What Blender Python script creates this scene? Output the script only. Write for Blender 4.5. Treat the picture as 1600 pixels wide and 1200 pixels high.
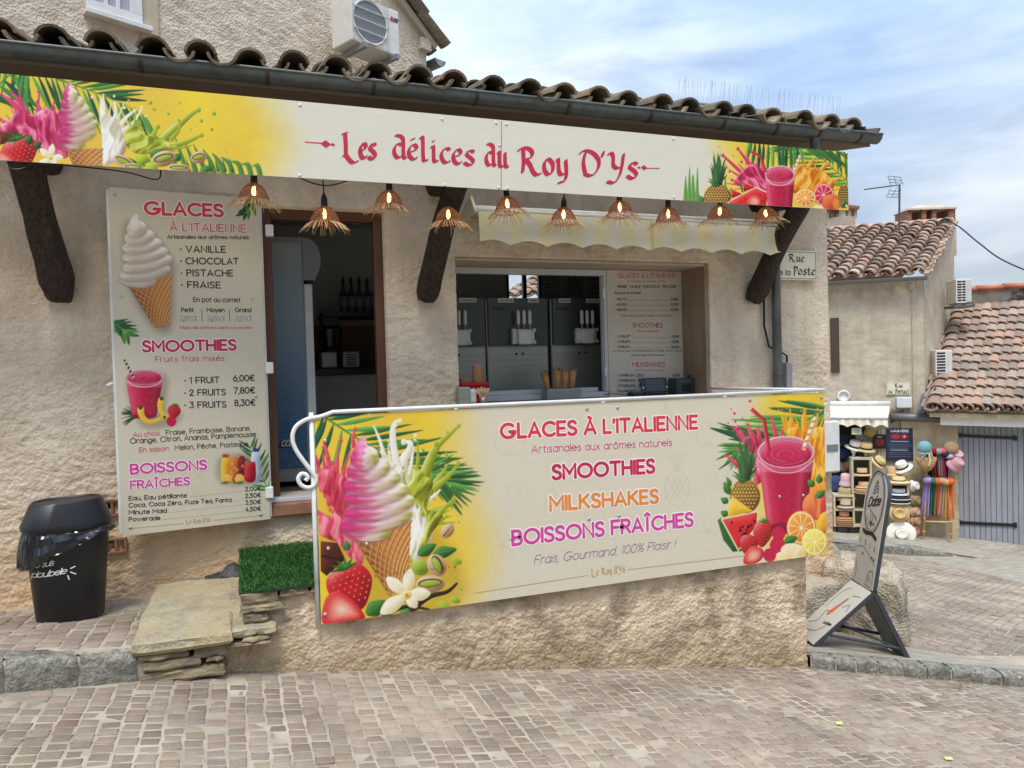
import bpy, math, random
import numpy as np
from mathutils import Vector, Matrix
for o in list(bpy.data.objects): bpy.data.objects.remove(o)
SC = bpy.context.scene
COL = SC.collection
rad = math.radians
# ------------------------------------------------------------------ camera
EYE = 1.6
YAW, PITCH, ROLL, FPX = rad(19.94), rad(-1.231), rad(-1.591), 1160.0
def _axes():
    f = np.array([math.sin(YAW)*math.cos(PITCH), math.cos(YAW)*math.cos(PITCH), math.sin(PITCH)])
    r = np.array([math.cos(YAW), -math.sin(YAW), 0.0]); u = np.cross(r, f)
    return r*math.cos(ROLL)+u*math.sin(ROLL), -r*math.sin(ROLL)+u*math.cos(ROLL), f
CR, CU, CF = _axes()
cam = bpy.data.cameras.new('camera'); camo = bpy.data.objects.new('camera', cam); COL.objects.link(camo)
cam.sensor_width = 36; cam.lens = FPX/1600*36; cam.clip_end = 500; cam.clip_start = 0.05
camo.matrix_world = Matrix(((CR[0], CU[0], -CF[0], 0), (CR[1], CU[1], -CF[1], 0), (CR[2], CU[2], -CF[2], EYE), (0, 0, 0, 1)))
SC.camera = camo
# ------------------------------------------------------------------ sky, sun, exposure
SUN_EL, SUN_AZ = rad(64), rad(-155)          # azimuth from +Y towards +X: behind the viewer, to the left
w = bpy.data.worlds.new('World'); SC.world = w; w.use_nodes = True
nt = w.node_tree; nt.nodes.clear()
def N(nt, t, **k):
    n = nt.nodes.new(t)
    for a, v in k.items():
        if a == 'ins':
            for kk, vv in v.items(): n.inputs[kk].default_value = vv
        else: setattr(n, a, v)
    return n
def ramp(nt, stops, interp='LINEAR'):
    n = nt.nodes.new('ShaderNodeValToRGB'); n.color_ramp.interpolation = interp
    e = n.color_ramp.elements
    while len(e) < len(stops): e.new(0.5)
    for q, (p, c) in zip(e, stops):
        q.position = p; q.color = (*c, 1) if len(c) == 3 else c
    return n
sky = N(nt, 'ShaderNodeTexSky', sky_type='NISHITA', sun_disc=False, sun_elevation=SUN_EL, sun_rotation=SUN_AZ)
sky.air_density = 1.0; sky.dust_density = 1.5
tc = N(nt, 'ShaderNodeTexCoord')
mp = N(nt, 'ShaderNodeMapping'); mp.inputs['Scale'].default_value = (1.6, 1.6, 5.5); mp.inputs['Rotation'].default_value = (rad(14), rad(-10), rad(35))
n1 = N(nt, 'ShaderNodeTexNoise', ins={'Scale': 1.9, 'Detail': 9, 'Roughness': .56, 'Distortion': .5})
n2 = N(nt, 'ShaderNodeTexNoise', ins={'Scale': 1.1, 'Detail': 5, 'Roughness': .55})
cov = ramp(nt, [(.34, (.40,)*3), (.58, (1,)*3)])
shd = ramp(nt, [(.38, (3.6, 5.0, 7.4)), (.54, (5.8, 6.8, 8.2)), (.72, (8.8, 9.2, 9.6))])
mx = N(nt, 'ShaderNodeMix', data_type='RGBA')
bg = N(nt, 'ShaderNodeBackground', ins={'Strength': 0.125}); wo = N(nt, 'ShaderNodeOutputWorld')
L = nt.links.new
L(tc.outputs['Generated'], mp.inputs['Vector']); L(mp.outputs[0], n1.inputs['Vector']); L(mp.outputs[0], n2.inputs['Vector'])
L(n1.outputs[0], cov.inputs[0]); L(n2.outputs[0], shd.inputs[0])
L(cov.outputs[0], mx.inputs['Factor']); L(sky.outputs[0], mx.inputs['A']); L(shd.outputs[0], mx.inputs['B'])
vm = N(nt, 'ShaderNodeVectorMath', operation='DOT_PRODUCT'); vm.inputs[1].default_value = (math.sin(SUN_AZ)*math.cos(SUN_EL), math.cos(SUN_AZ)*math.cos(SUN_EL), math.sin(SUN_EL))
gl = N(nt, 'ShaderNodeMapRange'); gl.inputs['From Min'].default_value = -.3; gl.inputs['From Max'].default_value = 1; gl.inputs['To Min'].default_value = .46; gl.inputs['To Max'].default_value = 1.55
sc_m = N(nt, 'ShaderNodeVectorMath', operation='SCALE')      # thin overcast, brighter round the veiled sun
L(tc.outputs['Generated'], vm.inputs[0]); L(vm.outputs['Value'], gl.inputs['Value']); L(mx.outputs['Result'], sc_m.inputs[0]); L(gl.outputs[0], sc_m.inputs['Scale'])
# low sky behind the viewer is darkened, standing in for unmodelled houses: only the higher sky reaches the shop front from that side
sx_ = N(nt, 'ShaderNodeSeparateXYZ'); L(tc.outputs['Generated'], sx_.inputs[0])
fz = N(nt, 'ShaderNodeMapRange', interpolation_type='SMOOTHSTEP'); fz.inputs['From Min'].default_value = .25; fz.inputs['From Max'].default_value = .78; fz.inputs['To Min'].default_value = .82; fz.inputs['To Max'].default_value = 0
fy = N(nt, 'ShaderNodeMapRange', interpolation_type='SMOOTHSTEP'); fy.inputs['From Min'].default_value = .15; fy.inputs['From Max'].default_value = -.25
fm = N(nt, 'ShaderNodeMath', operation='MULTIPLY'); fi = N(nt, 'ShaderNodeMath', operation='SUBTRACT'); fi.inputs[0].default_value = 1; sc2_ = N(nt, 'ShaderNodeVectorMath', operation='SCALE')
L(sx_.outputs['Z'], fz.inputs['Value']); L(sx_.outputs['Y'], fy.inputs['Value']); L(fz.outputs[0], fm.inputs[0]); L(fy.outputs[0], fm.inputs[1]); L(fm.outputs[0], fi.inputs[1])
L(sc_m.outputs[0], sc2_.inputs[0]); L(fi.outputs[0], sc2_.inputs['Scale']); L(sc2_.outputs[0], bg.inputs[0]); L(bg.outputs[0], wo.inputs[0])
sl = bpy.data.lights.new('sun', 'SUN'); so = bpy.data.objects.new('sun', sl); COL.objects.link(so)
sl.energy = 1.5; sl.angle = rad(16); sl.color = (1, .94, .84)
sdir = Vector((math.sin(SUN_AZ)*math.cos(SUN_EL), math.cos(SUN_AZ)*math.cos(SUN_EL), math.sin(SUN_EL)))
so.rotation_euler = sdir.to_track_quat('Z', 'Y').to_euler(); so.location = sdir*30
SC.view_settings.view_transform = 'Standard'; SC.view_settings.look = 'None'
SC.view_settings.exposure = 0.82; SC.view_settings.gamma = 1
SC.render.engine = 'CYCLES'; SC.cycles.use_denoising = True
SC.cycles.max_bounces = 8; SC.cycles.diffuse_bounces = 4
# ------------------------------------------------------------------ rays of the photograph
def ray(x, y):
    return CR*((x-800)/FPX) - CU*((y-600)/FPX) + CF
C0 = np.array([0, 0, EYE])
def atY(x, y, Y): d = ray(x, y); return C0 + d*(Y/d[1])
def atZ(x, y, Z): d = ray(x, y); return C0 + d*((Z-EYE)/d[2])
def atD(x, y, D): return C0 + ray(x, y)*D
def atP(x, y, p, n): d = ray(x, y); return C0 + d*(np.dot(np.asarray(p)-C0, n)/np.dot(d, n))
RA, RB, RC_ = .02, -.158, -.025               # the street: one tilted plane, z = RA + RB x + RC (y-4.17)
def road_z(x, y): return RA + RB*x + RC_*(y-4.17)
RN = np.array([-RB, -RC_, 1.0])
def atRoad(x, y, dz=0): return atP(x, y, (0, 4.17, RA+dz), RN)
# ------------------------------------------------------------------ noise
def _h(ix, iy, s):
    h = (ix.astype(np.int64)*374761393 + iy.astype(np.int64)*668265263 + s*1274126177) & 0xffffffff
    h = ((h ^ (h >> 13))*1274126177) & 0xffffffff
    return ((h ^ (h >> 16)) & 0xffff)/65535.0
def vn(x, y, s=0):
    x = np.asarray(x, float); y = np.asarray(y, float)
    ix = np.floor(x); iy = np.floor(y); fx = x-ix; fy = y-iy
    fx = fx*fx*(3-2*fx); fy = fy*fy*(3-2*fy)
    a = _h(ix, iy, s); b = _h(ix+1, iy, s); c = _h(ix, iy+1, s); d = _h(ix+1, iy+1, s)
    return (a*(1-fx)+b*fx)*(1-fy)+(c*(1-fx)+d*fx)*fy
def fbm(x, y, s=0, o=4, g=.5):
    t = 0; a = 1; n = 0
    for i in range(o): t = t+a*vn(x*2**i+i*17.3, y*2**i-i*9.1, s+i); n += a; a *= g
    return t/n
# ------------------------------------------------------------------ objects
def wloc(o):
    v = np.zeros(3)
    while o is not None: v = v+np.array(o.location); o = o.parent
    return v
def tag(o, label=None, cat=None, group=None, kind=None):
    if label: o['label'] = label
    if cat: o['category'] = cat
    if group: o['group'] = group
    if kind: o['kind'] = kind
    return o
def thing(name, loc, label, cat, group=None):
    o = bpy.data.objects.new(name, None); COL.objects.link(o); o.location = loc; o.empty_display_size = .1
    return tag(o, label, cat, group)
def link(name, V, F, mats, parent=None, smooth=False, mi=None, loc=None, colors=None):
    V = np.asarray(V, float).reshape(-1, 3)
    if parent is not None: V = V-wloc(parent); loc = (0, 0, 0)
    else:
        if loc is None: loc = np.array([(V[:, 0].min()+V[:, 0].max())/2, (V[:, 1].min()+V[:, 1].max())/2, V[:, 2].min()])
        V = V-np.asarray(loc)
    me = bpy.data.meshes.new(name)
    if isinstance(F, np.ndarray):
        n, k = F.shape
        me.vertices.add(len(V)); me.vertices.foreach_set('co', V.astype(np.float32).ravel())
        me.loops.add(n*k); me.loops.foreach_set('vertex_index', F.astype(np.int32).ravel())
        me.polygons.add(n); me.polygons.foreach_set('loop_start', np.arange(0, n*k, k, dtype=np.int32))
        try: me.polygons.foreach_set('loop_total', np.full(n, k, dtype=np.int32))
        except Exception: pass
        me.update(calc_edges=True)
    else:
        me.from_pydata(V.tolist(), [], [list(map(int, f)) for f in F])
    for m in (mats if isinstance(mats, (list, tuple)) else [mats]): me.materials.append(m)
    if mi is not None: me.polygons.foreach_set('material_index', np.asarray(mi, dtype=np.int32))
    if smooth: me.polygons.foreach_set('use_smooth', np.ones(len(me.polygons), dtype=bool))
    if colors is not None:
        at = me.color_attributes.new('Col', 'FLOAT_COLOR', 'POINT')
        c = np.ones((len(V), 4), np.float32); c[:, :3] = colors
        at.data.foreach_set('color', c.ravel())
    me.update()
    o = bpy.data.objects.new(name, me); COL.objects.link(o); o.location = loc
    if parent is not None: o.parent = parent
    return o
def bevel(o, w=.004, seg=2):
    m = o.modifiers.new('bevel', 'BEVEL'); m.width = w; m.segments = seg; m.limit_method = 'ANGLE'; m.angle_limit = rad(40)
    return o
def dup(root, loc, rot=(0, 0, 0), scale=(1, 1, 1), label=None, group=None, swap=None):
    r = root.copy(); COL.objects.link(r); r.location = loc; r.rotation_euler = rot; r.scale = scale
    if label: r['label'] = label
    if group: r['group'] = group
    for ch in list(root.children):
        c = ch.copy(); COL.objects.link(c); c.parent = r
        for g in list(ch.children):
            d = g.copy(); COL.objects.link(d); d.parent = c
    return r
def unit(v): v = np.asarray(v, float); return v/np.linalg.norm(v)
class MB:
    def __init__(s): s.v = []; s.f = []; s.m = []; s.n = 0
    def add(s, V, F, m=0):
        V = np.asarray(V, float).reshape(-1, 3); s.v.append(V)
        for f in F: s.f.append([int(i)+s.n for i in f]); s.m.append(m)
        s.n += len(V); return s
    def box(s, c, size, ax=None, m=0):
        ax = np.eye(3) if ax is None else np.asarray(ax, float)
        h = np.asarray(size, float)/2
        V = [np.asarray(c)+ax[0]*h[0]*i+ax[1]*h[1]*j+ax[2]*h[2]*k for k in (-1, 1) for j in (-1, 1) for i in (-1, 1)]
        return s.add(V, [(0, 2, 3, 1), (4, 5, 7, 6), (0, 1, 5, 4), (2, 6, 7, 3), (0, 4, 6, 2), (1, 3, 7, 5)], m)
    def bx(s, x0, x1, y0, y1, z0, z1, m=0):
        return s.box(((x0+x1)/2, (y0+y1)/2, (z0+z1)/2), (x1-x0, y1-y0, z1-z0), None, m)
    def tube(s, P, r, n=8, m=0, caps=True, closed=False):
        P = [np.asarray(p, float) for p in P]; k = len(P)
        R = r if hasattr(r, '__len__') else [r]*k
        V = []; up = None
        for i in range(k):
            if closed: t = unit(P[(i+1) % k]-P[i-1])
            else: t = unit(P[min(i+1, k-1)]-P[max(i-1, 0)])
            if up is None:
                up = np.array([0, 0, 1.]) if abs(t[2]) < .9 else np.array([1., 0, 0])
            a = np.cross(t, up); a = unit(a); up = np.cross(a, t)
            for j in range(n):
                q = 2*math.pi*j/n; V.append(P[i]+R[i]*(a*math.cos(q)+up*math.sin(q)))
        F = []
        for i in range(k if closed else k-1):
            i2 = (i+1) % k
            for j in range(n): F.append((i*n+j, i*n+(j+1) % n, i2*n+(j+1) % n, i2*n+j))
        if caps and not closed: F += [tuple(range(n))[::-1], tuple(range((k-1)*n, k*n))]
        return s.add(V, F, m)
    def cyl(s, a, b, r, n=12, m=0, r2=None): return s.tube([a, b], [r, r if r2 is None else r2], n, m)
    def lathe(s, c, prof, n=20, m=0, ax=None, sx=1, sy=1):
        ax = np.eye(3) if ax is None else np.asarray(ax, float)
        V = []
        for r, z in prof:
            for j in range(n):
                q = 2*math.pi*j/n; V.append(np.asarray(c)+ax[0]*r*sx*math.cos(q)+ax[1]*r*sy*math.sin(q)+ax[2]*z)
        F = []
        for i in range(len(prof)-1):
            for j in range(n): F.append((i*n+j, i*n+(j+1) % n, (i+1)*n+(j+1) % n, (i+1)*n+j))
        F.append(tuple(range(n))[::-1]); k = len(prof)-1; F.append(tuple(range(k*n, k*n+n)))
        return s.add(V, F, m)
    def prism(s, poly, O, U, W, D, d, m=0):
        """polygon (u,w) in frame O,U,W pushed along D by d"""
        O = np.asarray(O, float); U, W, D = map(lambda q: np.asarray(q, float), (U, W, D)); k = len(poly)
        V = [O+U*a+W*b for a, b in poly]+[O+U*a+W*b+D*d for a, b in poly]
        F = [tuple(range(k))[::-1], tuple(range(k, 2*k))]+[(i, (i+1) % k, k+(i+1) % k, k+i) for i in range(k)]
        return s.add(V, F, m)
    def loft(s, rings, m=0, caps=True):
        n = len(rings[0]); V = [p for r in rings for p in r]; F = []
        for i in range(len(rings)-1):
            for j in range(n): F.append((i*n+j, i*n+(j+1) % n, (i+1)*n+(j+1) % n, (i+1)*n+j))
        if caps: F += [tuple(range(n))[::-1], tuple(range((len(rings)-1)*n, len(rings)*n))]
        return s.add(V, F, m)
    def sheet(s, G, m=0):
        G = np.asarray(G, float); a, b = G.shape[:2]
        F = [(i*b+j, i*b+j+1, (i+1)*b+j+1, (i+1)*b+j) for i in range(a-1) for j in range(b-1)]
        return s.add(G.reshape(-1, 3), F, m)
    def build(s, name, mats, parent=None, smooth=False, bev=0, **k):
        o = link(name, np.concatenate(s.v), s.f, mats, parent, smooth, s.m, **k)
        if bev: bevel(o, bev)
        if smooth == 2: pass
        return o
def autosmooth(o, a=40):
    me = o.data; me.polygons.foreach_set('use_smooth', np.ones(len(me.polygons), dtype=bool))
    try: me.set_sharp_from_angle(angle=rad(a))
    except Exception: pass
    return o
# ------------------------------------------------------------------ materials
def srgb(*c):
    c = np.asarray(c, float)
    return tuple(np.where(c <= .04045, c/12.92, ((c+.055)/1.055)**2.4))
def s255(r, g, b): return srgb(r/255, g/255, b/255)
def mat(name, c, rough=.6, metal=0, c2=None, sc=6, spec=.5, bump=0, bsc=60, bdist=.01, c3=None, sc3=1.2, th=(.4, .6), coat=0, detail=5, vec=None, bvor=0, speck=0):
    m = bpy.data.materials.new(name); m.use_nodes = True; t = m.node_tree; b = t.nodes['Principled BSDF']
    b.inputs['Base Color'].default_value = (*c, 1); b.inputs['Roughness'].default_value = rough; b.inputs['Metallic'].default_value = metal
    b.inputs['Specular IOR Level'].default_value = spec; b.inputs['Coat Weight'].default_value = coat
    tcn = N(t, 'ShaderNodeTexCoord'); src = tcn.outputs['Object']
    if vec:
        mpn = N(t, 'ShaderNodeMapping'); mpn.inputs['Scale'].default_value = vec; t.links.new(src, mpn.inputs[0]); src = mpn.outputs[0]
    if c2 is None: c2 = tuple(min(1, x*.86) for x in c)
    nz = N(t, 'ShaderNodeTexNoise', ins={'Scale': sc, 'Detail': detail, 'Roughness': .6}); t.links.new(src, nz.inputs['Vector'])
    rp = ramp(t, [(.32, c2), (.68, c)]); t.links.new(nz.outputs[0], rp.inputs[0]); out = rp.outputs[0]
    if c3 is not None:
        n3 = N(t, 'ShaderNodeTexNoise', ins={'Scale': sc3, 'Detail': 6, 'Roughness': .65}); t.links.new(src, n3.inputs['Vector'])
        r3 = ramp(t, [(th[0], (0,)*3), (th[1], (1,)*3)]); t.links.new(n3.outputs[0], r3.inputs[0])
        m3 = N(t, 'ShaderNodeMix', data_type='RGBA'); m3.inputs['B'].default_value = (*c3, 1)
        t.links.new(r3.outputs[0], m3.inputs['Factor']); t.links.new(out, m3.inputs['A']); out = m3.outputs['Result']
    if speck:
        n4 = N(t, 'ShaderNodeTexNoise', ins={'Scale': 120, 'Detail': 3, 'Roughness': .7}); t.links.new(src, n4.inputs['Vector'])
        r4 = ramp(t, [(.34, (1-speck,)*3), (.62, (1+speck*.35,)*3)]); t.links.new(n4.outputs[0], r4.inputs[0])
        m4 = N(t, 'ShaderNodeMix', data_type='RGBA', blend_type='MULTIPLY'); m4.inputs['Factor'].default_value = 1
        t.links.new(out, m4.inputs['A']); t.links.new(r4.outputs[0], m4.inputs['B']); out = m4.outputs['Result']
    t.links.new(out, b.inputs['Base Color'])
    if bump:
        nb = N(t, 'ShaderNodeTexNoise', ins={'Scale': bsc, 'Detail': 4, 'Roughness': .65}); t.links.new(src, nb.inputs['Vector']); h = nb.outputs[0]
        if bvor:
            vo = N(t, 'ShaderNodeTexVoronoi', ins={'Scale': bvor}); t.links.new(src, vo.inputs['Vector'])
            ad = N(t, 'ShaderNodeMath', operation='ADD'); t.links.new(h, ad.inputs[0]); t.links.new(vo.outputs['Distance'], ad.inputs[1]); h = ad.outputs[0]
        bp = N(t, 'ShaderNodeBump', ins={'Strength': bump, 'Distance': bdist}); t.links.new(h, bp.inputs['Height']); t.links.new(bp.outputs[0], b.inputs['Normal'])
    return m
def mat_col(name, rough=.5, spec=.4, bump=0, bsc=80, bdist=.005, noise=0, nsc=200, coat=0, stain=0):
    """colour from the mesh's own colour attribute (prints, paving stones, tiles)"""
    m = bpy.data.materials.new(name); m.use_nodes = True; t = m.node_tree; b = t.nodes['Principled BSDF']
    a = N(t, 'ShaderNodeVertexColor', layer_name='Col'); out = a.outputs[0]
    b.inputs['Roughness'].default_value = rough; b.inputs['Specular IOR Level'].default_value = spec; b.inputs['Coat Weight'].default_value = coat
    tcn = N(t, 'ShaderNodeTexCoord')
    if noise:
        nz = N(t, 'ShaderNodeTexNoise', ins={'Scale': nsc, 'Detail': 4, 'Roughness': .7}); t.links.new(tcn.outputs['Object'], nz.inputs[0])
        rp = ramp(t, [(.3, (1-noise,)*3), (.7, (1+noise*.4,)*3)]); t.links.new(nz.outputs[0], rp.inputs[0])
        mm = N(t, 'ShaderNodeMix', data_type='RGBA', blend_type='MULTIPLY'); mm.inputs['Factor'].default_value = 1
        t.links.new(out, mm.inputs['A']); t.links.new(rp.outputs[0], mm.inputs['B']); out = mm.outputs['Result']
    if stain:
        nz = N(t, 'ShaderNodeTexNoise', ins={'Scale': 1.5, 'Detail': 7, 'Roughness': .66}); t.links.new(tcn.outputs['Object'], nz.inputs[0])
        rp = ramp(t, [(.38, (1-stain, 1-stain*1.05, 1-stain*1.12)), (.62, (1.04,)*3)]); t.links.new(nz.outputs[0], rp.inputs[0])
        mm = N(t, 'ShaderNodeMix', data_type='RGBA', blend_type='MULTIPLY'); mm.inputs['Factor'].default_value = 1
        t.links.new(out, mm.inputs['A']); t.links.new(rp.outputs[0], mm.inputs['B']); out = mm.outputs['Result']
    t.links.new(out, b.inputs['Base Color'])
    if bump:
        nb = N(t, 'ShaderNodeTexNoise', ins={'Scale': bsc, 'Detail': 4, 'Roughness': .65}); t.links.new(tcn.outputs['Object'], nb.inputs['Vector'])
        bp = N(t, 'ShaderNodeBump', ins={'Strength': bump, 'Distance': bdist}); t.links.new(nb.outputs[0], bp.inputs['Height']); t.links.new(bp.outputs[0], b.inputs['Normal'])
    return m
def emit(name, c, s):
    m = bpy.data.materials.new(name); m.use_nodes = True; b = m.node_tree.nodes['Principled BSDF']
    b.inputs['Base Color'].default_value = (*c, 1); b.inputs['Emission Color'].default_value = (*c, 1); b.inputs['Emission Strength'].default_value = s
    return m
_pl = {}
def plain(r, g, b, rough=.55, metal=0):
    k = (r, g, b, rough, metal)
    if k not in _pl: _pl[k] = mat('paint', s255(r, g, b), rough, metal, sc=9)
    return _pl[k]
# ------------------------------------------------------------------ lettering made of pen strokes
SANS = {
'A': '0,0 .38,1 .76,0|.12,.3 .64,.3', 'B': '.3,.52 0,.52 0,1 .3,1 A.3,.76,.25,.24,90,-90 .34,.52 A.34,.26,.27,.26,90,-90 0,0 0,.52',
'C': 'A.48,.5,.48,.5,48,312', 'D': '0,0 0,1 .27,1 A.27,.5,.5,.5,90,-90 0,0', 'E': '.54,1 0,1 0,0 .54,0|0,.51 .46,.51', 'F': '.54,1 0,1 0,0|0,.5 .45,.5',
'G': 'A.48,.5,.48,.5,48,345 .94,.44 .56,.44', 'H': '0,0 0,1|.68,0 .68,1|0,.5 .68,.5', 'I': '0,0 0,1', 'J': '.4,1 .4,.22 A.2,.22,.2,.22,0,-170',
'K': '0,0 0,1|.6,1 0,.4|.2,.6 .64,0', 'L': '0,1 0,0 .5,0', 'M': '0,0 0,1 .43,.35 .86,1 .86,0', 'N': '0,0 0,1 .7,0 .7,1', 'O': 'A.5,.5,.5,.5,0,360',
'P': '0,0 0,1 .3,1 A.3,.73,.28,.27,90,-90 0,.46', 'Q': 'A.5,.5,.5,.5,0,360|.6,.25 .95,-.06', 'R': '0,0 0,1 .3,1 A.3,.74,.28,.26,90,-90 0,.48|.32,.48 .6,0',
'S': '~.54,.86 .44,.98 .28,1 .1,.94 .04,.76 .13,.6 .3,.52 .48,.43 .57,.26 .5,.07 .3,0 .12,.03 .02,.14', 'T': '0,1 .7,1|.35,1 .35,0', 'U': '0,1 0,.32 A.33,.32,.33,.32,180,360 .66,1',
'V': '0,1 .38,0 .76,1', 'W': '0,1 .28,0 .55,.8 .82,0 1.1,1', 'X': '0,1 .64,0|.64,1 0,0', 'Y': '0,1 .34,.48 .68,1|.34,.48 .34,0', 'Z': '0,1 .6,1 0,0 .62,0',
'a': 'A.29,.35,.29,.35,0,360|.58,.7 .58,0', 'b': '0,1.02 0,0|A.29,.35,.29,.35,0,360', 'c': 'A.31,.35,.31,.35,48,312', 'd': 'A.29,.35,.29,.35,0,360|.58,1.02 .58,0',
'e': '.02,.37 .6,.37 A.31,.35,.3,.35,5,318', 'f': 'A.3,.8,.16,.22,70,180 .14,0|0,.66 .33,.66', 'g': 'A.29,.35,.29,.35,0,360|.58,.7 .58,0 A.29,-.02,.29,.27,0,-150',
'h': '0,1.02 0,0|A.26,.44,.26,.26,180,0 .52,0', 'i': '0,.7 0,0|0,.95 0,.96', 'j': '.12,.7 .12,-.1 A-.02,-.1,.14,.18,0,-90|.12,.95 .12,.96', 'k': '0,1.02 0,0|.43,.7 0,.26|.15,.41 .46,0',
'l': '0,1.02 0,0', 'm': '0,.7 0,0|A.22,.48,.22,.22,180,0 .44,0|A.66,.48,.22,.22,180,0 .88,0', 'n': '0,.7 0,0|A.26,.44,.26,.26,180,0 .52,0', 'o': 'A.31,.35,.31,.35,0,360',
'p': '0,.7 0,-.28|A.29,.35,.29,.35,0,360', 'q': 'A.29,.35,.29,.35,0,360|.58,.7 .58,-.28', 'r': '0,.7 0,0|A.24,.46,.24,.24,180,65', 's': '~.4,.58 .24,.7 .07,.62 .09,.45 .26,.36 .41,.24 .36,.06 .2,0 .01,.1',
't': '.15,.92 .15,.13 A.28,.13,.13,.13,180,280|0,.68 .34,.68', 'u': '0,.7 0,.26 A.26,.26,.26,.26,180,360 .52,.7|.52,.7 .52,0', 'v': '0,.7 .28,0 .56,.7', 'w': '0,.7 .22,0 .42,.6 .62,0 .84,.7',
'x': '0,.7 .48,0|.48,.7 0,0', 'y': '0,.7 .28,0|.56,.7 .18,-.28', 'z': '0,.7 .46,.7 0,0 .48,0',
'0': 'A.32,.5,.32,.5,0,360', '1': '0,.82 .2,1 .2,0', '2': '~.02,.76 .12,.94 .32,1 .52,.88 .5,.66 .3,.4 .02,0.01|.02,0 .58,0', '3': '.02,1 .52,1 .26,.62|A.26,.31,.28,.31,90,-150', '4': '.44,0 .44,1 0,.3 .6,.3',
'5': '.5,1 .08,1 .04,.56|~.04,.56 .25,.64 .5,.52 .54,.26 .4,.04 .18,0 0,.1', '6': '.4,1 .06,.5|A.3,.31,.29,.31,0,360', '7': '0,1 .54,1 .16,0', '8': 'A.28,.75,.23,.25,0,360|A.28,.26,.28,.26,0,360', '9': '.18,0 .54,.5|A.29,.69,.28,.31,0,360',
'.': '.03,0 .03,.01', ',': '.06,.02 0,-.14', "'": '.06,1 .02,.78', '!': '.03,1 .03,.3|.03,0 .03,.01', '%': '.1,0 .66,1|A.14,.8,.14,.2,0,360|A.62,.2,.14,.2,0,360', '€': 'A.46,.5,.38,.5,50,310|0,.6 .5,.6|0,.4 .46,.4',
'•': 'A.08,.45,.045,.045,0,360|.08,.45 .09,.45', '-': '0,.4 .3,.4', '·': '.03,.4 .03,.41', ':': '.03,0 .03,.01|.03,.6 .03,.61', '/': '0,0 .4,1'}
BLACK = {
'L': '.05,.97 .3,1.02|~.2,1 .22,.5 .2,.06|~.04,.04 .22,.06 .42,-.12 .66,-.22 .95,-.12', 'e': '~.43,.12 .3,.0 .12,.1 .06,.34 .16,.56 .32,.66 .43,.5 .28,.38 .1,.3', 's': '~.44,.6 .34,.67 .16,.6 .12,.46 .32,.32 .42,.18 .34,.04 .18,.0 .0,.1',
'd': '~.14,.98 .34,.96 .46,.8 .45,.15 .54,.0|~.44,.58 .22,.62 .07,.42 .06,.18 .22,.0 .44,.16', 'l': '~.0,.94 .13,1.0 .13,.1 .24,.0 .34,.07', 'i': '~.0,.6 .12,.66 .12,.1 .22,0 .32,.07|.08,.86 .16,.93',
'c': '~.44,.58 .32,.66 .14,.54 .06,.3 .14,.08 .28,0 .46,.11', 'u': '~.0,.6 .1,.66 .1,.12 .24,0 .43,.15|~.42,.66 .43,.1 .56,0', 'R': '~.2,1 .22,.5 .16,0|~-.02,.84 .14,.97 .4,1.0 .6,.86 .56,.64 .26,.52|~.32,.52 .5,.32 .62,.06 .8,-.06 .98,.03',
'o': '~.24,.66 .08,.5 .06,.2 .22,0 .42,.14 .44,.46 .24,.66', 'y': '~.0,.6 .1,.66 .12,.2 .24,.03 .44,.16|~.44,.66 .46,.1 .36,-.2 .08,-.3', 'D': '~-.02,.84 .2,1.0 .55,.94 .8,.66 .76,.3 .5,.0 .22,.02|~.24,.92 .14,.5 .22,.02',
'Y': '~-.04,.9 .1,1.0 .2,.86 .2,.5 .36,.38 .56,.46|~.66,1.0 .58,.5 .44,.05 .2,-.24 -.08,-.2', "'": '.1,1.02 .04,.8', 'P': '~.18,1 .2,.4 .14,-.16|~-.02,.84 .2,1 .5,.86 .5,.56 .2,.4', 't': '~.12,.9 .12,.12 .24,0 .36,.08|0,.62 .34,.64',
'a': '~.04,.56 .2,.66 .36,.56 .36,.12 .5,0|~.36,.36 .1,.3 .05,.14 .18,0 .36,.12', 'r': '~.0,.6 .1,.66 .12,.1 .22,0|~.12,.5 .3,.66 .44,.56'}
ACC = {'À': ('A', 'g', .38, 1.17), 'Î': ('I', 'c', 0, 1.2), 'é': ('e', 'a', .3, .84), 'è': ('e', 'g', .3, .84), 'ê': ('e', 'c', .3, .82), 'ô': ('o', 'c', .31, .82), 'È': ('E', 'g', .3, 1.12), 'à': ('a', 'g', .3, .84)}
def catmull(P, n=6, closed=False):
    P = np.asarray(P, float); k = len(P); out = []
    rng = range(k if closed else k-1)
    for i in rng:
        if closed: a, b, c, d = P[i-1], P[i], P[(i+1) % k], P[(i+2) % k]
        else: a, b, c, d = P[max(i-1, 0)], P[i], P[i+1], P[min(i+2, k-1)]
        for j in range(n):
            t = j/n; out.append(.5*((2*b)+(c-a)*t+(2*a-5*b+4*c-d)*t*t+(3*b-a-3*c+d)*t**3))
    if not closed: out.append(P[-1])
    return np.array(out)
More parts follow.
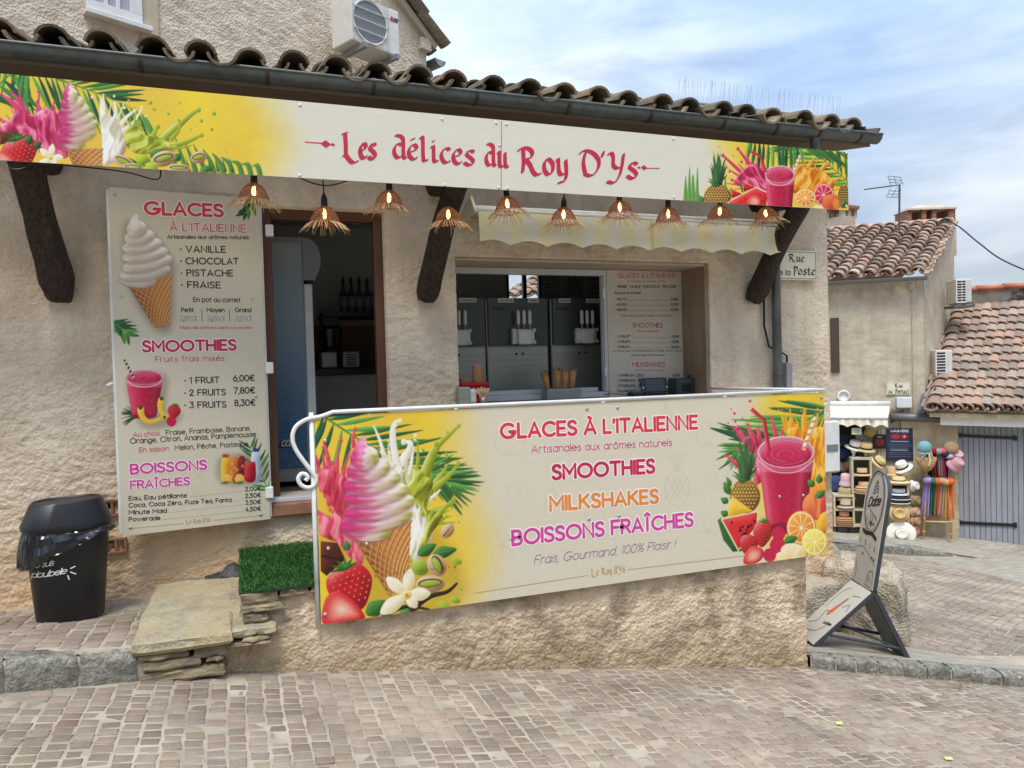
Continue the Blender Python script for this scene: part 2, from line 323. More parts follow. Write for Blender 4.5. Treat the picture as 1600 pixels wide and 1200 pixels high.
def glyph(ch, font):
    extra = []
    if ch in ACC:
        b, k, x, y = ACC[ch]
        if font is BLACK: x, y = .22, .84
        extra = {'g': [[(x-.1, y+.1), (x+.06, y)]], 'a': [[(x-.04, y), (x+.12, y+.1)]], 'c': [[(x-.17, y), (x, y+.13), (x+.17, y)]]}[k]
        ch = b
    st = []
    for s in font.get(ch, SANS.get(ch, '')).split('|'):
        if not s: continue
        sm = s[0] == '~'; s = s.lstrip('~'); P = []
        for t in s.split():
            if t[0] == 'A':
                cx, cy, rx, ry, a0, a1 = map(float, t[1:].split(','))
                k = max(6, int(abs(a1-a0)/18))
                P += [(cx+rx*math.cos(rad(a0+(a1-a0)*i/k)), cy+ry*math.sin(rad(a0+(a1-a0)*i/k))) for i in range(k+1)]
            else: P.append(tuple(map(float, t.split(','))))
        Q = [P[0]]
        for p in P[1:]:
            if abs(p[0]-Q[-1][0])+abs(p[1]-Q[-1][1]) > 1e-4: Q.append(p)
        st.append(catmull(Q, 5) if sm else np.array(Q))
    st += [np.array(e, float) for e in extra]
    return st
def layout(txt, font=SANS, gap=.2, space=.42):
    out = []; x = 0
    for ch in txt:
        if ch == ' ': x += space; continue
        g = glyph(ch, font)
        if not g: continue
        lo = min(p[:, 0].min() for p in g[:1 if ch in 'j' else None]); hi = max(p[:, 0].max() for p in g)
        out += [p+np.array([x-lo, 0]) for p in g]; x += hi-lo+gap
    return out, x-gap
def ribbon(P, w, z):
    """flat round-ended stroke; returns verts (u,v,z) and faces"""
    P = np.asarray(P, float); k = len(P); V = []; F = []
    closed = k > 3 and np.hypot(*(P[0]-P[-1])) < 1e-6
    d = np.diff(P, axis=0); d = d/np.maximum(np.hypot(d[:, 0], d[:, 1]), 1e-9)[:, None]
    nrm = np.stack([-d[:, 1], d[:, 0]], 1)
    for i in range(k):
        if closed: a = nrm[i-1 if i > 0 else -1]; b = nrm[i if i < k-1 else 0]
        else: a = nrm[max(i-1, 0)]; b = nrm[min(i, k-2)]
        m = a+b; l = np.hypot(*m)
        if l < .35:
            m = a; sc = 1
        else: m = m/l; sc = min(1/max(np.dot(m, a), .35), 1.6)
        V += [(*(P[i]+m*w/2*sc), z), (*(P[i]-m*w/2*sc), z)]
    for i in range(k-1): F.append((2*i, 2*i+1, 2*i+3, 2*i+2))
    if not closed:
        for e, dr in ((0, -d[0]), (k-1, d[-1])):
            a0 = math.atan2(dr[1], dr[0]); b = len(V)
            for j in range(9):
                q = a0-math.pi/2+math.pi*j/8; V.append((P[e][0]+w/2*math.cos(q), P[e][1]+w/2*math.sin(q), z))
            F.append(tuple(range(b, b+9)))
    # round the sharp corners
    for i in range(1, k-1):
        if np.dot(d[i-1], d[i]) < .8:
            b = len(V)
            for j in range(10): V.append((P[i][0]+w/2*math.cos(j*math.pi/5), P[i][1]+w/2*math.sin(j*math.pi/5), z+1e-5))
            F.append(tuple(range(b, b+10)))
    return V, F
def nibs(P, w, z, ang=38, hair=.25):
    V = []; F = []; n = np.array([math.cos(rad(ang)), math.sin(rad(ang))])*w/2
    for i in range(len(P)-1):
        a, b = P[i], P[i+1]; t = b-a; c = t[0]*n[1]-t[1]*n[0]
        q = [a-n, a+n, b+n, b-n]
        if c > 0: q = q[::-1]
        s = len(V); V += [(*p, z+(i % 7)*4e-6) for p in q]; F.append((s, s+1, s+2, s+3))
    v, f = ribbon(P, w*hair, z+4e-5); s = len(V); V += v; F += [tuple(i+s for i in q) for q in f]
    return V, F
class Panel:
    """a flat board: O lower left, U right, W up, D out of the face"""
    def __init__(s, O, U, W, w, h):
        s.O = np.asarray(O, float); s.U = unit(U); s.W = unit(W); s.D = np.cross(s.U, s.W); s.w = w; s.h = h
    def uv(s, x, y):
        p = atP(x, y, s.O, s.D)-s.O; return float(p@s.U), float(p@s.W)
    def pt(s, u, v, d=0): return s.O+s.U*u+s.W*v+s.D*d
    def body(s, t): return [s.pt(0, 0, -t), t]
def write(panel, parent, name, txt, p0, p1, h, weight, m, out=None, outw=.1, font=SANS, gap=.2, space=.42, slant=0, d=.0012, nib=0, px=True, curve=0):
    """letters from p0 to p1 along the baseline, h = cap height (photo px when px else metres)"""
    if px:
        u0, v0 = panel.uv(*p0); u1, v1 = panel.uv(*p1); xm, ym = (p0[0]+p1[0])/2, (p0[1]+p1[1])/2
        h = abs(panel.uv(xm, ym-h)[1]-panel.uv(xm, ym)[1])
    else: (u0, v0), (u1, v1) = p0, p1
    st, wd = layout(txt, font, gap, space)
    lw = weight*h; sx = (u1-u0-lw)/max(wd, 1e-6); V = []; F = []; V2 = []; F2 = []
    for i, P in enumerate(st):
        Q = np.stack([u0+lw/2+(P[:, 0])*sx+P[:, 1]*slant*h, v0+(v1-v0)*P[:, 0]/wd+lw/2+P[:, 1]*(h-lw)], 1)
        if nib: a, f = nibs(Q, lw, d+.0002+(i % 11)*6e-5)
        else: a, f = ribbon(Q, lw, d+.0002+(i % 11)*2e-5)
        s = len(V); V += a; F += [tuple(j+s for j in q) for q in f]
        if out:
            a, f = ribbon(Q, lw+outw*h, d-.0005+(i % 11)*2e-5); s = len(V2); V2 += a; F2 += [tuple(j+s for j in q) for q in f]
    W3 = lambda A: [panel.pt(*p) for p in A]
    if out:
        n = len(V2); return link(name, W3(V2)+W3(V), F2+[tuple(j+n for j in q) for q in F], [out, m], parent, mi=[0]*len(F2)+[1]*len(F))
    return link(name, W3(V), F, m, parent)
def strokes(panel, parent, name, lines, wd, m, d=.0012, px=True, smooth=True):
    V = []; F = []
    for i, P in enumerate(lines):
        P = [panel.uv(*p) for p in P] if px else P
        if smooth and len(P) > 2: P = catmull(P, 5)
        a, f = ribbon(np.asarray(P, float), wd, d+(i % 13)*2e-5); s = len(V); V += a; F += [tuple(j+s for j in q) for q in f]
    return link(name, [panel.pt(*p) for p in V], F, m, parent)
# ================================================================== materials of the place
rng = np.random.default_rng(7); random.seed(7)
def stucco(name, a, b, stain, th=(.5, .72), sc3=1.1, bump=.5, bsc=80, low=None, z0=0, z1=1, slope=0):
    m = mat(name, a, .92, c2=b, sc=3.5, spec=.2, bump=bump, bsc=bsc, bdist=.012, c3=stain, sc3=sc3, th=th, bvor=48, speck=.15)
    t = m.node_tree; bs = t.nodes['Principled BSDF']; src = bs.inputs['Base Color'].links[0].from_socket      # old rain runs
    tcn = N(t, 'ShaderNodeTexCoord'); mpn = N(t, 'ShaderNodeMapping'); mpn.inputs['Scale'].default_value = (6, 6, .45); nzr = N(t, 'ShaderNodeTexNoise', ins={'Scale': 1.2, 'Detail': 6, 'Roughness': .6})
    rpr = ramp(t, [(.42, (1, 1, 1)), (.70, (.74, .71, .67))]); mxr = N(t, 'ShaderNodeMix', data_type='RGBA', blend_type='MULTIPLY'); mxr.inputs['Factor'].default_value = .5
    t.links.new(tcn.outputs['Object'], mpn.inputs[0]); t.links.new(mpn.outputs[0], nzr.inputs['Vector']); t.links.new(nzr.outputs[0], rpr.inputs[0]); t.links.new(src, mxr.inputs['A']); t.links.new(rpr.outputs[0], mxr.inputs['B']); t.links.new(mxr.outputs['Result'], bs.inputs['Base Color'])
    if low is not None:      # damp soiling that climbs from the pavement, worn in patches
        t = m.node_tree; bs = t.nodes['Principled BSDF']; lk = bs.inputs['Base Color'].links[0]; src = lk.from_socket
        g = N(t, 'ShaderNodeNewGeometry'); sx = N(t, 'ShaderNodeSeparateXYZ'); t.links.new(g.outputs['Position'], sx.inputs[0])
        nz = N(t, 'ShaderNodeTexNoise', ins={'Scale': 2.2, 'Detail': 6, 'Roughness': .7}); t.links.new(g.outputs['Position'], nz.inputs['Vector'])
        mr = N(t, 'ShaderNodeMapRange'); mr.inputs['From Min'].default_value = z0; mr.inputs['From Max'].default_value = z1; mr.inputs['To Min'].default_value = .95; mr.inputs['To Max'].default_value = 0
        hm = N(t, 'ShaderNodeMath', operation='MULTIPLY_ADD'); hm.inputs[1].default_value = slope; t.links.new(sx.outputs['X'], hm.inputs[0]); t.links.new(sx.outputs['Z'], hm.inputs[2]); t.links.new(hm.outputs[0], mr.inputs['Value'])
        mu = N(t, 'ShaderNodeMath', operation='MULTIPLY'); mm = N(t, 'ShaderNodeMapRange'); mm.inputs['From Min'].default_value = .3; mm.inputs['From Max'].default_value = .55
        t.links.new(nz.outputs[0], mm.inputs['Value']); t.links.new(mr.outputs[0], mu.inputs[0]); t.links.new(mm.outputs[0], mu.inputs[1])
        mxn = N(t, 'ShaderNodeMix', data_type='RGBA'); mxn.inputs['B'].default_value = (*low, 1)
        t.links.new(mu.outputs[0], mxn.inputs['Factor']); t.links.new(src, mxn.inputs['A']); t.links.new(mxn.outputs['Result'], bs.inputs['Base Color'])
    return m
M_STUC = stucco('roughcast_plaster', s255(236, 220, 196), s255(214, 196, 172), s255(201, 182, 158), low=s255(204, 170, 130), z0=.2, z1=1.2)
M_UP = stucco('pale_roughcast', s255(230, 216, 196), s255(208, 193, 174), s255(214, 198, 178), bump=.7, bsc=60)
M_RET = stucco('old_lime_render', s255(234, 213, 183), s255(203, 180, 150), s255(162, 142, 120), sc3=3.0, th=(.47, .62), bump=.7, bsc=60, low=s255(168, 146, 114), z0=0, z1=.34, slope=.158)
M_FAR = stucco('grey_roughcast', s255(208, 195, 174), s255(186, 172, 152), s255(164, 152, 135), sc3=.5, bump=.5, bsc=36)
M_SMOOTH = mat('smooth_plaster', s255(190, 175, 152), .85, sc=5, bump=.2, bsc=40)
M_LOG = mat('black_aged_timber', s255(84, 66, 54), .85, c2=s255(34, 28, 24), sc=8, bump=1, bsc=16, bdist=.03, vec=(7, 7, .9))
M_ZINC = mat('weathered_zinc', s255(104, 109, 104), .45, .3, c2=s255(76, 82, 80), sc=8, c3=s255(150, 146, 134), sc3=9, th=(.68, .74), vec=(1, 1, .5))
M_WOOD = mat('grey_pine_board', s255(160, 140, 116), .7, c2=s255(124, 106, 86), sc=5, bump=.2, bsc=20, vec=(1.5, 1.5, .35))
M_BROWNW = mat('brown_door_frame', s255(98, 60, 40), .5, sc=8)
M_WHITE = mat('white_lacquer', s255(226, 226, 222), .35, c2=s255(205, 205, 202), sc=5)
M_ALU = mat('white_aluminium_frame', s255(196, 198, 196), .4, sc=4)
M_STEEL = mat('brushed_steel', s255(160, 162, 152), .32, .45, c2=s255(142, 146, 138), sc=3, vec=(.4, .4, 9))
M_BLACK = mat('black_plastic', s255(22, 23, 25), .4, sc=8)
M_DARK = mat('interior_paint', s255(176, 178, 172), .8)
M_DIM = mat('interior_floor_tiles', s255(110, 96, 84), .6)
M_KERB = mat('split_granite', s255(168, 164, 150), .9, c2=s255(112, 110, 100), sc=26, bump=1, bsc=34, bdist=.03, c3=s255(84, 82, 66), sc3=6, th=(.54, .7), speck=.3)
M_SLAB = mat('schist_slab', s255(182, 174, 150), .9, c2=s255(136, 128, 108), sc=7, bump=1, bsc=34, bdist=.02, c3=s255(176, 160, 124), sc3=5, speck=.25)
M_SCH = mat('schist_rubble', s255(168, 150, 116), .9, c2=s255(112, 100, 84), sc=8, bump=.9, bsc=28, bdist=.02, vec=(1, 1, 3))
M_CLAY = mat('fired_clay', s255(158, 112, 86), .85, c2=s255(126, 88, 68), sc=12, bump=.4)
M_SETT = mat_col('porphyry_setts', .8, .3, bump=.6, bsc=130, bdist=.006, noise=.28, nsc=120, stain=.3)
M_TILE = mat_col('canal_tiles', .9, .2, bump=.6, bsc=50, bdist=.006, noise=.45, nsc=26)
M_MORT = mat('pale_mortar', s255(184, 172, 152), .95, c2=s255(138, 127, 112), sc=4, bump=.6, bsc=90)
M_PAVE = mat('worn_concrete_paving', s255(172, 164, 148), .92, c2=s255(134, 126, 112), sc=4, bump=.5, bsc=70, vec=(1, 5, 1))
M_GREY = mat('graphite_powder_coat', s255(58, 62, 67), .5, sc=9)
# ================================================================== generic builders
def wallgrid(name, O, U, W, w, h, m, res=.014, holes=(), amp=.009, seed=1, parent=None, top=None, depth=.35, left=None, **k):
    """a plastered wall: fine relief in the mesh itself, openings with reveals"""
    O = np.asarray(O, float); U = unit(U); W = unit(W); D = np.cross(U, W)
    us = np.linspace(0, w, int(w/res)+1); vs = np.linspace(0, h, int(h/res)+1)
    for a, b, c, d in holes:
        for q in (a, b): us[np.argmin(abs(us-q))] = q
        for q in (c, d): vs[np.argmin(abs(vs-q))] = q
    gu, gv = np.meshgrid(us, vs); nu, nv = len(us), len(vs)
    r1 = fbm(gu*7, gv*9, seed, 3); r2 = 1-abs(2*fbm(gu*16+3*r1, gv*22, seed+9, 4)-1); r3 = fbm(gu*45, gv*45, seed+20, 2)
    r4 = 1-abs(2*fbm(gu*33+r3, gv*40, seed+33, 3)-1)
    r5 = 1-abs(2*fbm(gu*11+2.2*r1+gv*3, gv*24-1.6*r2, seed+41, 4)-1)
    soft = np.clip(.25+1.3*fbm(gu*1.1+5, gv*1.3, seed+50, 3), .35, 1.15)
    rel = amp*soft*(.5*(r1-.5)+1.1*(r2-.7)+1.5*(r5-.7)+.8*(r4-.7)+.5*(r3-.5)); big = .012*(fbm(gu*.9, gv*.9, seed+5, 2)-.5)
    hh = gv if top is None else gv/h*top(gu)
    P = O+U*gu[..., None]+W*hh[..., None]+D*(rel+big)[..., None]
    cu = (us[:-1]+us[1:])/2; cv = (vs[:-1]+vs[1:])/2; keep = np.ones((nv-1, nu-1), bool)
    for a, b, c, d in holes: keep &= ~((cu > a) & (cu < b))[None, :] | ~((cv > c) & (cv < d))[:, None]
    ii, jj = np.nonzero(keep); b0 = ii*nu+jj
    F = np.stack([b0, b0+1, b0+nu+1, b0+nu], 1); V = P.reshape(-1, 3); ex = []; n = len(V); ef = []
    def strip(idx, dp=depth):
        nonlocal n
        q = P.reshape(-1, 3)[idx]; ex.append(q-D*dp-0*q); m_ = len(idx)
        for i in range(m_-1): ef.append((idx[i], n+i, n+i+1, idx[i+1]))
        n += m_
    for a, b, c, d in holes:
        ia, ib = np.argmin(abs(us-a)), np.argmin(abs(us-b)); ja, jb = np.argmin(abs(vs-c)), np.argmin(abs(vs-d))
        ring = [(ja, i) for i in range(ia, ib)]+[(j, ib) for j in range(ja, jb)]+[(jb, i) for i in range(ib, ia, -1)]+[(j, ia) for j in range(jb, ja-1, -1)]
        strip([j*nu+i for j, i in ring][::-1])
    strip([(nv-1)*nu+i for i in range(nu)]); strip([j*nu+nu-1 for j in range(nv)][::-1]); strip([j*nu for j in range(nv)])
    V = np.concatenate([V]+ex); F = np.concatenate([F, np.array(ef, int)])
    return link(name, V, F, m, parent, smooth=True, **k)
def setts(name, pts, mats, label=None):
    pass
def pave(name, O, U, Wd, nu, nv, su, sv, inside, zf, pal, parent=None, gap=.009, seed=3, hi=.0042, base=True, bond=True, wob=.2, kind='structure'):
    """rows of little stone setts, each its own tilted, worn block in the sheet's mesh"""
    r = np.random.default_rng(seed); O = np.asarray(O[:2], float); U = unit(U[:2]); Wd = unit(Wd[:2]); V = []; Cc = []; F = []
    j, i = np.meshgrid(np.arange(nv), np.arange(nu), indexing='ij')
    sh = r.uniform(0, 1, nu)*sv*(1 if bond else 0)
    cu = (i+.5)*su+r.normal(0, .012*su/.1, i.shape)*wob; cv = (j+.5)*sv+sh[i]+r.normal(0, .02*su, i.shape)*wob
    drift = .03*(fbm(cu*.8, cv*.8, seed, 2)-.5); cu = cu+drift
    c = O+U*cu[..., None]+Wd*cv[..., None]; ok = inside(c[..., 0], c[..., 1]); c = c[ok]; n = len(c)
    a = (su-gap)*.5*r.uniform(.9, 1.02, n); b = (sv-gap)*.5*r.uniform(.86, 1.04, n); th = r.normal(0, .05, n)
    U2 = U*np.cos(th)[:, None]+Wd*np.sin(th)[:, None]; W2 = -U*np.sin(th)[:, None]+Wd*np.cos(th)[:, None]
    dz = hi+r.normal(0, .0018, n); tx = r.normal(0, .018, n); ty = r.normal(0, .018, n)
    sg = [(-1, -1), (1, -1), (1, 1), (-1, 1)]; ch = .86
    ring = []
    for k, (f, dzz) in enumerate(((1.0, -.010), (1.0, -.0025), (ch, 0.0))):
        for p, q in sg:
            jit = 1+r.normal(0, .05, n)
            xy = c+U2*(a*f*p*jit)[:, None]+W2*(b*f*q*jit)[:, None]
            z = zf(xy[:, 0], xy[:, 1])+dz+dzz+tx*a*f*p+ty*b*f*q
            ring.append(np.column_stack([xy, z]))
    V = np.stack(ring, 1).reshape(-1, 3)   # n x 12
    f = [(0, 1, 5, 4), (1, 2, 6, 5), (2, 3, 7, 6), (3, 0, 4, 7), (4, 5, 9, 8), (5, 6, 10, 9), (6, 7, 11, 10), (7, 4, 8, 11), (8, 9, 10, 11)]
    F = (np.arange(n)[:, None, None]*12+np.array(f)[None]).reshape(-1, 4)
    pal = np.array([srgb(*np.array(p)/255) for p in pal]); w = r.dirichlet(np.ones(len(pal))*.6, n); cc = w@pal
    blot = fbm(c[:, 0]*1.3, c[:, 1]*1.3, seed+4, 3)
    cc = cc*(.78+.44*blot)[:, None]*r.uniform(.88, 1.1, n)[:, None]
    return V, F, np.repeat(cc, 12, 0)
def tileroof(name, E0, E1, R0, R1, ncol, nrow, pal, parent=None, rad_=.085, thick=.014, seed=2, jit=.012, seg=8, expose=None, chan=True, flat=.8):
    """canal tiles: channels below, tapered covers above, every tile a little out of line"""
    r = np.random.default_rng(seed); E0, E1, R0, R1 = map(lambda q: np.asarray(q, float), (E0, E1, R0, R1)); V = []; F = []; Cc = []; n = 0
    pal = np.array([srgb(*np.array(p)/255) for p in pal])
    for kind in ((0, 1) if chan else (1,)):
        for i in range(ncol+(0 if kind else 1)):
            t = (i+(.5 if kind else 0))/ncol; a = E0+(E1-E0)*t; b = R0+(R1-R0)*t; S = b-a; Ln = np.linalg.norm(S); S = S/Ln
            X = unit(E1-E0); Nn = unit(np.cross(X, S)); X = np.cross(S, Nn)
            if Nn[2] < 0: Nn = -Nn
            ex = Ln/nrow; tl = ex*1.22
            for k in range(nrow):
                base = a+S*(ex*k+r.normal(0, jit)-(0 if kind else .03))+X*r.normal(0, jit*.5)
                off = (.052 if kind else .0)+r.normal(0, .003); yaw = r.normal(0, .03); S2 = unit(S+X*yaw)
                rings = []
                for e, (q, rr, up) in enumerate(((0, rad_, thick*1.2), (tl, rad_*.84, 0.0))):
                    rr2 = rr*(1 if kind else .95)
                    for lay in (0, 1):
                        R_ = rr2-lay*thick; ring = []
                        for s in range(seg+1):
                            an = math.pi*(.06+.88*s/seg); cx, cz = R_*math.cos(an), R_*math.sin(an)*flat
                            if not kind: cz = -cz+rad_*flat*.95
                            ring.append(base+S2*q+X*cx+Nn*(cz+off+up))
                        rings.append(ring)
                o0, i0, o1, i1 = rings; m_ = seg+1; vs = o0+i0+o1+i1; f = []
                for s in range(seg):
                    f += [(s, s+1, 2*m_+s+1, 2*m_+s), (m_+s+1, m_+s, 3*m_+s, 3*m_+s+1), (s+1, s, m_+s, m_+s+1)]
                f += [(0, 2*m_, 3*m_, m_), (seg, m_+seg, 3*m_+seg, 2*m_+seg)]
                V += vs; F += [tuple(z+n for z in q) for q in f]; n += len(vs)
                wv = r.dirichlet(np.ones(len(pal))*.4); Cc += [(wv@pal)*r.uniform(.75, 1.15)]*len(vs)
    o = link(name, V, np.array(F), M_TILE, parent, colors=np.array(Cc))
    return autosmooth(o, 50)
def rock(name, c, size, m, seed=1, parent=None, n=28, rough=.25, shape=None, **k):
    th = np.linspace(0, math.pi, n); ph = np.linspace(0, 2*math.pi, 2*n, endpoint=False); T, Ph = np.meshgrid(th, ph, indexing='ij')
    d = np.stack([np.sin(T)*np.cos(Ph), np.sin(T)*np.sin(Ph), np.cos(T)], -1)
    q = np.sign(d)*abs(d)**.6                 # blocky
    q = q/np.max(abs(q), -1, keepdims=True)**.35
    r = 1+rough*(fbm(d[..., 0]*1.8+d[..., 2]*2.1+9, d[..., 1]*1.9-d[..., 2]*1.7+5, seed, 4)-.5)*1.6+.06*(fbm(d[..., 0]*9+d[..., 2]*5, d[..., 1]*9, seed+3, 3)-.5)
    P = q*r[..., None]*np.asarray(size)/2
    if shape: P = shape(P)
    return MB().sheet(np.concatenate([P, P[:, :1]], 1)+np.asarray(c)).build(name, m, parent, True, **k)
# ================================================================== ground
YW, YR, YB = 5.2, 4.17, 4.12
PAL_ROAD = [(166, 150, 130), (158, 144, 126), (148, 134, 118), (168, 154, 138), (150, 122, 106), (138, 127, 116), (172, 158, 134)]
def flat_grid(x0, x1, y0, y1, step, zf):
    xs = np.arange(x0, x1+step, step); ys = np.arange(y0, y1+step, step); X, Y = np.meshgrid(xs, ys); nx = len(xs)
    V = np.stack([X, Y, zf(X, Y)], -1).reshape(-1, 3); b = (np.arange(len(ys)-1)[:, None]*nx+np.arange(nx-1)[None]).ravel()
    return V, np.stack([b, b+1, b+nx+1, b+nx], 1)
g0 = np.arange(-60, 61, 6.0)
gv, gf = flat_grid(-60, 90, -60, 90, 10, lambda x, y: RA+RB*np.clip(x, -12, 14)+RC_*(np.clip(y, -12, 20)-4.17)-.06)
tag(link('ground', gv, gf, M_PAVE, None, loc=(0, 0, 0)), kind='structure')
K = [(-3.6, 3.45), (-1.072, 3.91), (-.535, 4.05)]      # left kerb, front line
KR = [(3.66, 4.13), (4.35, 3.95), (5.17, 3.71), (6.6, 3.27), (9.5, 2.35)]
def front_of(x, y):
    lim = np.interp(x, [-3.6, -1.072, -.535, -.5, 3.66, 5.17, 9.5], [3.45, 3.91, 4.05, 4.19, 4.19, 3.71, 2.35])
    return (y < lim-.01) & (y > .4)
rv, rf, rc = pave('road', (-2.6, .4), (1, 0), (0, 1), 134, 55, .083, .074, front_of, road_z, PAL_ROAD, seed=3)
mv, mf = flat_grid(-8, 12, -8, 4.4, .05 if False else .1, lambda x, y: road_z(x, y)+.003*vn(x*9, y*9, 2))
nm = len(mv)
road = link('road', np.concatenate([mv, rv]), np.concatenate([mf, rf+nm]), [M_MORT, M_SETT], None, mi=[0]*len(mf)+[1]*len(rf), loc=(0, 0, 0), colors=np.concatenate([np.full((nm, 3), .5), rc]))
tag(road, kind='structure')
# side street beyond the corner
sd = np.array([.885, .466]); sp = np.array([-.466, .885])
PW = [(4.87, 5.2), (5.03, 4.61), (5.71, 4.10), (9.5, 2.9)]
def side_of(x, y):
    lim = np.interp(x, [4.86, 5.03, 5.71, 9.5], [5.2, 4.61, 4.1, 2.75])
    far = np.interp(x, [5, 9.18, 12.73, 16], [10.3, 9.68, 9.11, 8.6])
    return (x > 4.9) & (y > lim) & (y < far) & (x < 15)
sv_, sf_, sc_ = pave('s', (4.0, -1.0), sp, sd, 110, 150, .092, .082, side_of, lambda x, y: road_z(x, y)-.006, [(176, 160, 142), (168, 154, 136), (160, 146, 130), (150, 138, 124), (182, 166, 146)], seed=11)
# the near sheet stays in front of the kerb line and does not run under the side street
qs = []; X0 = np.linspace(4.75, 17, 60)
lo = np.interp(X0, [4.75, 4.87, 5.03, 5.71, 9.5, 17], [5.3, 5.2, 4.58, 4.06, 2.7, .2]); hi_ = np.interp(X0, [4.75, 9.18, 12.73, 17], [12, 11.4, 10.6, 9.5])
G = np.array([[(x, l+(h-l)*t, road_z(x, l+(h-l)*t)-.010) for x, l, h in zip(X0, lo, hi_)] for t in np.linspace(0, 1, 30)])
b2 = MB().sheet(G); bvv = np.concatenate(b2.v); bff = np.array(b2.f); ns = len(bvv)
side = link('side_street', np.concatenate([bvv, sv_]), np.concatenate([bff, sf_+ns]), [M_MORT, M_SETT], None, mi=[0]*len(bff)+[1]*len(sf_), loc=(5, 5, 0), colors=np.concatenate([np.full((ns, 3), .5), sc_]))
tag(side, kind='structure')
# left pavement (setts) and kerb
def zpl(x, y):
    fx = np.interp(x, [-3.6, -1.072, -.5], [3.45, 3.91, 4.05]); zf = np.interp(x, [-3.6, -1.072, -.535, -.4], [.80, .345, .247, .235]); zb = np.interp(x, [-3.6, -1.407, -.4], [.30, .235, .226])
    t = np.clip((y-fx)/(5.2-fx), 0, 1); return zf*(1-t)+zb*t
def left_of(x, y): return (y > np.interp(x, [-3.6, -1.072, -.5], [3.45, 3.91, 4.05])+.17) & (y < 5.2) & (x < -.42) & (x > -3)
pv, pf, pc = pave('p', (-3, 3.4), (1, 0), (0, 1), 29, 24, .092, .088, left_of, zpl, [(158, 138, 122), (166, 150, 132), (142, 126, 114), (172, 158, 140)], seed=21)
G = np.array([[(x, l+(5.25-l)*t, float(zpl(x, l+(5.25-l)*t))) for x, l in [(x, float(np.interp(x, [-3.6, -1.072, -.5], [3.45, 3.91, 4.05]))+.05) for x in np.linspace(-3.4, -.38, 16)]] for t in np.linspace(0, 1, 10)])
b2 = MB().sheet(G); bvv = np.concatenate(b2.v); bff = np.array(b2.f); ns = len(bvv)
tag(link('pavement', np.concatenate([bvv, pv]), np.concatenate([bff, pf+ns]), [M_MORT, M_SETT], None, mi=[0]*len(bff)+[1]*len(pf), loc=(-1, 4.5, 0), colors=np.concatenate([np.full((ns, 3), .5), pc])), kind='structure')
def kerbrun(name, line, length, top, depth, seed, m=M_KERB, back=1, drop=.2):
    r = np.random.default_rng(seed); mb = MB(); line = [np.asarray(p, float) for p in line]
    seg = [np.linalg.norm(line[i+1]-line[i]) for i in range(len(line)-1)]; tot = sum(seg); acc = np.concatenate([[0], np.cumsum(seg)])
    def at(s): return np.array([np.interp(s, acc, [p[0] for p in line]), np.interp(s, acc, [p[1] for p in line])])
    s = 0
    while s < tot-.04:
        e = min(tot, s+length*r.uniform(.8, 1.2)); a, b = at(s+.006), at(e-.006); U = unit(np.append(b-a, 0)); D = np.array([U[1], -U[0], 0])*back; w_ = np.linalg.norm(b-a)
        nx, ny = max(6, int(w_/.022)), 16; pts = []
        prof = [(-drop, 0), (-.09, .004), (-.05, .006), (-.025, .004), (-.010, -.002), (-.002, -.014), (0, -.03), (0, -.08), (-.003, -depth+.01), (-.02, -depth)]
        for z, d in prof:
            row = []
            for i in range(nx+1):
                x = w_*i/nx; p = a+(b-a)*i/nx; zt = top(p[0], p[1])
                nz = float(fbm(x*16+s*40, z*30+d*12, seed, 4))-.5
                edge = .006*(max(0, 1-min(x, w_-x)/.016))
                d2 = d+nz*.034*(1 if z < -.003 else .2)-edge; z2 = z+(nz*.010-edge*.4 if z > -.05 else 0)
                row.append((p[0]+D[0]*d2, p[1]+D[1]*d2, zt+z2))
            pts.append(row)
        mb.sheet(np.array(pts)[::-1] if back > 0 else np.array(pts)); s = e
    nseg = 40; top_r = []; bot_r = []
    for s_ in np.linspace(0, tot, nseg):
        a, b = at(max(0, s_-.01)), at(min(tot, s_+.01)); U = unit(np.append(b-a, 0)); D = np.array([U[1], -U[0], 0])*back; p = at(s_); zt = top(p[0], p[1])-.012
        top_r.append([(p[0]-D[0]*(depth-.004), p[1]-D[1]*(depth-.004), zt), (p[0]-D[0]*.012, p[1]-D[1]*.012, zt)]); bot_r.append((p[0]-D[0]*.012, p[1]-D[1]*.012, zt-drop))
    G = np.array([[q[0] for q in top_r], [q[1] for q in top_r], bot_r]); mb.sheet(G if back < 0 else G[::-1], 1)
    return mb.build(name, [m, M_MORT], None, True)
tag(kerbrun('kerb', [(-3.6, 3.45), (-1.072, 3.91), (-.50, 4.06)], .25, lambda x, y: np.interp(x, [-3.6, -1.072, -.535], [.80, .345, .247]), .17, 4), kind='structure')
# right pavement wedge, kerb
def zpr(x, y):
    return road_z(x, y)+.085*np.clip(1-(y-np.interp(x, [3.66, 5.17, 9.5], [4.13, 3.71, 2.35]))/np.interp(x, [3.6, 5, 9.5], [3, .75, .4]), 0, 1)+.008
G = np.array([[(x, l+(h-l)*t, float(zpr(x, l+(h-l)*t))) for x, l, h in [(x, float(np.interp(x, [3.66, 5.17, 9.5], [4.16, 3.74, 2.38])), float(np.interp(x, [3.66, 4.87, 5.03, 5.71, 9.5], [5.24, 5.22, 4.63, 4.12, 2.78]))) for x in np.linspace(3.66, 9.4, 60)]] for t in np.linspace(0, 1, 24)])
tag(MB().sheet(G).build('pavement_corner', M_PAVE, None, True), kind='structure')
tag(kerbrun('kerb_corner', KR, .16, lambda x, y: zpr(x, y+.02), .13, 9), kind='structure')
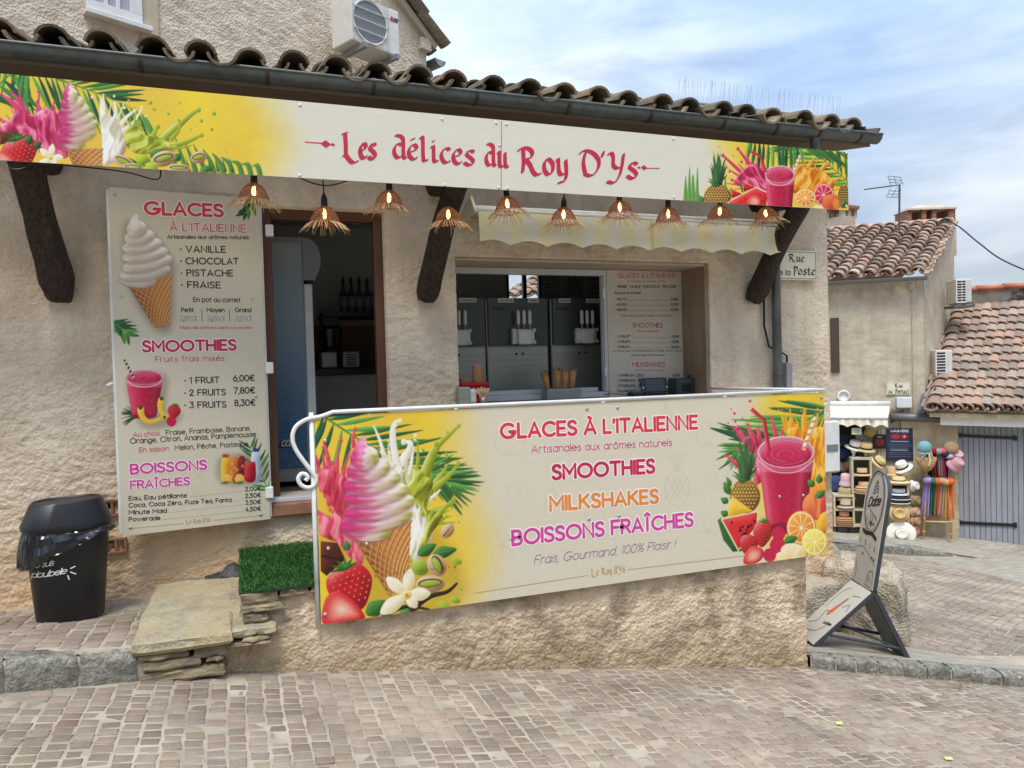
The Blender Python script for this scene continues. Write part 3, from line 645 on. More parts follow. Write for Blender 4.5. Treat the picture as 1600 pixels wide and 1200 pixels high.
# ================================================================== the ice cream shop
shop = thing('ice_cream_shop', (2.0, 5.4, 0), 'old roughcast shop with serving hatch, tiled eave and open doorway', 'shop building')
XL = -3.0
wallgrid('facade', (XL, YW, -1.0), (1, 0, 0), (0, 0, 1), 4.87-XL, 4.5, M_STUC, .0125,
         [(.15-XL, .965-XL, 1.76, 3.72), (1.476-XL, 3.637-XL, 2.33, 3.42)], amp=.0105, seed=4, parent=shop, depth=.34)
MB().bx(4.855, 4.885, YW+.02, 9.0, -1.6, 3.48).build('side_wall', M_STUC, shop)
# timber and frames
mb = MB(); mb.bx(.15, .215, 5.27, 5.34, .76, 2.72); mb.bx(.9, .965, 5.27, 5.34, .76, 2.72); mb.bx(.215, .9, 5.27, 5.34, 2.655, 2.72)
mb.build('door_frame', M_BROWNW, shop, bev=.006)
mb = MB(); mb.bx(.15, .965, 5.19, 5.34, .745, .772); mb.build('threshold', M_ALU, shop, bev=.003)
mb = MB()
for i in range(3): mb.bx(.16+i*.27, .42+i*.27, 5.15, 5.34, .655, .742)
mb.build('brick_sill', M_CLAY, shop, bev=.01)
def plank(name, mb, m, p=shop): return mb.build(name, m, p, bev=.004)
plank('counter', MB().bx(1.40, 3.72, 4.98, 5.72, 1.300, 1.338), M_WOOD)
plank('hatch_lining', MB().bx(3.60, 3.632, 5.21, 5.565, 1.34, 2.415), M_WOOD)
plank('hatch_soffit', MB().bx(1.48, 3.63, 5.215, 5.54, 2.395, 2.414), M_SMOOTH)
mb = MB(); mb.bx(1.478, 2.872, 5.545, 5.60, 2.345, 2.394); mb.bx(2.842, 2.872, 5.545, 5.62, 1.385, 2.344); mb.bx(1.478, 2.87, 5.55, 5.68, 1.34, 1.384)
mb.bx(1.48, 2.8, 5.60, 5.69, 1.385, 1.42); mb.bx(2.832, 2.842, 5.56, 5.6, 1.39, 2.34); mb.build('hatch_frame', M_ALU, shop, bev=.004)
for z in (2.2, 1.55): MB().bx(2.832, 2.850, 5.535, 5.545, z-.035, z+.035).build('hatch_hinge', M_WHITE, shop)
# interior room
mb = MB(); mb.bx(-.75, 4.78, 7.42, 7.5, 0.7, 2.34); mb.bx(-.75, 2.66, 7.42, 7.5, 2.34, 3.2); mb.bx(3.05, 4.78, 7.42, 7.5, 2.34, 3.2); mb.bx(2.66, 3.05, 7.42, 7.5, 2.63, 3.2)
mb.bx(-.83, -.75, 5.5, 7.5, .7, 3.2); mb.bx(4.78, 4.85, 5.5, 7.5, .7, 3.2); mb.bx(-.8, 4.8, 5.53, 7.5, 3.02, 3.1)
mb.build('inner_wall', M_DARK, shop)
MB().bx(-.75, 4.78, 5.34, 7.45, .70, .758).build('inner_floor', M_DIM, shop)
mb = MB()
for x in (2.66, 2.84, 2.86, 3.02): mb.bx(x, x+.022, 7.40, 7.44, 2.34, 2.63)
mb.bx(2.66, 3.05, 7.40, 7.44, 2.6, 2.63); mb.build('rear_window_frame', M_BLACK, shop)
# roof and eaves
PAL_OLD = [(124, 114, 102), (100, 94, 86), (146, 134, 116), (168, 152, 128), (126, 120, 90), (150, 116, 96), (86, 82, 76)]
tileroof('roof_tiles', (-2.82, 4.675, 3.385), (4.79, 4.675, 3.375), (-2.82, 7.3, 4.13), (4.79, 7.3, 4.12), 30, 7, PAL_OLD, shop, rad_=.092, thick=.016, seed=5, jit=.02, flat=.92)
MB().prism([(4.72, 3.355), (5.3, 3.47), (7.4, 4.06), (7.4, 4.02), (5.3, 3.43), (4.72, 3.325)], (-2.9, 0, 0), (0, 1, 0), (0, 0, 1), (1, 0, 0), 7.78).build('eave_boards', mat('eave_render', s255(120, 104, 88), .9, bump=.5, bsc=40), shop)
wallgrid('eave_cornice', (-2.9, 5.10, 3.2), (1, 0, 0), (0, 0, 1), 7.75, .26, M_STUC, .02, amp=.03, seed=31, parent=shop, depth=.08)
gut = []; GR = .062
def gutter(name, x0, x1, yc, zc, parent, r=GR, m=M_ZINC, dirx=(1, 0, 0), diry=(0, 1, 0), t=.004):
    prof = [(r*math.cos(math.pi+math.pi*i/12), r*math.sin(math.pi+math.pi*i/12)) for i in range(13)]
    prof = prof+[(p*(1-t/r*1.2), q*(1-t/r*1.2)) for p, q in prof[::-1]]
    return prof
gp = gutter('g', 0, 0, 0, 0, None)
mb = MB().prism(gp, (-3, 4.70, 3.405), (0, 1, 0), (0, 0, 1), (1, 0, 0), 7.93)
mb.tube([(-3, 4.70-GR, 3.407), (4.93, 4.70-GR, 3.407)], .0095, 10)
mb.prism([(GR*math.cos(math.pi+math.pi*i/12), GR*math.sin(math.pi+math.pi*i/12)) for i in range(13)], (4.925, 4.70, 3.405), (0, 1, 0), (0, 0, 1), (1, 0, 0), .004)
gutt = mb.build('gutter', M_ZINC, shop); autosmooth(gutt, 50)
for x in (-.48, .2, .83, 1.5, 2.16, 2.8, 3.42, 3.9, 4.31, 4.72):
    b = MB(); P = [np.array([x, 4.70+(GR+.004)*math.cos(a), 3.405+(GR+.004)*math.sin(a)]) for a in np.linspace(math.pi*.93, math.pi*2, 12)]
    for i in range(11): b.box((P[i]+P[i+1])/2, (.022, np.linalg.norm(P[i+1]-P[i])+.003, .004), [(1, 0, 0), unit(P[i+1]-P[i]), np.cross((1, 0, 0), unit(P[i+1]-P[i]))])
    b.build('gutter_bracket', plain(66, 52, 46, .7), gutt)
mb = MB(); mb.tube([(4.31, 4.71, 3.35), (4.31, 4.72, 3.25), (4.27, 4.98, 3.08), (4.255, 5.135, 2.9), (4.255, 5.135, -.55)], .038, 16)
for z in (2.62, 1.5): mb.cyl((4.255, 5.135, z-.012), (4.255, 5.135, z+.012), .043, 16)
autosmooth(mb.build('downpipe', M_ZINC, shop), 50)
mb = MB(); mb.tube([(4.16, 5.17, 2.25), (4.15, 5.165, 1.9), (4.19, 5.16, 1.72), (4.3, 5.16, 1.68), (4.375, 5.16, 1.64), (4.375, 5.16, 1.5)], .009, 8)
mb.build('cable', M_BLACK, shop)
MB().bx(4.345, 4.405, 5.13, 5.185, .95, 1.58).build('cable_duct', plain(150, 152, 150), shop, bev=.004)
# timber brackets under the sign
def log(pts, rr, seed, mbx, n=14):
    r = np.random.default_rng(seed); P = catmull(pts, 5); R_ = np.interp(np.linspace(0, 1, len(P)), np.linspace(0, 1, len(rr)), rr); rings = []
    for i, p in enumerate(P):
        t = unit(P[min(i+1, len(P)-1)]-P[max(i-1, 0)]); a = unit(np.cross(t, (0, 0, 1.0)) if abs(t[2]) < .98 else (1, 0, 0)); b = np.cross(t, a); ring = []
        for j in range(n):
            q = 2*math.pi*j/n; k = R_[i]*(1+.34*(float(fbm(i*.22+seed, j*.8, seed, 3))-.5)); c, s_ = math.cos(q), math.sin(q)
            k /= max(abs(c), abs(s_))**.55; ring.append(p+a*k*c+b*k*s_)
        rings.append(ring)
    mbx.loft(rings)
brs = [((-1.04, -1.06), .080, -1.0), ((1.235, 1.36), .068, 1.4), ((4.03, 4.13), .066, 4.12)]
for k, ((xb, xt), r_, xo) in enumerate(brs):
    mb = MB(); log([(xb, 5.16, 2.10), (xb+.02, 5.10, 2.2), ((xb+xt)/2, 4.86, 2.55), (xt, 4.64, 2.84)], [r_*.78, r_*1.1, r_, r_*1.02], 40+k, mb)
    log([(xt, 5.2, 2.93), (xt, 4.9, 2.9), (xt, 4.56, 2.86)], [.085, .09, .085], 60+k, mb)
    autosmooth(mb.build('timber_bracket', M_LOG, shop), 60)
MB().bx(-2.6, 4.38, 4.62, 4.70, 2.94, 3.02).build('sign_rail', M_LOG, shop, bev=.004)
# bird spikes above the tiles
mb = MB()
for i in range(64):
    x = 3.25+i*.025; z = 3.64; a = random.uniform(-.25, .25)
    mb.tube([(x, 5.0, z), (x+a*.12, 4.97+random.uniform(-.03, .03), z+.17)], .0011, 4)
mb.bx(3.25, 4.83, 4.99, 5.01, 3.63, 3.64)
mb.build('bird_spikes', plain(176, 180, 182, .4, .6), shop)
# clay air bricks
for (px, py, w_) in ((176, 793, .12), (182, 852, .12)):
    p = atY(px, py, YW-.012); mb = MB(); x, z = p[0], p[2]; h = .105 if py < 800 else .095
    mb.bx(x-w_/2, x+w_/2, 5.165, 5.21, z+h/2-.014, z+h/2); mb.bx(x-w_/2, x+w_/2, 5.165, 5.21, z-h/2, z-h/2+.014)
    for dx in (-w_/2+.007, 0, w_/2-.007): mb.bx(x+dx-.008, x+dx+.008, 5.166, 5.21, z-h/2+.014, z+h/2-.014)
    mb.bx(x-w_/2, x+w_/2, 5.196, 5.2, z-h/2, z+h/2, 1)
    mb.build('air_brick', [M_CLAY, M_BLACK], shop, bev=.002)
mb = MB(); mb.bx(4.70, 4.875, 5.10, 5.19, .62, 1.06); q = mb.build('meter_box', M_WHITE, shop, bev=.01)
MB().bx(4.73, 4.85, 5.094, 5.099, .80, .86).build('meter_window', plain(120, 128, 132), q)
# ================================================================== retaining wall, steps, landing
rw = thing('retaining_wall', (1.6, 4.6, -.4), 'stained rendered retaining wall under the long fruit banner', 'retaining wall')
wallgrid('wall_face', (-.46, YR, -1.0), (1, 0, 0), (0, 0, 1), 4.12, 1.43, M_RET, .0125, amp=.0125, seed=14, parent=rw, depth=.3, top=lambda u: np.interp(u, [0, .42, .5, 3.2, 4.12], [1.18, 1.2, 1.42, 1.42, 1.38]))
MB().bx(-.05, 3.655, YR+.03, 5.2, -.9, .425).build('landing', M_RET, rw)
MB().bx(3.62, 3.66, YR+.02, 5.2, -1.0, .38).build('wall_end', M_RET, rw)
steps = thing('stone_steps', (-.3, 4.6, .1), 'rough schist step with one broad slab on stacked flat stones', 'steps')
def slabshape(P):
    P = P.copy(); P[..., 2] = np.clip(P[..., 2], -.5, .5); return P
def stone(name, x0, x1, y0, y1, z0, z1, m, seed, parent, tilt=0):
    """a split flat stone: flat top and bottom, ragged sides"""
    r = np.random.default_rng(seed); nn = 40; rings = []
    a, b = (x1-x0)/2, (y1-y0)/2; cx, cy = (x0+x1)/2, (y0+y1)/2
    for z, ins in ((z0, .012), (z0+(z1-z0)*.3, -.002), (z0+(z1-z0)*.62, .003), (z1-.008, .002), (z1, .016)):
        ring = []
        for j in range(nn):
            q = 2*math.pi*j/nn; c, s_ = math.cos(q), math.sin(q); k = 1/max(abs(c), abs(s_))**.93
            e = .05*(float(fbm(j*.42, z*25, seed, 4))-.5)-ins
            ring.append((cx+(a*k+e)*c, cy+(b*k+e)*s_, z+.006*(float(vn(j*.8, z*40, seed))-.5)+tilt*(c*k)*a))
        rings.append(ring)
    mb = MB().loft(rings, caps=False); n0 = mb.n
    for ring, fl in ((rings[0], 1), (rings[-1], 0)):
        G = [[np.array(p)*t+np.array([cx, cy, ring[0][2]])*(1-t) for p in ring+ring[:1]] for t in np.linspace(0, 1, 14)]
        G = np.array(G); G[1:-1, :, 2] += .012*(fbm(G[1:-1, :, 0]*14, G[1:-1, :, 1]*14, seed, 4)-.5)
        mb.sheet(G[::-1] if fl else G)
    return autosmooth(mb.build(name, m, parent), 45)
stone('slab', -.56, -.09, 4.02, 5.16, .235, .300, M_SLAB, 1, steps, -.006)
stone('slab', -.10, .12, 4.06, 4.4, .245, .292, M_SLAB, 2, steps)
stone('slab', -.13, .05, 4.38, 5.19, .24, .297, M_SLAB, 12, steps)
for k, (x0, x1, z0, z1) in enumerate([(-.53, -.30, .196, .232), (-.28, -.12, .178, .234), (-.52, -.24, .138, .190), (-.22, -.13, .150, .174), (-.53, -.13, .078, .132), (-.06, .09, .222, .244), (-.11, .10, .206, .222)]):
    stone('flat_stone', x0, x1, 4.045, 4.36, z0, z1, M_SCH, 20+k, steps, random.uniform(-.02, .03))
for k, (x0, x1, z0, z1, y) in enumerate([(-.045, .10, .295, .345, 4.12), (-.05, .16, .348, .385, 4.11), (-.045, .14, .388, .455, 4.13), (.15, .3, .40, .452, 4.135), (.31, .5, .405, .45, 4.135)]):
    stone('flat_stone', x0, x1, y, 4.5, z0, z1, M_SCH, 30+k, steps)
G = np.array([[(x, y, .296+(z-.296)*np.clip((x+.28)/.16, .05, 1)*(.6+.8*float(vn(x*22, 3, 5)))+.02*(float(vn(x*30, y*90, 5))-.5)) for x in np.linspace(-.27, -.04, 26)] for y, z in ((5.12, .296), (5.135, .32), (5.15, .335), (5.165, .35), (5.195, .36))])
MB().sheet(G).build('tarred_joint', mat('bitumen_patch', s255(52, 52, 54), .45, bump=.8, bsc=40), steps, True)
# ================================================================== house behind and above the shop
UA = np.array([1.431, 7.75, 4.92]); UU = np.array([.885, .466, 0]); UU = unit(UU); UZ = np.array([0, 0, 1.0]); UD = np.cross(UU, UZ)
def pu(x, y, o=0): return atP(x, y, UA+UD*o, UD)
house = thing('upper_house', pu(400, 60)*[1, 1, 0]+np.array([0, 0, 3.4]), 'pale roughcast house rising behind the tiled shop roof', 'house')
pc_ = pu(665, 68); L0 = pc_-UU*7.5; zb = 3.3
h1 = pc_[2]-zb; w1, w2 = pu(133, 13), pu(220, 39); wz = (w1[2]+w2[2])/2
uof = lambda p: float((p-L0)@UU)
slope = (pu(615, 0)[2]-pc_[2])/(uof(pc_)-uof(pu(615, 0)))
topf = lambda u: h1+slope*np.clip(7.5-u, 0, 3.2)
wallgrid('wall', L0*[1, 1, 0]+[0, 0, zb], UU, UZ, 7.5, h1+slope*3.2, M_UP, .03, amp=.012, seed=51, parent=house, depth=.25, top=topf)
# right flank and roof with its eave
S2 = -UD
q0 = pc_*[1, 1, 0]+np.array([0, 0, zb]); MB().prism([(0, 0), (6, 0), (6, h1), (0, h1)], q0-UU*.04, S2, UZ, UU, .04).build('flank_wall', M_UP, house)
def roofp(u, z, o): return L0*[1, 1, 0]+UU*u+np.array([0, 0, z])+UD*o
vd = unit(UU-UZ*slope); vn_ = unit(np.cross(UD, vd)); vn_ = vn_ if vn_[2] > 0 else -vn_
pt = roofp(7.5, zb+h1, .07)-vd*3.2
MB().prism([(0, 0), (3.3, 0), (3.3, .07), (0, .07)], pt, vd, vn_, S2, 6).build('roof', M_SMOOTH, house)
tileroof('roof_tiles', roofp(7.5, zb+h1, -5)+vd*.12+vn_*.07, roofp(7.5, zb+h1, .1)+vd*.12+vn_*.07, roofp(7.5, zb+h1, -5)-vd*3.2+vn_*.07, roofp(7.5, zb+h1, .1)-vd*3.2+vn_*.07, 20, 9, PAL_OLD, house, rad_=.095, seed=8)
gq = roofp(7.5, zb+h1, .10)+vd*.20-vn_*.06
o = MB().prism([(p*1.25, q*1.25) for p, q in gp], gq, UU, UZ, S2, 5).build('gutter', M_ZINC, house); autosmooth(o, 50)
MB().prism([(GR*1.22*math.cos(math.pi+math.pi*i/12), GR*1.22*math.sin(math.pi+math.pi*i/12)) for i in range(13)], gq+S2*.01, UU, UZ, S2, .004).build('gutter_end', plain(160, 166, 170, .5, .4), house)
MB().prism([(-.12, -.10), (.02, -.10), (.02, .02), (-.12, .02)], roofp(7.5, zb+h1, 0)+UD*.07, UU, UZ, S2, .5).build('corner_corbel', M_UP, house)
# window
wu0, wu1 = uof(w1), uof(w2)
win = MB()
def wb(u0, u1, z0, z1, o0, o1, mb, m=0): mb.box(roofp((u0+u1)/2, (z0+z1)/2, (o0+o1)/2), (u1-u0, z1-z0, abs(o1-o0)), (UU, UZ, UD), m); return mb
wb(wu0, wu1, wz-.02, wz+.06, .0, .045, win); wb(wu1-.09, wu1, wz+.06, wz+1.3, 0, .045, win); wb(wu0, wu0+.05, wz+.06, wz+1.3, 0, .045, win)
n_ = 3; st = (wu1-.09-wu0-.05)/n_
for i in (1, 2): wb(wu0+.05+st*i-.014, wu0+.05+st*i+.014, wz+.06, wz+1.3, .01, .04, win)
wf = win.build('window_frame', M_WHITE, house, bev=.004)
wb(wu0+.04, wu1-.08, wz+.05, wz+1.3, .012, .022, MB()).build('window_pane', mat('curtained_glass', s255(176, 172, 184), .12, c2=s255(160, 158, 172), sc=2), wf)
wb(wu0-.02, wu1+.06, wz-.06, wz-.02, 0, .09, MB()).build('window_sill', M_WHITE, house, bev=.005)
wb(wu1, wu1+.13, wz-.1, wz+1.3, 0, .025, MB()).build('window_surround', M_SMOOTH, house)
# ------------------------------------------------------------------ air conditioner on the upper wall
def aircon(name, O, U, D, w, h, d, label, cat='air conditioner', side_vents=False, fan=True, group=None, ax2=None):
    """O = lower left corner of the front face; U right, D out of the front"""
    Zv = np.array([0, 0, 1.0]); r = thing(name, O+U*w/2-D*d/2, label, cat, group)
    B = lambda a, b, z0, z1, o0, o1, mb: mb.box(O+U*(a+b)/2+Zv*(z0+z1)/2+D*(o0+o1)/2, (b-a, z1-z0, o1-o0), (U, Zv, D))
    B(0, w, 0, h, -d, 0, MB()).build('casing', plain(224, 222, 214, .45), r, bev=.012)
    if fan:
        c = O+U*w*.37+Zv*h*.5; R_ = h*.45; mb = MB()
        mb.lathe(c+D*.002, [(R_*1.04, -.0), (R_*1.04, .012), (R_*.97, .012), (R_*.97, .001)], 32, ax=(U, Zv, D)); mb.build('fan_ring', M_WHITE, r, True)
        MB().lathe(c, [(R_*.98, .001), (R_*.98, .004), (.001, .004)], 32, ax=(U, Zv, D)).build('fan_opening', plain(126, 130, 132), r)
        mb = MB()
        for k in range(9): mb.tube([c+D*.012+(U*math.cos(a)+Zv*math.sin(a))*R_*(k+1)/9.6 for a in np.linspace(0, 2*math.pi, 30)[:-1]], .0011, 4, closed=True)
        for k in range(5):
            zz = -R_*1.02+R_*2.04*k/4; mb.box(c+Zv*zz+D*.02, (R_*2.15, .008, .006), (U, Zv, D))
        for k in (-1, 1): mb.box(c+U*R_*1.04*k+D*.02, (.008, R_*2.06, .006), (U, Zv, D))
        mb.build('fan_grille', plain(198, 202, 202), r)
    if side_vents:
        mb = MB(); nR = 8
        for k in range(nR):
            z = h*(.12+.76*k/(nR-1))
            for a, b in (((.12, .52), (.58, .88)) if side_vents == 2 else ((.12, .85),)): B(w*a, w*b, z-h*.032, z+h*.032, .001, .004, mb)
        mb.build('vent_slots', M_BLACK, r)
    return r
FA = UA+UD*.50
fo = lambda x, y: atP(x, y, FA, UD)
a0, a1 = fo(550, 61), fo(625, 90); w_ = float((a1-a0)@UU); zc = (a0[2]+a1[2])/2; zt = fo(624, 19)[2]
ac = aircon('air_conditioner', np.array([a0[0], a0[1], zc]), UU, UD, w_, zt-zc, .32, 'white air conditioner with round fan grille on pale upper house wall')
pn = Panel([a0[0], a0[1], zc], UU, UZ, w_, zt-zc); MR = plain(196, 40, 40)
V = []; F = []
for k, (cx, cz) in enumerate(((.845, .80), (.825, .755), (.865, .755))):
    cx *= w_; cz *= (zt-zc); s_ = .022; n = len(V); V += [pn.pt(cx-s_*.6, cz, .003), pn.pt(cx, cz-s_, .003), pn.pt(cx+s_*.6, cz, .003), pn.pt(cx, cz+s_, .003)]; F.append((n, n+1, n+2, n+3))
link('emblem', V, F, MR, ac)
write(pn, ac, 'lettering', 'MITSUBISHI', (w_*.885, (zt-zc)*.775), (w_*.99, (zt-zc)*.775), .022, .2, plain(70, 70, 74), px=False, d=.003)
write(pn, ac, 'lettering', 'ELECTRIC', (w_*.885, (zt-zc)*.73), (w_*.97, (zt-zc)*.73), .022, .2, plain(70, 70, 74), px=False, d=.003)
mb = MB()
for t in (.18, .84):
    p = np.array([a0[0], a0[1], zc])+UU*w_*t; mb.box(p-UZ*.04-UD*.17, (.04, .045, .5), (UU, UZ, UD)); mb.box(p-UZ*.09-UD*.33, (.03, .03, .4), (UU, unit(UZ+UD*.8), np.cross(UU, unit(UZ+UD*.8))))
mb.build('wall_bracket', plain(150, 154, 156, .5, .5), ac)
# ================================================================== hat shop house across the side street
FC = atD(1446, 600, 14.0); FU = np.array([.8, -.6, 0]); FD = np.cross(FU, UZ)
def fp(x, y, o=0.): return atP(x, y, FC+FD*o, FD)
fu = lambda p: float((p-FC)@FU)
FS = np.array([.866, .5, 0]); FSn = np.cross(FS, UZ)
base = fp(1446, 832)[2]
hat = thing('hat_shop_house', [FC[0]-1, FC[1]+1, base], 'grey roughcast house with hats under a cream awning', 'house')
E1 = fp(1444, 431, .12); e_l = 8.2
zt = fp(1400, 436)[2]; O = FC*[1, 1, 0]-FU*e_l+np.array([0, 0, base-1.2])
ox = lambda px, py: fu(fp(px, py))+e_l
wallgrid('front_wall', O, FU, UZ, e_l, zt-base+1.2, M_FAR, .04, [(ox(1250, 700), ox(1356, 700), .9, fp(1330, 640)[2]-base+1.2)], amp=.012, seed=61, parent=hat, depth=.3)
R1 = atP(1490, 349, FC, FSn); R0 = R1-FU*e_l; E0 = E1-FU*e_l
cb = FC*[1, 1, 0]+np.array([0, 0, base-1.2]); rb = R1*[1, 1, 0]+np.array([0, 0, base-1.2])
link('side_wall', [cb, rb, R1-UZ*.05, E1*[1, 1, 0]+FC*[0, 0, 0]+np.array([0, 0, E1[2]-.03])-FD*.12], [(0, 1, 2, 3)], M_FAR, hat)
PAL_PINK = [(172, 146, 128), (156, 134, 118), (184, 160, 142), (124, 112, 102), (194, 172, 152), (164, 126, 100), (140, 126, 114)]
tileroof('roof_tiles', E0, E1, R0, R1, 30, 15, PAL_PINK, hat, rad_=.125, seed=12, thick=.03, seg=6, jit=.02)
link('roof_back', [R0, R1, R1-FD*3-FU*.8-UZ*1.2, R0-FD*3-UZ*1.2], [(0, 1, 2, 3)], M_CLAY, hat)
mb = MB(); 
for k in range(18):
    p = R1-FU*(k*.46+.02); mb.lathe(p+UZ*.02, [(.10, -.5), (.115, 0)], 10, ax=(np.array([0, 0, 1.]), np.cross(FU, UZ), FU))
o = mb.build('ridge_tiles', mat('ridge_clay', s255(206, 164, 138), .9, c2=s255(180, 136, 110), sc=3), hat, True)
o = MB().prism([(p*1.1, q*1.1) for p, q in gp], E1-FU*e_l+FD*.10-UZ*.02, FD*-1, UZ, FU, e_l+.02).build('gutter', plain(120, 122, 120, .5, .3), hat); autosmooth(o, 50)
# the side wall's lead flashing and shutter, vent, little boxes
p0, p1 = fp(1297, 497, .02), fp(1312, 582, .02)
MB().box((p0+p1)/2, (abs(fu(p1)-fu(p0)), p0[2]-p1[2], .05), (FU, UZ, FD)).build('shutter', mat('dark_brown_shutter', s255(72, 58, 50), .6, sc=5, vec=(8, 8, .6)), hat, bev=.006)
MB().lathe(fp(1318, 619, 0), [(.12, 0), (.12, .04), (.085, .045), (.08, .01), (.001, .01)], 18, ax=(FU, UZ, FD)).build('wall_vent', M_WHITE, hat, True)
MB().box(fp(1424, 448, .04), (.09, .11, .08), (FU, UZ, FD)).build('junction_box', plain(198, 184, 160), hat, bev=.008)
q = MB().box(fp(1412.5, 629, .06), (.26, .20, .12), (FU, UZ, FD)).build('meter_cabinet', plain(214, 216, 220), hat, bev=.015)
MB().tube([fp(1424, 452, .02), fp(1426, 560, .02), fp(1427, 640, .02), fp(1415, 646, .03), fp(1400, 640, .03), fp(1388, 632, .03)], .008, 6).build('wall_cable', plain(180, 166, 146), hat)
mb = MB(); mb.tube([fp(1392, 660, .02), fp(1402, 655, .03), fp(1425, 650, .05), fp(1446, 646, .05), fp(1453, 625, .1), fp(1462, 606, .2)], .016, 6); mb.tube([fp(1412, 640, .03), fp(1405, 646, .03), fp(1392, 643, .03)], .01, 6)
mb.build('power_cable', plain(44, 46, 50), hat)
MB().tube([fp(1391, 651, .1), fp(1470, 654, .1)], .075, 12).build('rain_pipe', plain(118, 118, 116, .5, .3), hat, True)
# chimneys
def chim(px0, px1, pyb, pyt, D_, name, label, style):
    a, b = atD(px0, pyb, D_), atD(px1, pyb, D_); w_ = np.linalg.norm(b-a); h = (atD(px0, pyt, D_)-a)[2]; c = (a+b)/2; c[2] = a[2]
    r = thing(name, c, label, 'chimney'); X = unit((b-a)*[1, 1, 0]); Y = np.cross(UZ, X); bb = lambda x0, x1, y0, y1, z0, z1, mb: mb.box(c+X*(x0+x1)/2+Y*(y0+y1)/2+UZ*(z0+z1)/2, (x1-x0, y1-y0, z1-z0), (X, Y, UZ)); H = w_/2
    if style == 0:
        ct = math.cos(.5); X2 = X*math.cos(.5)+Y*math.sin(.5); X, Y = X2, np.cross(UZ, X2); H *= .78
        bb(-H, H, -H, H, -.8, h*.45, MB()).build('stack', M_FAR, r)
        mb = MB()
        for sx in (-1, -.1, .9):
            for sy in (-1, .8): bb(sx*H*.98, sx*H*.98+.10, sy*H*.98, sy*H*.98+.10, h*.45, h*.86, mb)
        bb(-H, H, -H, H, h*.45, h*.5, mb); mb.build('pier', M_FAR, r)
        mb = MB(); bb(-H*1.15, H*1.15, -H*1.15, H*1.15, h*.84, h*.9, mb)
        for k in range(6): mb.tube([c+X*(-H*1.2+2.4*H*k/5)+Y*-H*1.25+UZ*h*.93, c+X*(-H*1.2+2.4*H*k/5)+Y*H*1.25+UZ*h*.97], .05, 8)
        mb.build('tile_cap', mat('cap_tiles', s255(150, 110, 90), .9, sc=8), r)
    else:
        bb(-H, H, -.3, .3, -.8, .02, MB()).build('stack', M_FAR, r); mb = MB()
        for f, g in ((-1, -.82), (-.40, -.20), (.02, .20), (.72, 1)): bb(f*H, g*H, -.28, .28, .02, h*.66, mb)
        mb.build('brick_pier', M_CLAY, r, bev=.01)
        rings = []
        for z, k in ((h*.62, 1.03), (h*.72, 1.0), (h*.88, .62), (h*.97, .3), (h, .05)):
            rings.append([c+X*H*k*u+Y*.32*k*v+UZ*z for u, v in ((-1, -1), (0, -1), (1, -1), (1, 1), (0, 1), (-1, 1))])
        MB().loft(rings).build('domed_cap', M_FAR, r)
chim(1296, 1333, 357, 325, 17.6, 'chimney', 'small square chimney with pillared top and tile cap behind the ridge', 0)
chim(1408, 1482, 350, 322, 17.2, 'chimney', 'wide chimney of orange brick openings under a domed cap', 1)
an = thing('television_antenna', atD(1405, 352, 15.4), 'rooftop television aerial on a thin mast beside the orange chimney', 'antenna')
AD = 15.4; ap = lambda x, y, o=0: atD(x, y, AD+o)
MB().tube([ap(1405, 360), ap(1405.5, 288)], .02, 8).build('mast', plain(96, 100, 104, .4, .6), an)
mb = MB(); mb.tube([ap(1350, 296), ap(1406, 289)], .012, 6)
for k in range(14): x = 1352+k*3.3; y = 296-k*.45; mb.tube([ap(x, y, -.12), ap(x, y, .12)], .007, 4); mb.tube([ap(x-.8, y-1.2), ap(x+.8, y+1.2)], .009, 4)
mb.build('boom', plain(90, 92, 96, .4, .6), an)
mb = MB()
for (xa, ya, xb, yb) in ((1387, 275, 1392, 289), (1407, 277, 1411, 289), (1397, 276, 1401, 290), (1391, 294, 1385, 308), (1408, 296, 1403, 308), (1402, 292, 1393, 308)): mb.tube([ap(xa, ya), ap(xb, yb)], .007, 4)
for (xa, ya, xb, yb) in ((1387, 275, 1407, 277), (1388.5, 280, 1408.5, 282), (1390, 285, 1410, 286), (1385, 308, 1403, 308), (1387, 303, 1405, 303.5), (1389, 298, 1407, 299)): mb.tube([ap(xa, ya), ap(xb, yb)], .007, 4)
mb.build('reflector', plain(110, 112, 116, .4, .6), an)
tag(MB().tube(catmull([atD(1460, 347, 15.6), atD(1490, 349, 15.2), atD(1530, 380, 14.5), atD(1570, 408, 14), atD(1660, 445, 13)], 8), .014, 6).build('overhead_cable', M_BLACK, None), 'black cable sagging from the ridge across the sky', 'cable')
# ================================================================== lock-up garage
gar = thing('garage', fp(1540, 838)*[1, 1, 1], 'low tiled lock-up with grey plank doors and white fascia', 'garage')
M_CREAM = stucco('cream_render', s255(214, 198, 166), s255(190, 174, 144), s255(176, 156, 128), sc3=1.6)
gz = fp(1497, 835)[2]; gzt = fp(1497, 661)[2]
def fb(x0, x1, y0, y1, o0, o1, mb, m=0):
    a, b = fp(x0, (y0+y1)/2), fp(x1, (y0+y1)/2); z0 = fp((x0+x1)/2, y1)[2]; z1 = fp((x0+x1)/2, y0)[2]
    c = (a+b)/2; c[2] = (z0+z1)/2; return mb.box(c+FD*(o0+o1)/2, (abs(fu(b)-fu(a)), abs(z1-z0), abs(o1-o0)), (FU, UZ, FD), m)
a, b = fp(1408, 740), fp(1497, 740); O = a*[1, 1, 0]+np.array([0, 0, gz-.6])+FD*.05
wallgrid('wall', O, FU, UZ, fu(b)-fu(a), gzt-gz+.75, M_CREAM, .03, amp=.014, seed=71, parent=gar, depth=.2)
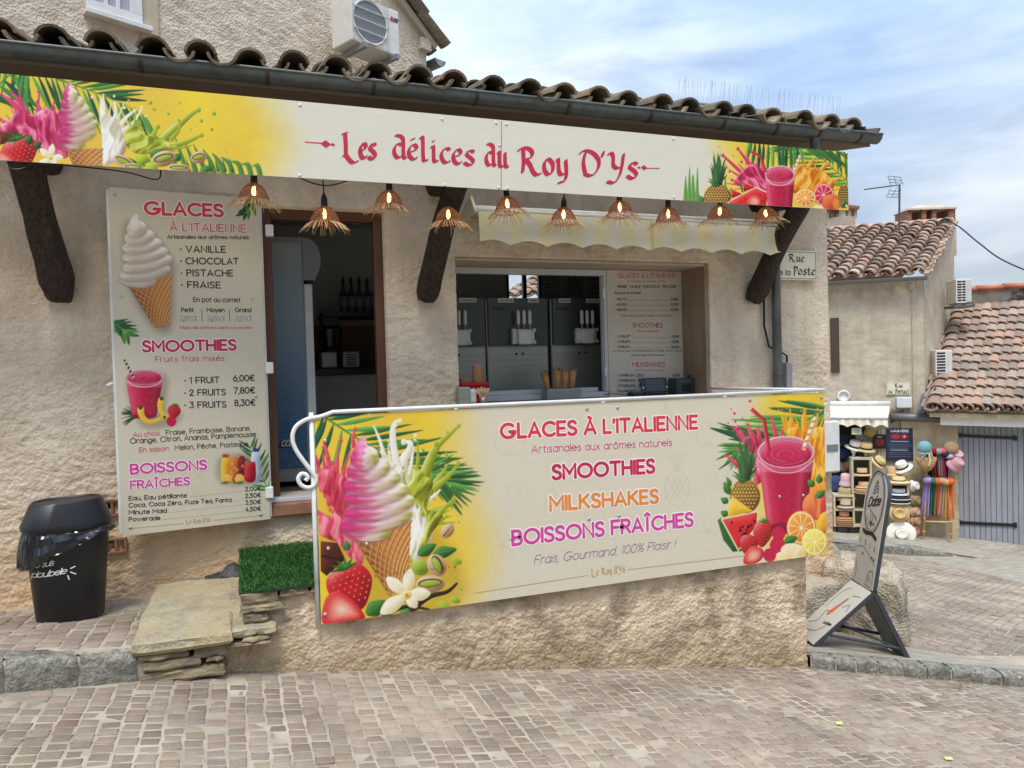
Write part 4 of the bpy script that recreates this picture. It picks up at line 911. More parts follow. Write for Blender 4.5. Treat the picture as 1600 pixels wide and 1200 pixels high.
a2_ = fp(1680, 740); wallgrid('wall', a2_*[1, 1, 0]+np.array([0, 0, gz-.9])+FD*.05, FU, UZ, 2.2, gzt-gz+1.05, M_CREAM, .05, amp=.014, seed=72, parent=gar, depth=.2)
du0, du1 = fu(fp(1497, 740)), fu(fp(1680, 740)); nb = 21; mb = MB()
for i in range(nb):
    u0 = du0+(du1-du0)*i/nb; u1 = du0+(du1-du0)*(i+1)/nb-.007; mb.box(FC*[1, 1, 0]+FU*(u0+u1)/2+FD*-.02+UZ*((gz+gzt)/2-.12), (u1-u0, gzt-gz+.3, .05), (FU, UZ, FD))
mb.box(FC*[1, 1, 0]+FU*(du0+du1)/2-FD*.055+UZ*((gz+gzt)/2), (du1-du0, gzt-gz+.6, .01), (FU, UZ, FD))
door = mb.build('plank_door', mat('grey_painted_planks', s255(152, 154, 160), .6, c2=s255(134, 136, 142), sc=3, vec=(3, 3, .4)), gar, bev=.005)
for (y0, y1, xe) in ((677, 684, 1586), (813, 820, 1586)):
    m_ = MB(); P = [(1494, (y0+y1)/2-1), (1502, (y0+y1)/2), (1540, (y0+y1)/2+2), (xe, (y0+y1)/2+4)]; 
    for k in range(3):
        A, B = fp(*P[k], .02), fp(*P[k+1], .02); X = unit(B-A); m_.box((A+B)/2, (np.linalg.norm(B-A)+.01, .055 if k else .08, .016), (X, np.cross(FD, X), FD))
    m_.box(fp(P[3][0], P[3][1], .02), (.06, .09, .014), (FU, UZ, FD)); m_.build('strap_hinge', M_BLACK, door)
A, B = fp(1470, 656, .34), fp(1850, 667, .34); X = unit(B-A)
MB().box((A+B)/2-FD*.03, (np.linalg.norm(B-A), .19, .03), (X, np.cross(FD, X), FD)).build('fascia', plain(232, 230, 224, .5), gar, bev=.004)
PAL_PINK2 = [(172, 150, 134), (160, 142, 126), (186, 162, 144), (150, 138, 126), (180, 140, 116), (140, 130, 118)]
ge0, ge1, gr0, gr1 = fp(1452, 643, .42), fp(1850, 651, .42), fp(1492, 488, -2.5), fp(1850, 464, -2.5)
tileroof('roof_tiles', ge0, ge1, gr0, gr1, 24, 13, PAL_PINK2, gar, rad_=.15, seed=22, thick=.03, seg=7, jit=.012)
link('roof_deck', [ge0-UZ*.03, ge1-UZ*.03, gr1-UZ*.03, gr0-UZ*.03, ge0-UZ*.1, ge1-UZ*.1, gr1-UZ*.1, gr0-UZ*.1], [(0, 1, 2, 3), (7, 6, 5, 4), (0, 4, 5, 1)], M_CREAM, gar)
MB().prism([(0, 0), (.22, 0), (.22, .1), (0, .02)], ge0-FU*.2, FU, UZ, unit(gr0-ge0), np.linalg.norm(gr0-ge0)).build('lead_flashing', plain(96, 104, 116, .5, .3), gar)
# wall with coping behind the garage roof
bw = thing('parapet_wall', fp(1560, 480, -2.7), 'grey blackened parapet with orange coping tiles behind the garage roof', 'wall')
a, b = fp(1486, 486, -2.6), fp(1850, 480, -2.6); zt2 = fp(1560, 452, -2.6)[2]
MB().box((a+b)/2*[1, 1, 0]+UZ*(zt2+a[2]-.5)/2, (np.linalg.norm(b-a), zt2-a[2]+.5, .2), (FU, UZ, FD)).build('wall', stucco('sooty_render', s255(150, 142, 130), s255(120, 114, 106), s255(70, 68, 66), sc3=1.4, th=(.5, .6)), bw)
mb = MB()
for k in range(13): p = a*[1, 1, 0]+UZ*(zt2+.02+.012*k)+FU*(.5+k*.5); mb.lathe(p, [(.17, -.52), (.15, 0)], 10, ax=(UZ*.45, FD, FU))
mb.build('coping_tile', mat('coping_clay', s255(196, 120, 88), .9, c2=s255(164, 98, 74), sc=3), bw, True)
MB().box((a+b)/2*[1, 1, 0]+UZ*(gr0[2]+.1)+FD*.12, (np.linalg.norm(b-a), .06, .03), (FU, UZ, FD)).build('flashing', plain(176, 178, 176), bw)
ln = unit(FS*.2-FU)   # both units hang on the flank wall and show their vented ends
def ac2(px0, px1, py0, py1, D_, label):
    a, b, t = atD(px0, py1, D_), atD(px1, py1, D_-.05), atD(px0, py0, D_); h = t[2]-a[2]; c = a; U = unit((b-a)*[1, 1, 0]); Dn = np.cross(U, UZ)
    r = aircon('air_conditioner', c, U, Dn, np.linalg.norm(b-a)*.68, h, .5, label, fan=False, side_vents=2 if py0 < 500 else 1, group='air conditioners above the garage roof')
    U2 = unit(U*.8-Dn*.6)
    MB().box(c+U*np.linalg.norm(b-a)*.84-Dn*.16+UZ*h/2, (np.linalg.norm(b-a)*.34, h*.97, .3), (U, UZ, Dn)).build('fan_side', plain(206, 206, 202), r, bev=.02)
    MB().box(c+U*np.linalg.norm(b-a)*.45-UZ*.06-Dn*.2, (np.linalg.norm(b-a)*1.3, .05, .5), (U, UZ, Dn)).build('bracket', plain(90, 94, 98), r)
ac2(1494, 1519, 436, 474, 14.9, 'white outdoor unit with two columns of slots against the sky')
ac2(1462, 1489, 547, 589, 14.2, 'white outdoor unit with one column of slots low by the tiles')
# far pavement and kerb in front of both
kl = [(1240, 852), (1310, 859), (1430, 868), (1520, 880), (1600, 886), (1880, 904)]
kp = [atRoad(*p) for p in kl]; kh = [.13, .13, .13, .11, .02, .01]
tk = [q+UZ*h for q, h in zip(kp, kh)]; bk = [fp(1230, 822, -.3), fp(1310, 826, -.3), fp(1446, 832, -.3), fp(1497, 835, -.3), fp(1600, 842, -.3), fp(1880, 862, -.3)]
G = np.array([[a*(1-t)+b*t for a, b in zip(tk, bk)] for t in np.linspace(0, 1, 12)])
tag(MB().sheet(G).build('pavement_far', M_PAVE, None, True), kind='structure')
tag(kerbrun('kerb_far', [(p[0], p[1]) for p in kp], .9, lambda x, y: np.interp(x, [p[0] for p in tk], [p[2] for p in tk])+.004, .3, 15), kind='structure')
# filler ground between the road sheet and the far houses
# ================================================================== printed boards: an airbrush on a fine grid of points
def blur(a, r):
    r = int(round(r))
    if r < 1: return a
    for _ in range(2):
        for ax in (0, 1):
            p = np.pad(a, [(r+1, r) if i == ax else (0, 0) for i in range(a.ndim)], mode='edge'); c = np.cumsum(p, axis=ax)
            a = (c[2*r+1:]-c[:-2*r-1] if ax == 0 else c[:, 2*r+1:]-c[:, :-2*r-1])/(2*r+1)
    return a
class Canvas:
    def __init__(s, panel, res, col):
        s.p = panel; s.res = res; s.W = int(round(panel.w/res)); s.H = int(round(panel.h/res)); s.a = np.zeros((s.H, s.W, 3), np.float32)+np.array(col, np.float32)
        s.M = lambda x, y: (x, y)
    def view(s, x0, y0, k=1, ky=None, rx=0, ry=0):
        """canonical coordinates -> photo px: origin x0,y0, scale k; rx, ry shear"""
        ky = ky or k; s.M = lambda x, y: (x0+x*k+y*rx, y0+y*ky+x*ry); return s
    def T(s, P):
        out = []
        for x, y in P:
            u, v = s.p.uv(*s.M(x, y)); out.append((u/s.res, (s.p.h-v)/s.res))
        return np.array(out)
    def mask(s, Q, pad=2, soft=0):
        pad = int(pad+soft*2.2+1); x0 = int(max(0, math.floor(Q[:, 0].min())-pad)); x1 = int(min(s.W, math.ceil(Q[:, 0].max())+pad)); y0 = int(max(0, math.floor(Q[:, 1].min())-pad)); y1 = int(min(s.H, math.ceil(Q[:, 1].max())+pad))
        if x1 <= x0+1 or y1 <= y0+1: return None
        m = np.zeros((y1-y0, x1-x0), np.float32); A = Q; B = np.roll(Q, -1, 0); SS = 3; w_ = x1-x0
        ylo = np.minimum(A[:, 1], B[:, 1]); yhi = np.maximum(A[:, 1], B[:, 1])
        for yy in range(max(y0, int(ylo.min())), min(y1, int(yhi.max())+1)):
            for q in range(SS):
                y = yy+(q+.5)/SS; k = (ylo <= y) & (yhi > y)
                if not k.any(): continue
                a, b = A[k], B[k]; xs = np.sort(a[:, 0]+(y-a[:, 1])/(b[:, 1]-a[:, 1])*(b[:, 0]-a[:, 0]))-x0; row = m[yy-y0]
                for i in range(0, len(xs)-1, 2):
                    l, r = max(xs[i], 0), min(xs[i+1], w_)
                    if r <= l: continue
                    li, ri = int(l), int(r)
                    if li == ri: row[li] += (r-l)/SS
                    else:
                        row[li] += (li+1-l)/SS; row[li+1:ri] += 1/SS
                        if ri < w_: row[ri] += (r-ri)/SS
        return y0, y1, x0, x1, np.clip(blur(m, soft), 0, 1)
    def fill(s, P, col, alpha=1, soft=0, sm=True, hi=None, lo=None, r=0, L=(-.6, -.75), spec=0, fn=None, raw=False, rel=False):
        Q = np.asarray(P, float) if raw else s.T(P)
        if sm and len(Q) > 2: Q = catmull(Q, 5, True)
        k = s.mask(Q, 2+r, soft)
        if k is None: return
        y0, y1, x0, x1, m = k; c = np.zeros((*m.shape, 3), np.float32)+np.array(col, np.float32)
        if fn is not None:
            yy, xx = np.mgrid[y0:y1, x0:x1]; c = fn(xx, yy, c, Q)
        if r:
            b = blur(m, r); gy, gx = np.gradient(b); t = np.clip(-(gx*L[0]+gy*L[1])*r*1.9, -1, 1)[..., None]
            h = np.array(hi if hi is not None else np.minimum(255, np.array(col)*1.25+25)); l = np.array(lo if lo is not None else np.array(col)*.55)
            if rel: h = np.minimum(255, c*1.08+22); l = c*np.array([.74, .60, .52], np.float32)
            c = np.where(t > 0, c+(h-c)*t, c+(l-c)*(-t))
            if spec:
                sp = np.clip(t-.45, 0, 1)*spec*2; c = c+(255-c)*np.clip(sp, 0, 1)
        mm = (m*alpha)[..., None]; s.a[y0:y1, x0:x1] = s.a[y0:y1, x0:x1]*(1-mm)+c*mm
    def ell(s, cx, cy, rx, ry, col, rot=0, n=22, **k):
        c, q = math.cos(rot), math.sin(rot); s.fill([(cx+rx*math.cos(a)*c-ry*math.sin(a)*q, cy+rx*math.cos(a)*q+ry*math.sin(a)*c) for a in np.linspace(0, 2*math.pi, n, endpoint=False)], col, sm=False, **k)
    def line(s, P, w, col, w2=None, sm=True, **k):
        P = np.asarray(P, float); P = catmull(P, 6) if sm and len(P) > 2 else P
        d = np.gradient(P, axis=0); d /= np.maximum(np.hypot(d[:, 0], d[:, 1]), 1e-6)[:, None]; nn = np.stack([-d[:, 1], d[:, 0]], 1); ww = np.linspace(w, w if w2 is None else w2, len(P))[:, None]/2
        s.fill(np.concatenate([P+nn*ww, (P-nn*ww)[::-1]]), col, sm=False, **k)
    def glow(s, P, col, alpha, soft, sm=True): s.fill(P, col, alpha, soft, sm)
    # ---- fruit and sweets
    def frond(s, rachis, tipdir, n, la, lb, ln, col=(74, 132, 62), dark=(28, 74, 44), w=15, seed=1, sides=(1, -1)):
        r = np.random.default_rng(seed); R = catmull(rachis, 14); R = R[np.linspace(0, len(R)-1, n).astype(int)]
        for i, p in enumerate(R):
            t = i/(n-1); d = R[min(i+1, n-1)]-R[max(i-1, 0)]; a0 = math.atan2(d[1], d[0])
            for sd_ in sides:
                a = a0+sd_*(la+(lb-la)*t)+r.normal(0, .05); l = ln*(1-.45*abs(t-.45)*1.6)*r.uniform(.85, 1.1)
                e = np.array([math.cos(a), math.sin(a)]); f = np.array([-e[1], e[0]]); bend = sd_*l*.08; q = r.uniform(0, 1); c = np.array(col)*(.7+.5*q)+np.array((10, 16, 0))*q
                if r.uniform() < .3: c = np.array(dark)*(1+.5*q)
                s.fill([p, p+e*l*.3+f*(w*.5+bend*.3), p+e*l*.65+f*(w*.42+bend*.8), p+e*l+f*bend*1.2, p+e*l*.6+f*(-w*.4+bend*.7), p+e*l*.3+f*(-w*.5+bend*.3)], c, hi=c*1.25+12, lo=c*.6, r=2)
        s.line(rachis, w*.45, np.array(col)*1.1, w*.15)
    def splash(s, body, arms, col, hi, lo, drops=(), r=5):
        if len(body):
            B = catmull(body, 4, True); c0 = B.mean(0); fl = np.array([a[1][-1] for a in arms], float).mean(0)-c0; fl = unit(fl); g = np.random.default_rng(int(abs(c0[0]*3+c0[1])))
            for p in B[::2]:
                d = unit(p-c0)+fl*.7
                if d@fl > .35:
                    d = unit(d); l = g.uniform(.06, .28)*np.linalg.norm(B.max(0)-B.min(0)); n_ = np.array([-d[1], d[0]])*g.normal(0, .12)*l; w_ = g.uniform(.25, .6)*l*.5
                    s.line([p-d*l*.35, p+d*l*.5+n_*.4, p+d*l+n_], w_, col, w_*.22, hi=hi, lo=lo, r=3, spec=.5)
                    if g.uniform() < .5: q = p+d*l*g.uniform(1.0, 1.35)+n_*1.3; s.ell(q[0], q[1], w_*.16+2, w_*.18+2, col, hi=hi, lo=lo, r=2, spec=1)
            QH, QL, QC = (np.array(v, np.float32) for v in (hi, lo, col))
            def fn(xx, yy, c, Q):
                W0, W1 = s.T([c0, c0+fl*100]); ff = (W1-W0)/np.linalg.norm(W1-W0); kk = np.linalg.norm(W1-W0)/100; a = ((xx-W0[0])*ff[0]+(yy-W0[1])*ff[1])/kk; b = (-(xx-W0[0])*ff[1]+(yy-W0[1])*ff[0])/kk
                wv = fbm(a*.008, b*.008, 3, 2)*3; t = fbm(a*.012+wv, b*.055+wv*1.5, 5, 3); t = np.clip((t-.5)*4.2, -1, 1)[..., None]
                return np.where(t > 0, QC+(QH-QC)*t*.85, QC+(QL-QC)*(-t)*.8)
            s._fn = fn
        else: s._fn = None
        for a in arms: s.line(a[1], a[0], col, a[2], hi=hi, lo=lo, r=r, spec=.5); e = a[1][-1]; s.ell(e[0], e[1], a[2]*.95, a[2]*1.15, col, hi=hi, lo=lo, r=max(2, r-2), spec=.8)
        if len(body): s.fill(body, col, fn=s._fn, rel=True, r=r, spec=.7)
        for x, y, q in drops: s.ell(x, y, q, q*1.1, col, hi=hi, lo=lo, r=2, spec=1)
    def swirl(s, pal, top=True):
        lobes = [(296, 672, 132, 58, .10), (352, 618, 186, 62, -.16), (368, 556, 184, 60, -.20), (352, 492, 168, 58, -.16), (330, 428, 146, 58, -.16), (312, 366, 112, 60, -.14), (292, 308, 74, 62, -.1)]
        def fn(xx, yy, c, Q):
            x0, x1 = Q[:, 0].min(), Q[:, 0].max(); y0, y1 = Q[:, 1].min(), Q[:, 1].max(); t = (xx-x0)/(x1-x0)+.22*((yy-y0)/(y1-y0)-.5)+.05*np.sin(yy*.7); P = np.array(pal, np.float32)
            q = np.clip(t, 0, .999)*(len(P)-1); i = q.astype(int); f = (q-i)[..., None]; f = f*f*(3-2*f); return P[i]*(1-f)+P[np.minimum(i+1, len(P)-1)]*f
        m = np.mean(np.array(pal), 0)
        for cx, cy, rx, ry, rot in lobes:
            s.ell(cx, cy+9, rx, ry, m*.62, rot, alpha=.75, soft=2)
            s.ell(cx, cy, rx, ry, m, rot, fn=fn, r=7, rel=True, spec=.5)
            s.line([(cx-rx*.86, cy+ry*.1), (cx-rx*.3, cy+ry*.48), (cx+rx*.4, cy+ry*.28), (cx+rx*.8, cy-ry*.2)], 9, m*.72, 2, alpha=.5, soft=2)
            s.line([(cx-rx*.8, cy-ry*.2), (cx-rx*.2, cy-ry*.02), (cx+rx*.55, cy-ry*.4)], 15, (255, 250, 245), 3, alpha=.75, soft=1)
            s.line([(cx-rx*.55, cy+ry*.32), (cx, cy+ry*.4), (cx+rx*.5, cy+ry*.1)], 9, (255, 250, 245), 2, alpha=.55, soft=1)
            s.line([(cx-rx*.9, cy+ry*.0), (cx-rx*.35, cy+ry*.22), (cx+rx*.35, cy+ry*.04)], 8, np.array(pal[0])*.86, 2, alpha=.6, soft=1)
        s.fill([(232, 300), (240, 260), (262, 222), (288, 203), (302, 215), (298, 228), (318, 262), (352, 312), (330, 330), (280, 340)], m, fn=fn, r=6, rel=True, spec=.4)
        s.line([(292, 208), (272, 250), (272, 300), (292, 330)], 20, (255, 246, 246), 6, alpha=.7, soft=3)
    def cone(s, P, col=(206, 134, 66), nl=7):
        """P: top left, top right, tip right, tip left"""
        P = [np.array(p, float) for p in P]; s.fill(P, col, sm=False, r=14, hi=(236, 170, 96), lo=(128, 66, 28), L=(.8, -.3))
        q = lambda a, b, t: P[a]*(1-t)+P[b]*t
        for i in range(-nl, 2*nl+1):
            for sg in (1, -1):
                pts = []
                for t in np.linspace(0, 1, 24):
                    u = (i/nl+sg*t*.95+(0 if sg > 0 else .95*0))
                    if 0 <= u <= 1: w_ = q(0, 3, t)*(1-u)+q(1, 2, t)*u; pts.append(w_)
                    elif pts: break
                if len(pts) > 2:
                    pts = np.array(pts); s.line(pts+np.array([3, 4]), 7, (120, 62, 26), 5, sm=False, alpha=.75); s.line(pts, 5, (238, 184, 116), 4, sm=False, alpha=.9)
    def berry(s, cx, cy, rx, ry, rot=0, seeds=True, leaf=True):
        c, q = math.cos(rot), math.sin(rot); R = lambda x, y: (cx+x*c-y*q, cy+x*q+y*c)
        s.fill([R(-rx*.5, -ry*.88), R(rx*.1, -ry*1.0), R(rx*.75, -ry*.75), R(rx*1.0, -ry*.1), R(rx*.62, ry*.62), R(rx*.12, ry*1.05), R(-rx*.45, ry*.75), R(-rx*.95, ry*.05), R(-rx*.9, -ry*.6)], (204, 22, 40), hi=(244, 84, 84), lo=(120, 4, 20), r=10, spec=.5)
        if seeds:
            for i in range(-3, 4):
                for j in range(-4, 5):
                    x, y = (i+(j % 2)*.5)/3.6, j/4.6
                    if x*x+y*y*.9 < .74: p = R(x*rx, y*ry); s.ell(*p, rx*.045, ry*.06, (110, 6, 18)); s.ell(p[0], p[1]-ry*.015, rx*.03, ry*.042, (240, 190, 100))
        if leaf:
            for k in range(6):
                a = -math.pi/2+(k-2.5)*.5; p = R(0, -ry*.86); e = R(rx*.72*math.cos(a), -ry*.86+ry*.55*math.sin(a)+ry*.12); s.line([p, ((p[0]+e[0])/2+4, (p[1]+e[1])/2), e], rx*.26, (50, 104, 40), 1, hi=(104, 160, 66), lo=(20, 54, 22), r=2)
    def halfberry(s, P):
        P = np.array(P, float); s.fill(P, (214, 36, 44), hi=(244, 110, 100), lo=(150, 14, 24), r=4); c = P.mean(0); s.fill(c+(P-c)*.72, (238, 120, 104), soft=3); s.fill(c+(P-c)*.34, (252, 214, 190), soft=4)
        for p in catmull(P, 3, True): s.line([c+(p-c)*.3, c+(p-c)*.82], 3, (250, 190, 170), 1, alpha=.6)
    def flower(s, cx, cy, k=1):
        for (x, y, w_) in ((20, -132, 34), (-103, -88, 34), (-133, 96, 40), (122, -6, 36), (52, 66, 30)):
            e = np.array([x, y])*k; n = unit([-y, x])*w_*k; p = np.array([cx, cy]); s.fill([p, p+e*.35+n*.8, p+e*.7+n*.85, p+e, p+e*.7-n*.85, p+e*.35-n*.8], (250, 240, 206), hi=(255, 252, 236), lo=(206, 190, 130), r=5); s.line([p, p+e*.8], 4*k, (222, 206, 150), 1, alpha=.6, soft=1)
        s.ell(cx, cy, 26*k, 24*k, (246, 226, 130), hi=(255, 244, 190), lo=(190, 150, 50), r=4); s.ell(cx+2, cy+4, 9*k, 11*k, (200, 150, 50))
    def nut(s, cx, cy, rx, ry, rot, open_=True):
        s.ell(cx, cy, rx, ry, (206, 168, 122), rot, hi=(240, 214, 176), lo=(128, 88, 54), r=6, spec=.3)
        if open_:
            s.ell(cx+ry*.1*math.sin(rot), cy-ry*.12, rx*.82, ry*.5, (104, 62, 34), rot); s.ell(cx, cy-ry*.08, rx*.7, ry*.36, (158, 184, 60), rot, hi=(206, 220, 110), lo=(96, 120, 30), r=4)
        else: s.line([(cx-rx*.8*math.cos(rot), cy-rx*.8*math.sin(rot)), (cx+rx*.8*math.cos(rot), cy+rx*.8*math.sin(rot))], ry*.22, (92, 54, 30), 2)
    def leaf(s, x0, y0, x1, y1, w, c=(58, 116, 46)):
        a, b = np.array([x0, y0]), np.array([x1, y1]); n = unit([-(b-a)[1], (b-a)[0]])*w; s.fill([a, a*.65+b*.35+n, a*.3+b*.7+n*.7, b, a*.3+b*.7-n*.7, a*.65+b*.35-n], c, hi=(120, 176, 84), lo=(22, 60, 26), r=4); s.line([a, b], 3, (130, 180, 96), 1, alpha=.7)
    def slice(s, cx, cy, r_, rind, pith, flesh, n=10, ry=None):
        ry = ry or r_; s.ell(cx, cy, r_, ry, rind, r=4); s.ell(cx, cy, r_*.93, ry*.93, pith); s.ell(cx, cy, r_*.85, ry*.85, flesh, hi=np.minimum(255, np.array(flesh)+30), lo=np.array(flesh)*.85, r=8)
        for i in range(n): a = 2*math.pi*i/n+.2; s.line([(cx, cy), (cx+r_*.84*math.cos(a), cy+ry*.84*math.sin(a))], r_*.04, pith, r_*.075, sm=False, alpha=.9)
        g = np.random.default_rng(int(cx)); 
        for i in range(46): a = g.uniform(0, 6.28); q = g.uniform(.25, .8); s.line([(cx+r_*q*math.cos(a), cy+ry*q*math.sin(a)), (cx+r_*(q+.12)*math.cos(a), cy+ry*(q+.12)*math.sin(a))], r_*.03, np.minimum(255, np.array(flesh)+42), 1, sm=False, alpha=.5)
        s.ell(cx, cy, r_*.1, ry*.1, pith)
    def pine(s, cx, cy, rx, ry, crown=True, h=240):
        s.ell(cx, cy, rx, ry, (190, 130, 48), hi=(240, 190, 90), lo=(110, 62, 22), r=12)
        for i in range(-7, 8):
            for sg in (1, -1):
                P = []
                for t in np.linspace(-1, 1, 20):
                    x = i/5+sg*t*.7
                    if x*x+t*t < .97: P.append((cx+rx*x, cy+ry*t))
                if len(P) > 2: s.line(P, 6, (98, 66, 26), 6, sm=False, alpha=.8)
        for i in range(-5, 6):
            for j in range(-5, 6):
                x, y = (i+(j % 2)*.5)/5*1.0, j/5/1.4*1.43
                if x*x+y*y < .8: s.ell(cx+rx*x, cy+ry*y, rx*.055, ry*.05, (248, 214, 120)); s.ell(cx+rx*x, cy+ry*y+3, rx*.025, ry*.02, (90, 70, 24))
        if crown:
            g = np.random.default_rng(3)
            for k in range(34):
                t = k/33; lv = 1-t*.85; a = -math.pi/2+g.uniform(-1.15, 1.15)*lv; L_ = h*(.35+.65*t)*(.62+.38*math.cos(a+math.pi/2)); b = (cx+g.uniform(-.35, .35)*rx*lv, cy-ry*.8-h*.12*t); e = (b[0]+L_*math.cos(a), b[1]+L_*math.sin(a)); m = ((b[0]+e[0])/2, (b[1]+e[1])/2-8); c = np.array((70, 112, 60))*g.uniform(.6, 1.25); s.line([b, m, e], rx*.30, c, 1, hi=c*1.4+10, lo=c*.5, r=3)
    def raspberry(s, cx, cy, r_):
        s.ell(cx, cy, r_, r_*1.05, (170, 10, 50))
        for j in range(-3, 4):
            for i in range(-3, 4):
                x, y = (i+(j % 2)*.5)*.3, j*.29
                if x*x+y*y < .85: s.ell(cx+x*r_, cy+y*r_, r_*.19, r_*.19, (206, 24, 70), hi=(250, 120, 150), lo=(120, 2, 36), r=3)
    def melon(s, P, rind, sd=1):
        s.fill(rind, (46, 98, 44), sm=False, hi=(90, 146, 70), lo=(16, 50, 22), r=5); P = np.array(P, float); c = P.mean(0); s.fill(c+(P-c)*1.10, (222, 226, 170), sm=False); s.fill(P, (222, 40, 48), sm=False, hi=(246, 100, 90), lo=(170, 16, 32), r=6)
        g = np.random.default_rng(5)
        for k in range(16):
            w_ = g.dirichlet(np.ones(len(P))*1.3); p = w_@P; s.ell(p[0], p[1], 6*sd, 9*sd, (40, 12, 12), .4)
    def cup(s, cx, ty, rx, ry, by, bx, lid=True, shade=(188, 22, 62)):
        """a clear tumbler of smoothie"""
        s.fill([(cx-rx, ty), (cx+rx, ty), (cx+bx, by), (cx-bx, by)], shade, sm=False, r=16, hi=(232, 84, 110), lo=(130, 6, 34), L=(-.9, -.1))
        s.ell(cx, by, bx, ry*.35, np.array(shade)*.75); g = np.random.default_rng(9)
        s.fill([(cx+rx*.5, ty+ry*.8), (cx+rx*.66, ty+ry*.7), (cx+bx*.62, by-10), (cx+bx*.45, by-8)], (240, 110, 134), .6, 5, False); s.fill([(cx-rx*.88, ty+ry*.5), (cx-rx*.8, ty+ry*.6), (cx-bx*.78, by-20), (cx-bx*.88, by-22)], (250, 150, 170), .7, 3, False)
        for k in range(60):
            t = g.uniform(.15, .95); x = cx+g.uniform(-.9, .9)*(rx+(bx-rx)*t); s.ell(x, ty+(by-ty)*t, 2.6, 3, (240, 130, 150), alpha=.5)
        if lid: s.fill([(cx-rx, ty), (cx+rx, ty), (cx+rx*.95, ty+ry*1.25), (cx-rx*.95, ty+ry*1.25)], (236, 160, 176), .45, 1, False); s.line([(cx-rx*.97, ty+ry*.5), (cx-rx*.5, ty+ry*1.15), (cx, ty+ry*1.3), (cx+rx*.5, ty+ry*1.15), (cx+rx*.97, ty+ry*.5)], 6, (250, 222, 226), 6, alpha=.8)
        s.ell(cx, ty, rx, ry, (236, 200, 206)); s.ell(cx, ty+2, rx*.955, ry*.93, (214, 120, 140)); s.ell(cx, ty+ry*.14, rx*.9, ry*.8, (206, 40, 84), hi=(240, 120, 140), lo=(150, 14, 50), r=5)
        for k in range(3):
            q = .72-.22*k; s.line([(cx+rx*q*math.cos(a), ty+ry*.14+ry*q*.86*math.sin(a)) for a in np.linspace(.5+k, 5.6+k, 16)], 9, (236, 110, 138), 3, alpha=.8, soft=1); s.line([(cx+rx*(q-.07)*math.cos(a), ty+ry*.14+ry*(q-.07)*.86*math.sin(a)) for a in np.linspace(.2+k, 5.2+k, 16)], 6, (156, 16, 54), 2, alpha=.7, soft=1)
    def straw(s, P, w, c, stripe=None):
        s.line(P, w, c, w, sm=False, hi=np.minimum(255, np.array(c)+60), lo=np.array(c)*.6, r=3, L=(-1, 0))
        if stripe is not None:
            a, b = np.array(P[0], float), np.array(P[-1], float); d = unit(b-a); n_ = np.array([-d[1], d[0]]); L_ = np.linalg.norm(b-a); k = int(L_/(w*1.5))
            for i in range(k): p = a+(b-a)*(i+.3)/k; s.fill([p-n_*w/2, p+n_*w/2+d*w*.5, p+n_*w/2+d*w*1.2, p-n_*w/2+d*w*.7], stripe, sm=False)
    def banana(s, P, w):
        s.line(P, w, (240, 196, 60), w*.5, hi=(252, 226, 120), lo=(186, 130, 24), r=5); s.ell(P[0][0], P[0][1], w*.3, w*.3, (90, 70, 30)); s.ell(P[-1][0], P[-1][1], w*.22, w*.22, (90, 70, 30))
    def emit(s, name, parent, m, back, t=.004):
        """front grid carrying the print + the board's edges and back"""
        H, W_ = s.H, s.W; p = s.p; u = np.linspace(0, p.w, W_); v = np.linspace(p.h, 0, H); G = p.O+p.U*u[None, :, None]+p.W*v[:, None, None]; V = G.reshape(-1, 3)
        b = (np.arange(H-1)[:, None]*W_+np.arange(W_-1)[None]).ravel(); F = np.stack([b+W_, b+W_+1, b+1, b], 1)
        lin = np.clip(s.a*.93, 0, 255)/255; lin = np.where(lin <= .04045, lin/12.92, ((lin+.055)/1.055)**2.4).reshape(-1, 3)
        n = len(V); c = [p.pt(0, 0, -t), p.pt(p.w, 0, -t), p.pt(p.w, p.h, -t), p.pt(0, p.h, -t)]; f = [p.pt(0, 0), p.pt(p.w, 0), p.pt(p.w, p.h), p.pt(0, p.h)]
        V = np.concatenate([V, c, f]); F = np.concatenate([F, [[n+3, n+2, n+1, n], [n, n+1, n+5, n+4], [n+1, n+2, n+6, n+5], [n+2, n+3, n+7, n+6], [n+3, n, n+4, n+7]]])
        mi = np.zeros(len(F), np.int32); mi[-5:] = 1
        return link(name, V, F, [m, back], parent, mi=mi, colors=np.concatenate([lin, np.full((8, 3), .6)]))
M_PRINT = mat_col('gloss_print', .36, .35, noise=0, bump=.25, bsc=2.2, bdist=.03)
M_EDGE = plain(216, 214, 208, .4)
P_RED = plain(214, 52, 66); P_CRIM = plain(196, 26, 74); P_ORG = plain(226, 138, 52); P_PINK = plain(206, 66, 152); P_PURP = plain(120, 70, 110); P_INK = plain(34, 33, 38); P_HALO = plain(240, 232, 228); P_GOLD = plain(188, 152, 92); P_SIGN = plain(190, 26, 62); P_ROSE = plain(190, 60, 86); P_SAL = plain(206, 96, 96)
SCREW = mat('screw_head', s255(190, 190, 186), .35, .7)
def screws(panel, parent, pts, r=.010, m=None):
    for x, y in pts:
        u, v = panel.uv(x, y); mb = MB(); mb.lathe(panel.pt(u, v, .0), [(r, 0), (r*.9, .004), (r*.5, .006), (.0005, .0064)], 12, ax=(panel.U, panel.W, panel.D)); mb.build('screw', m or SCREW, parent, True)
CREAM = (222, 212, 188); YEL = (240, 202, 62)
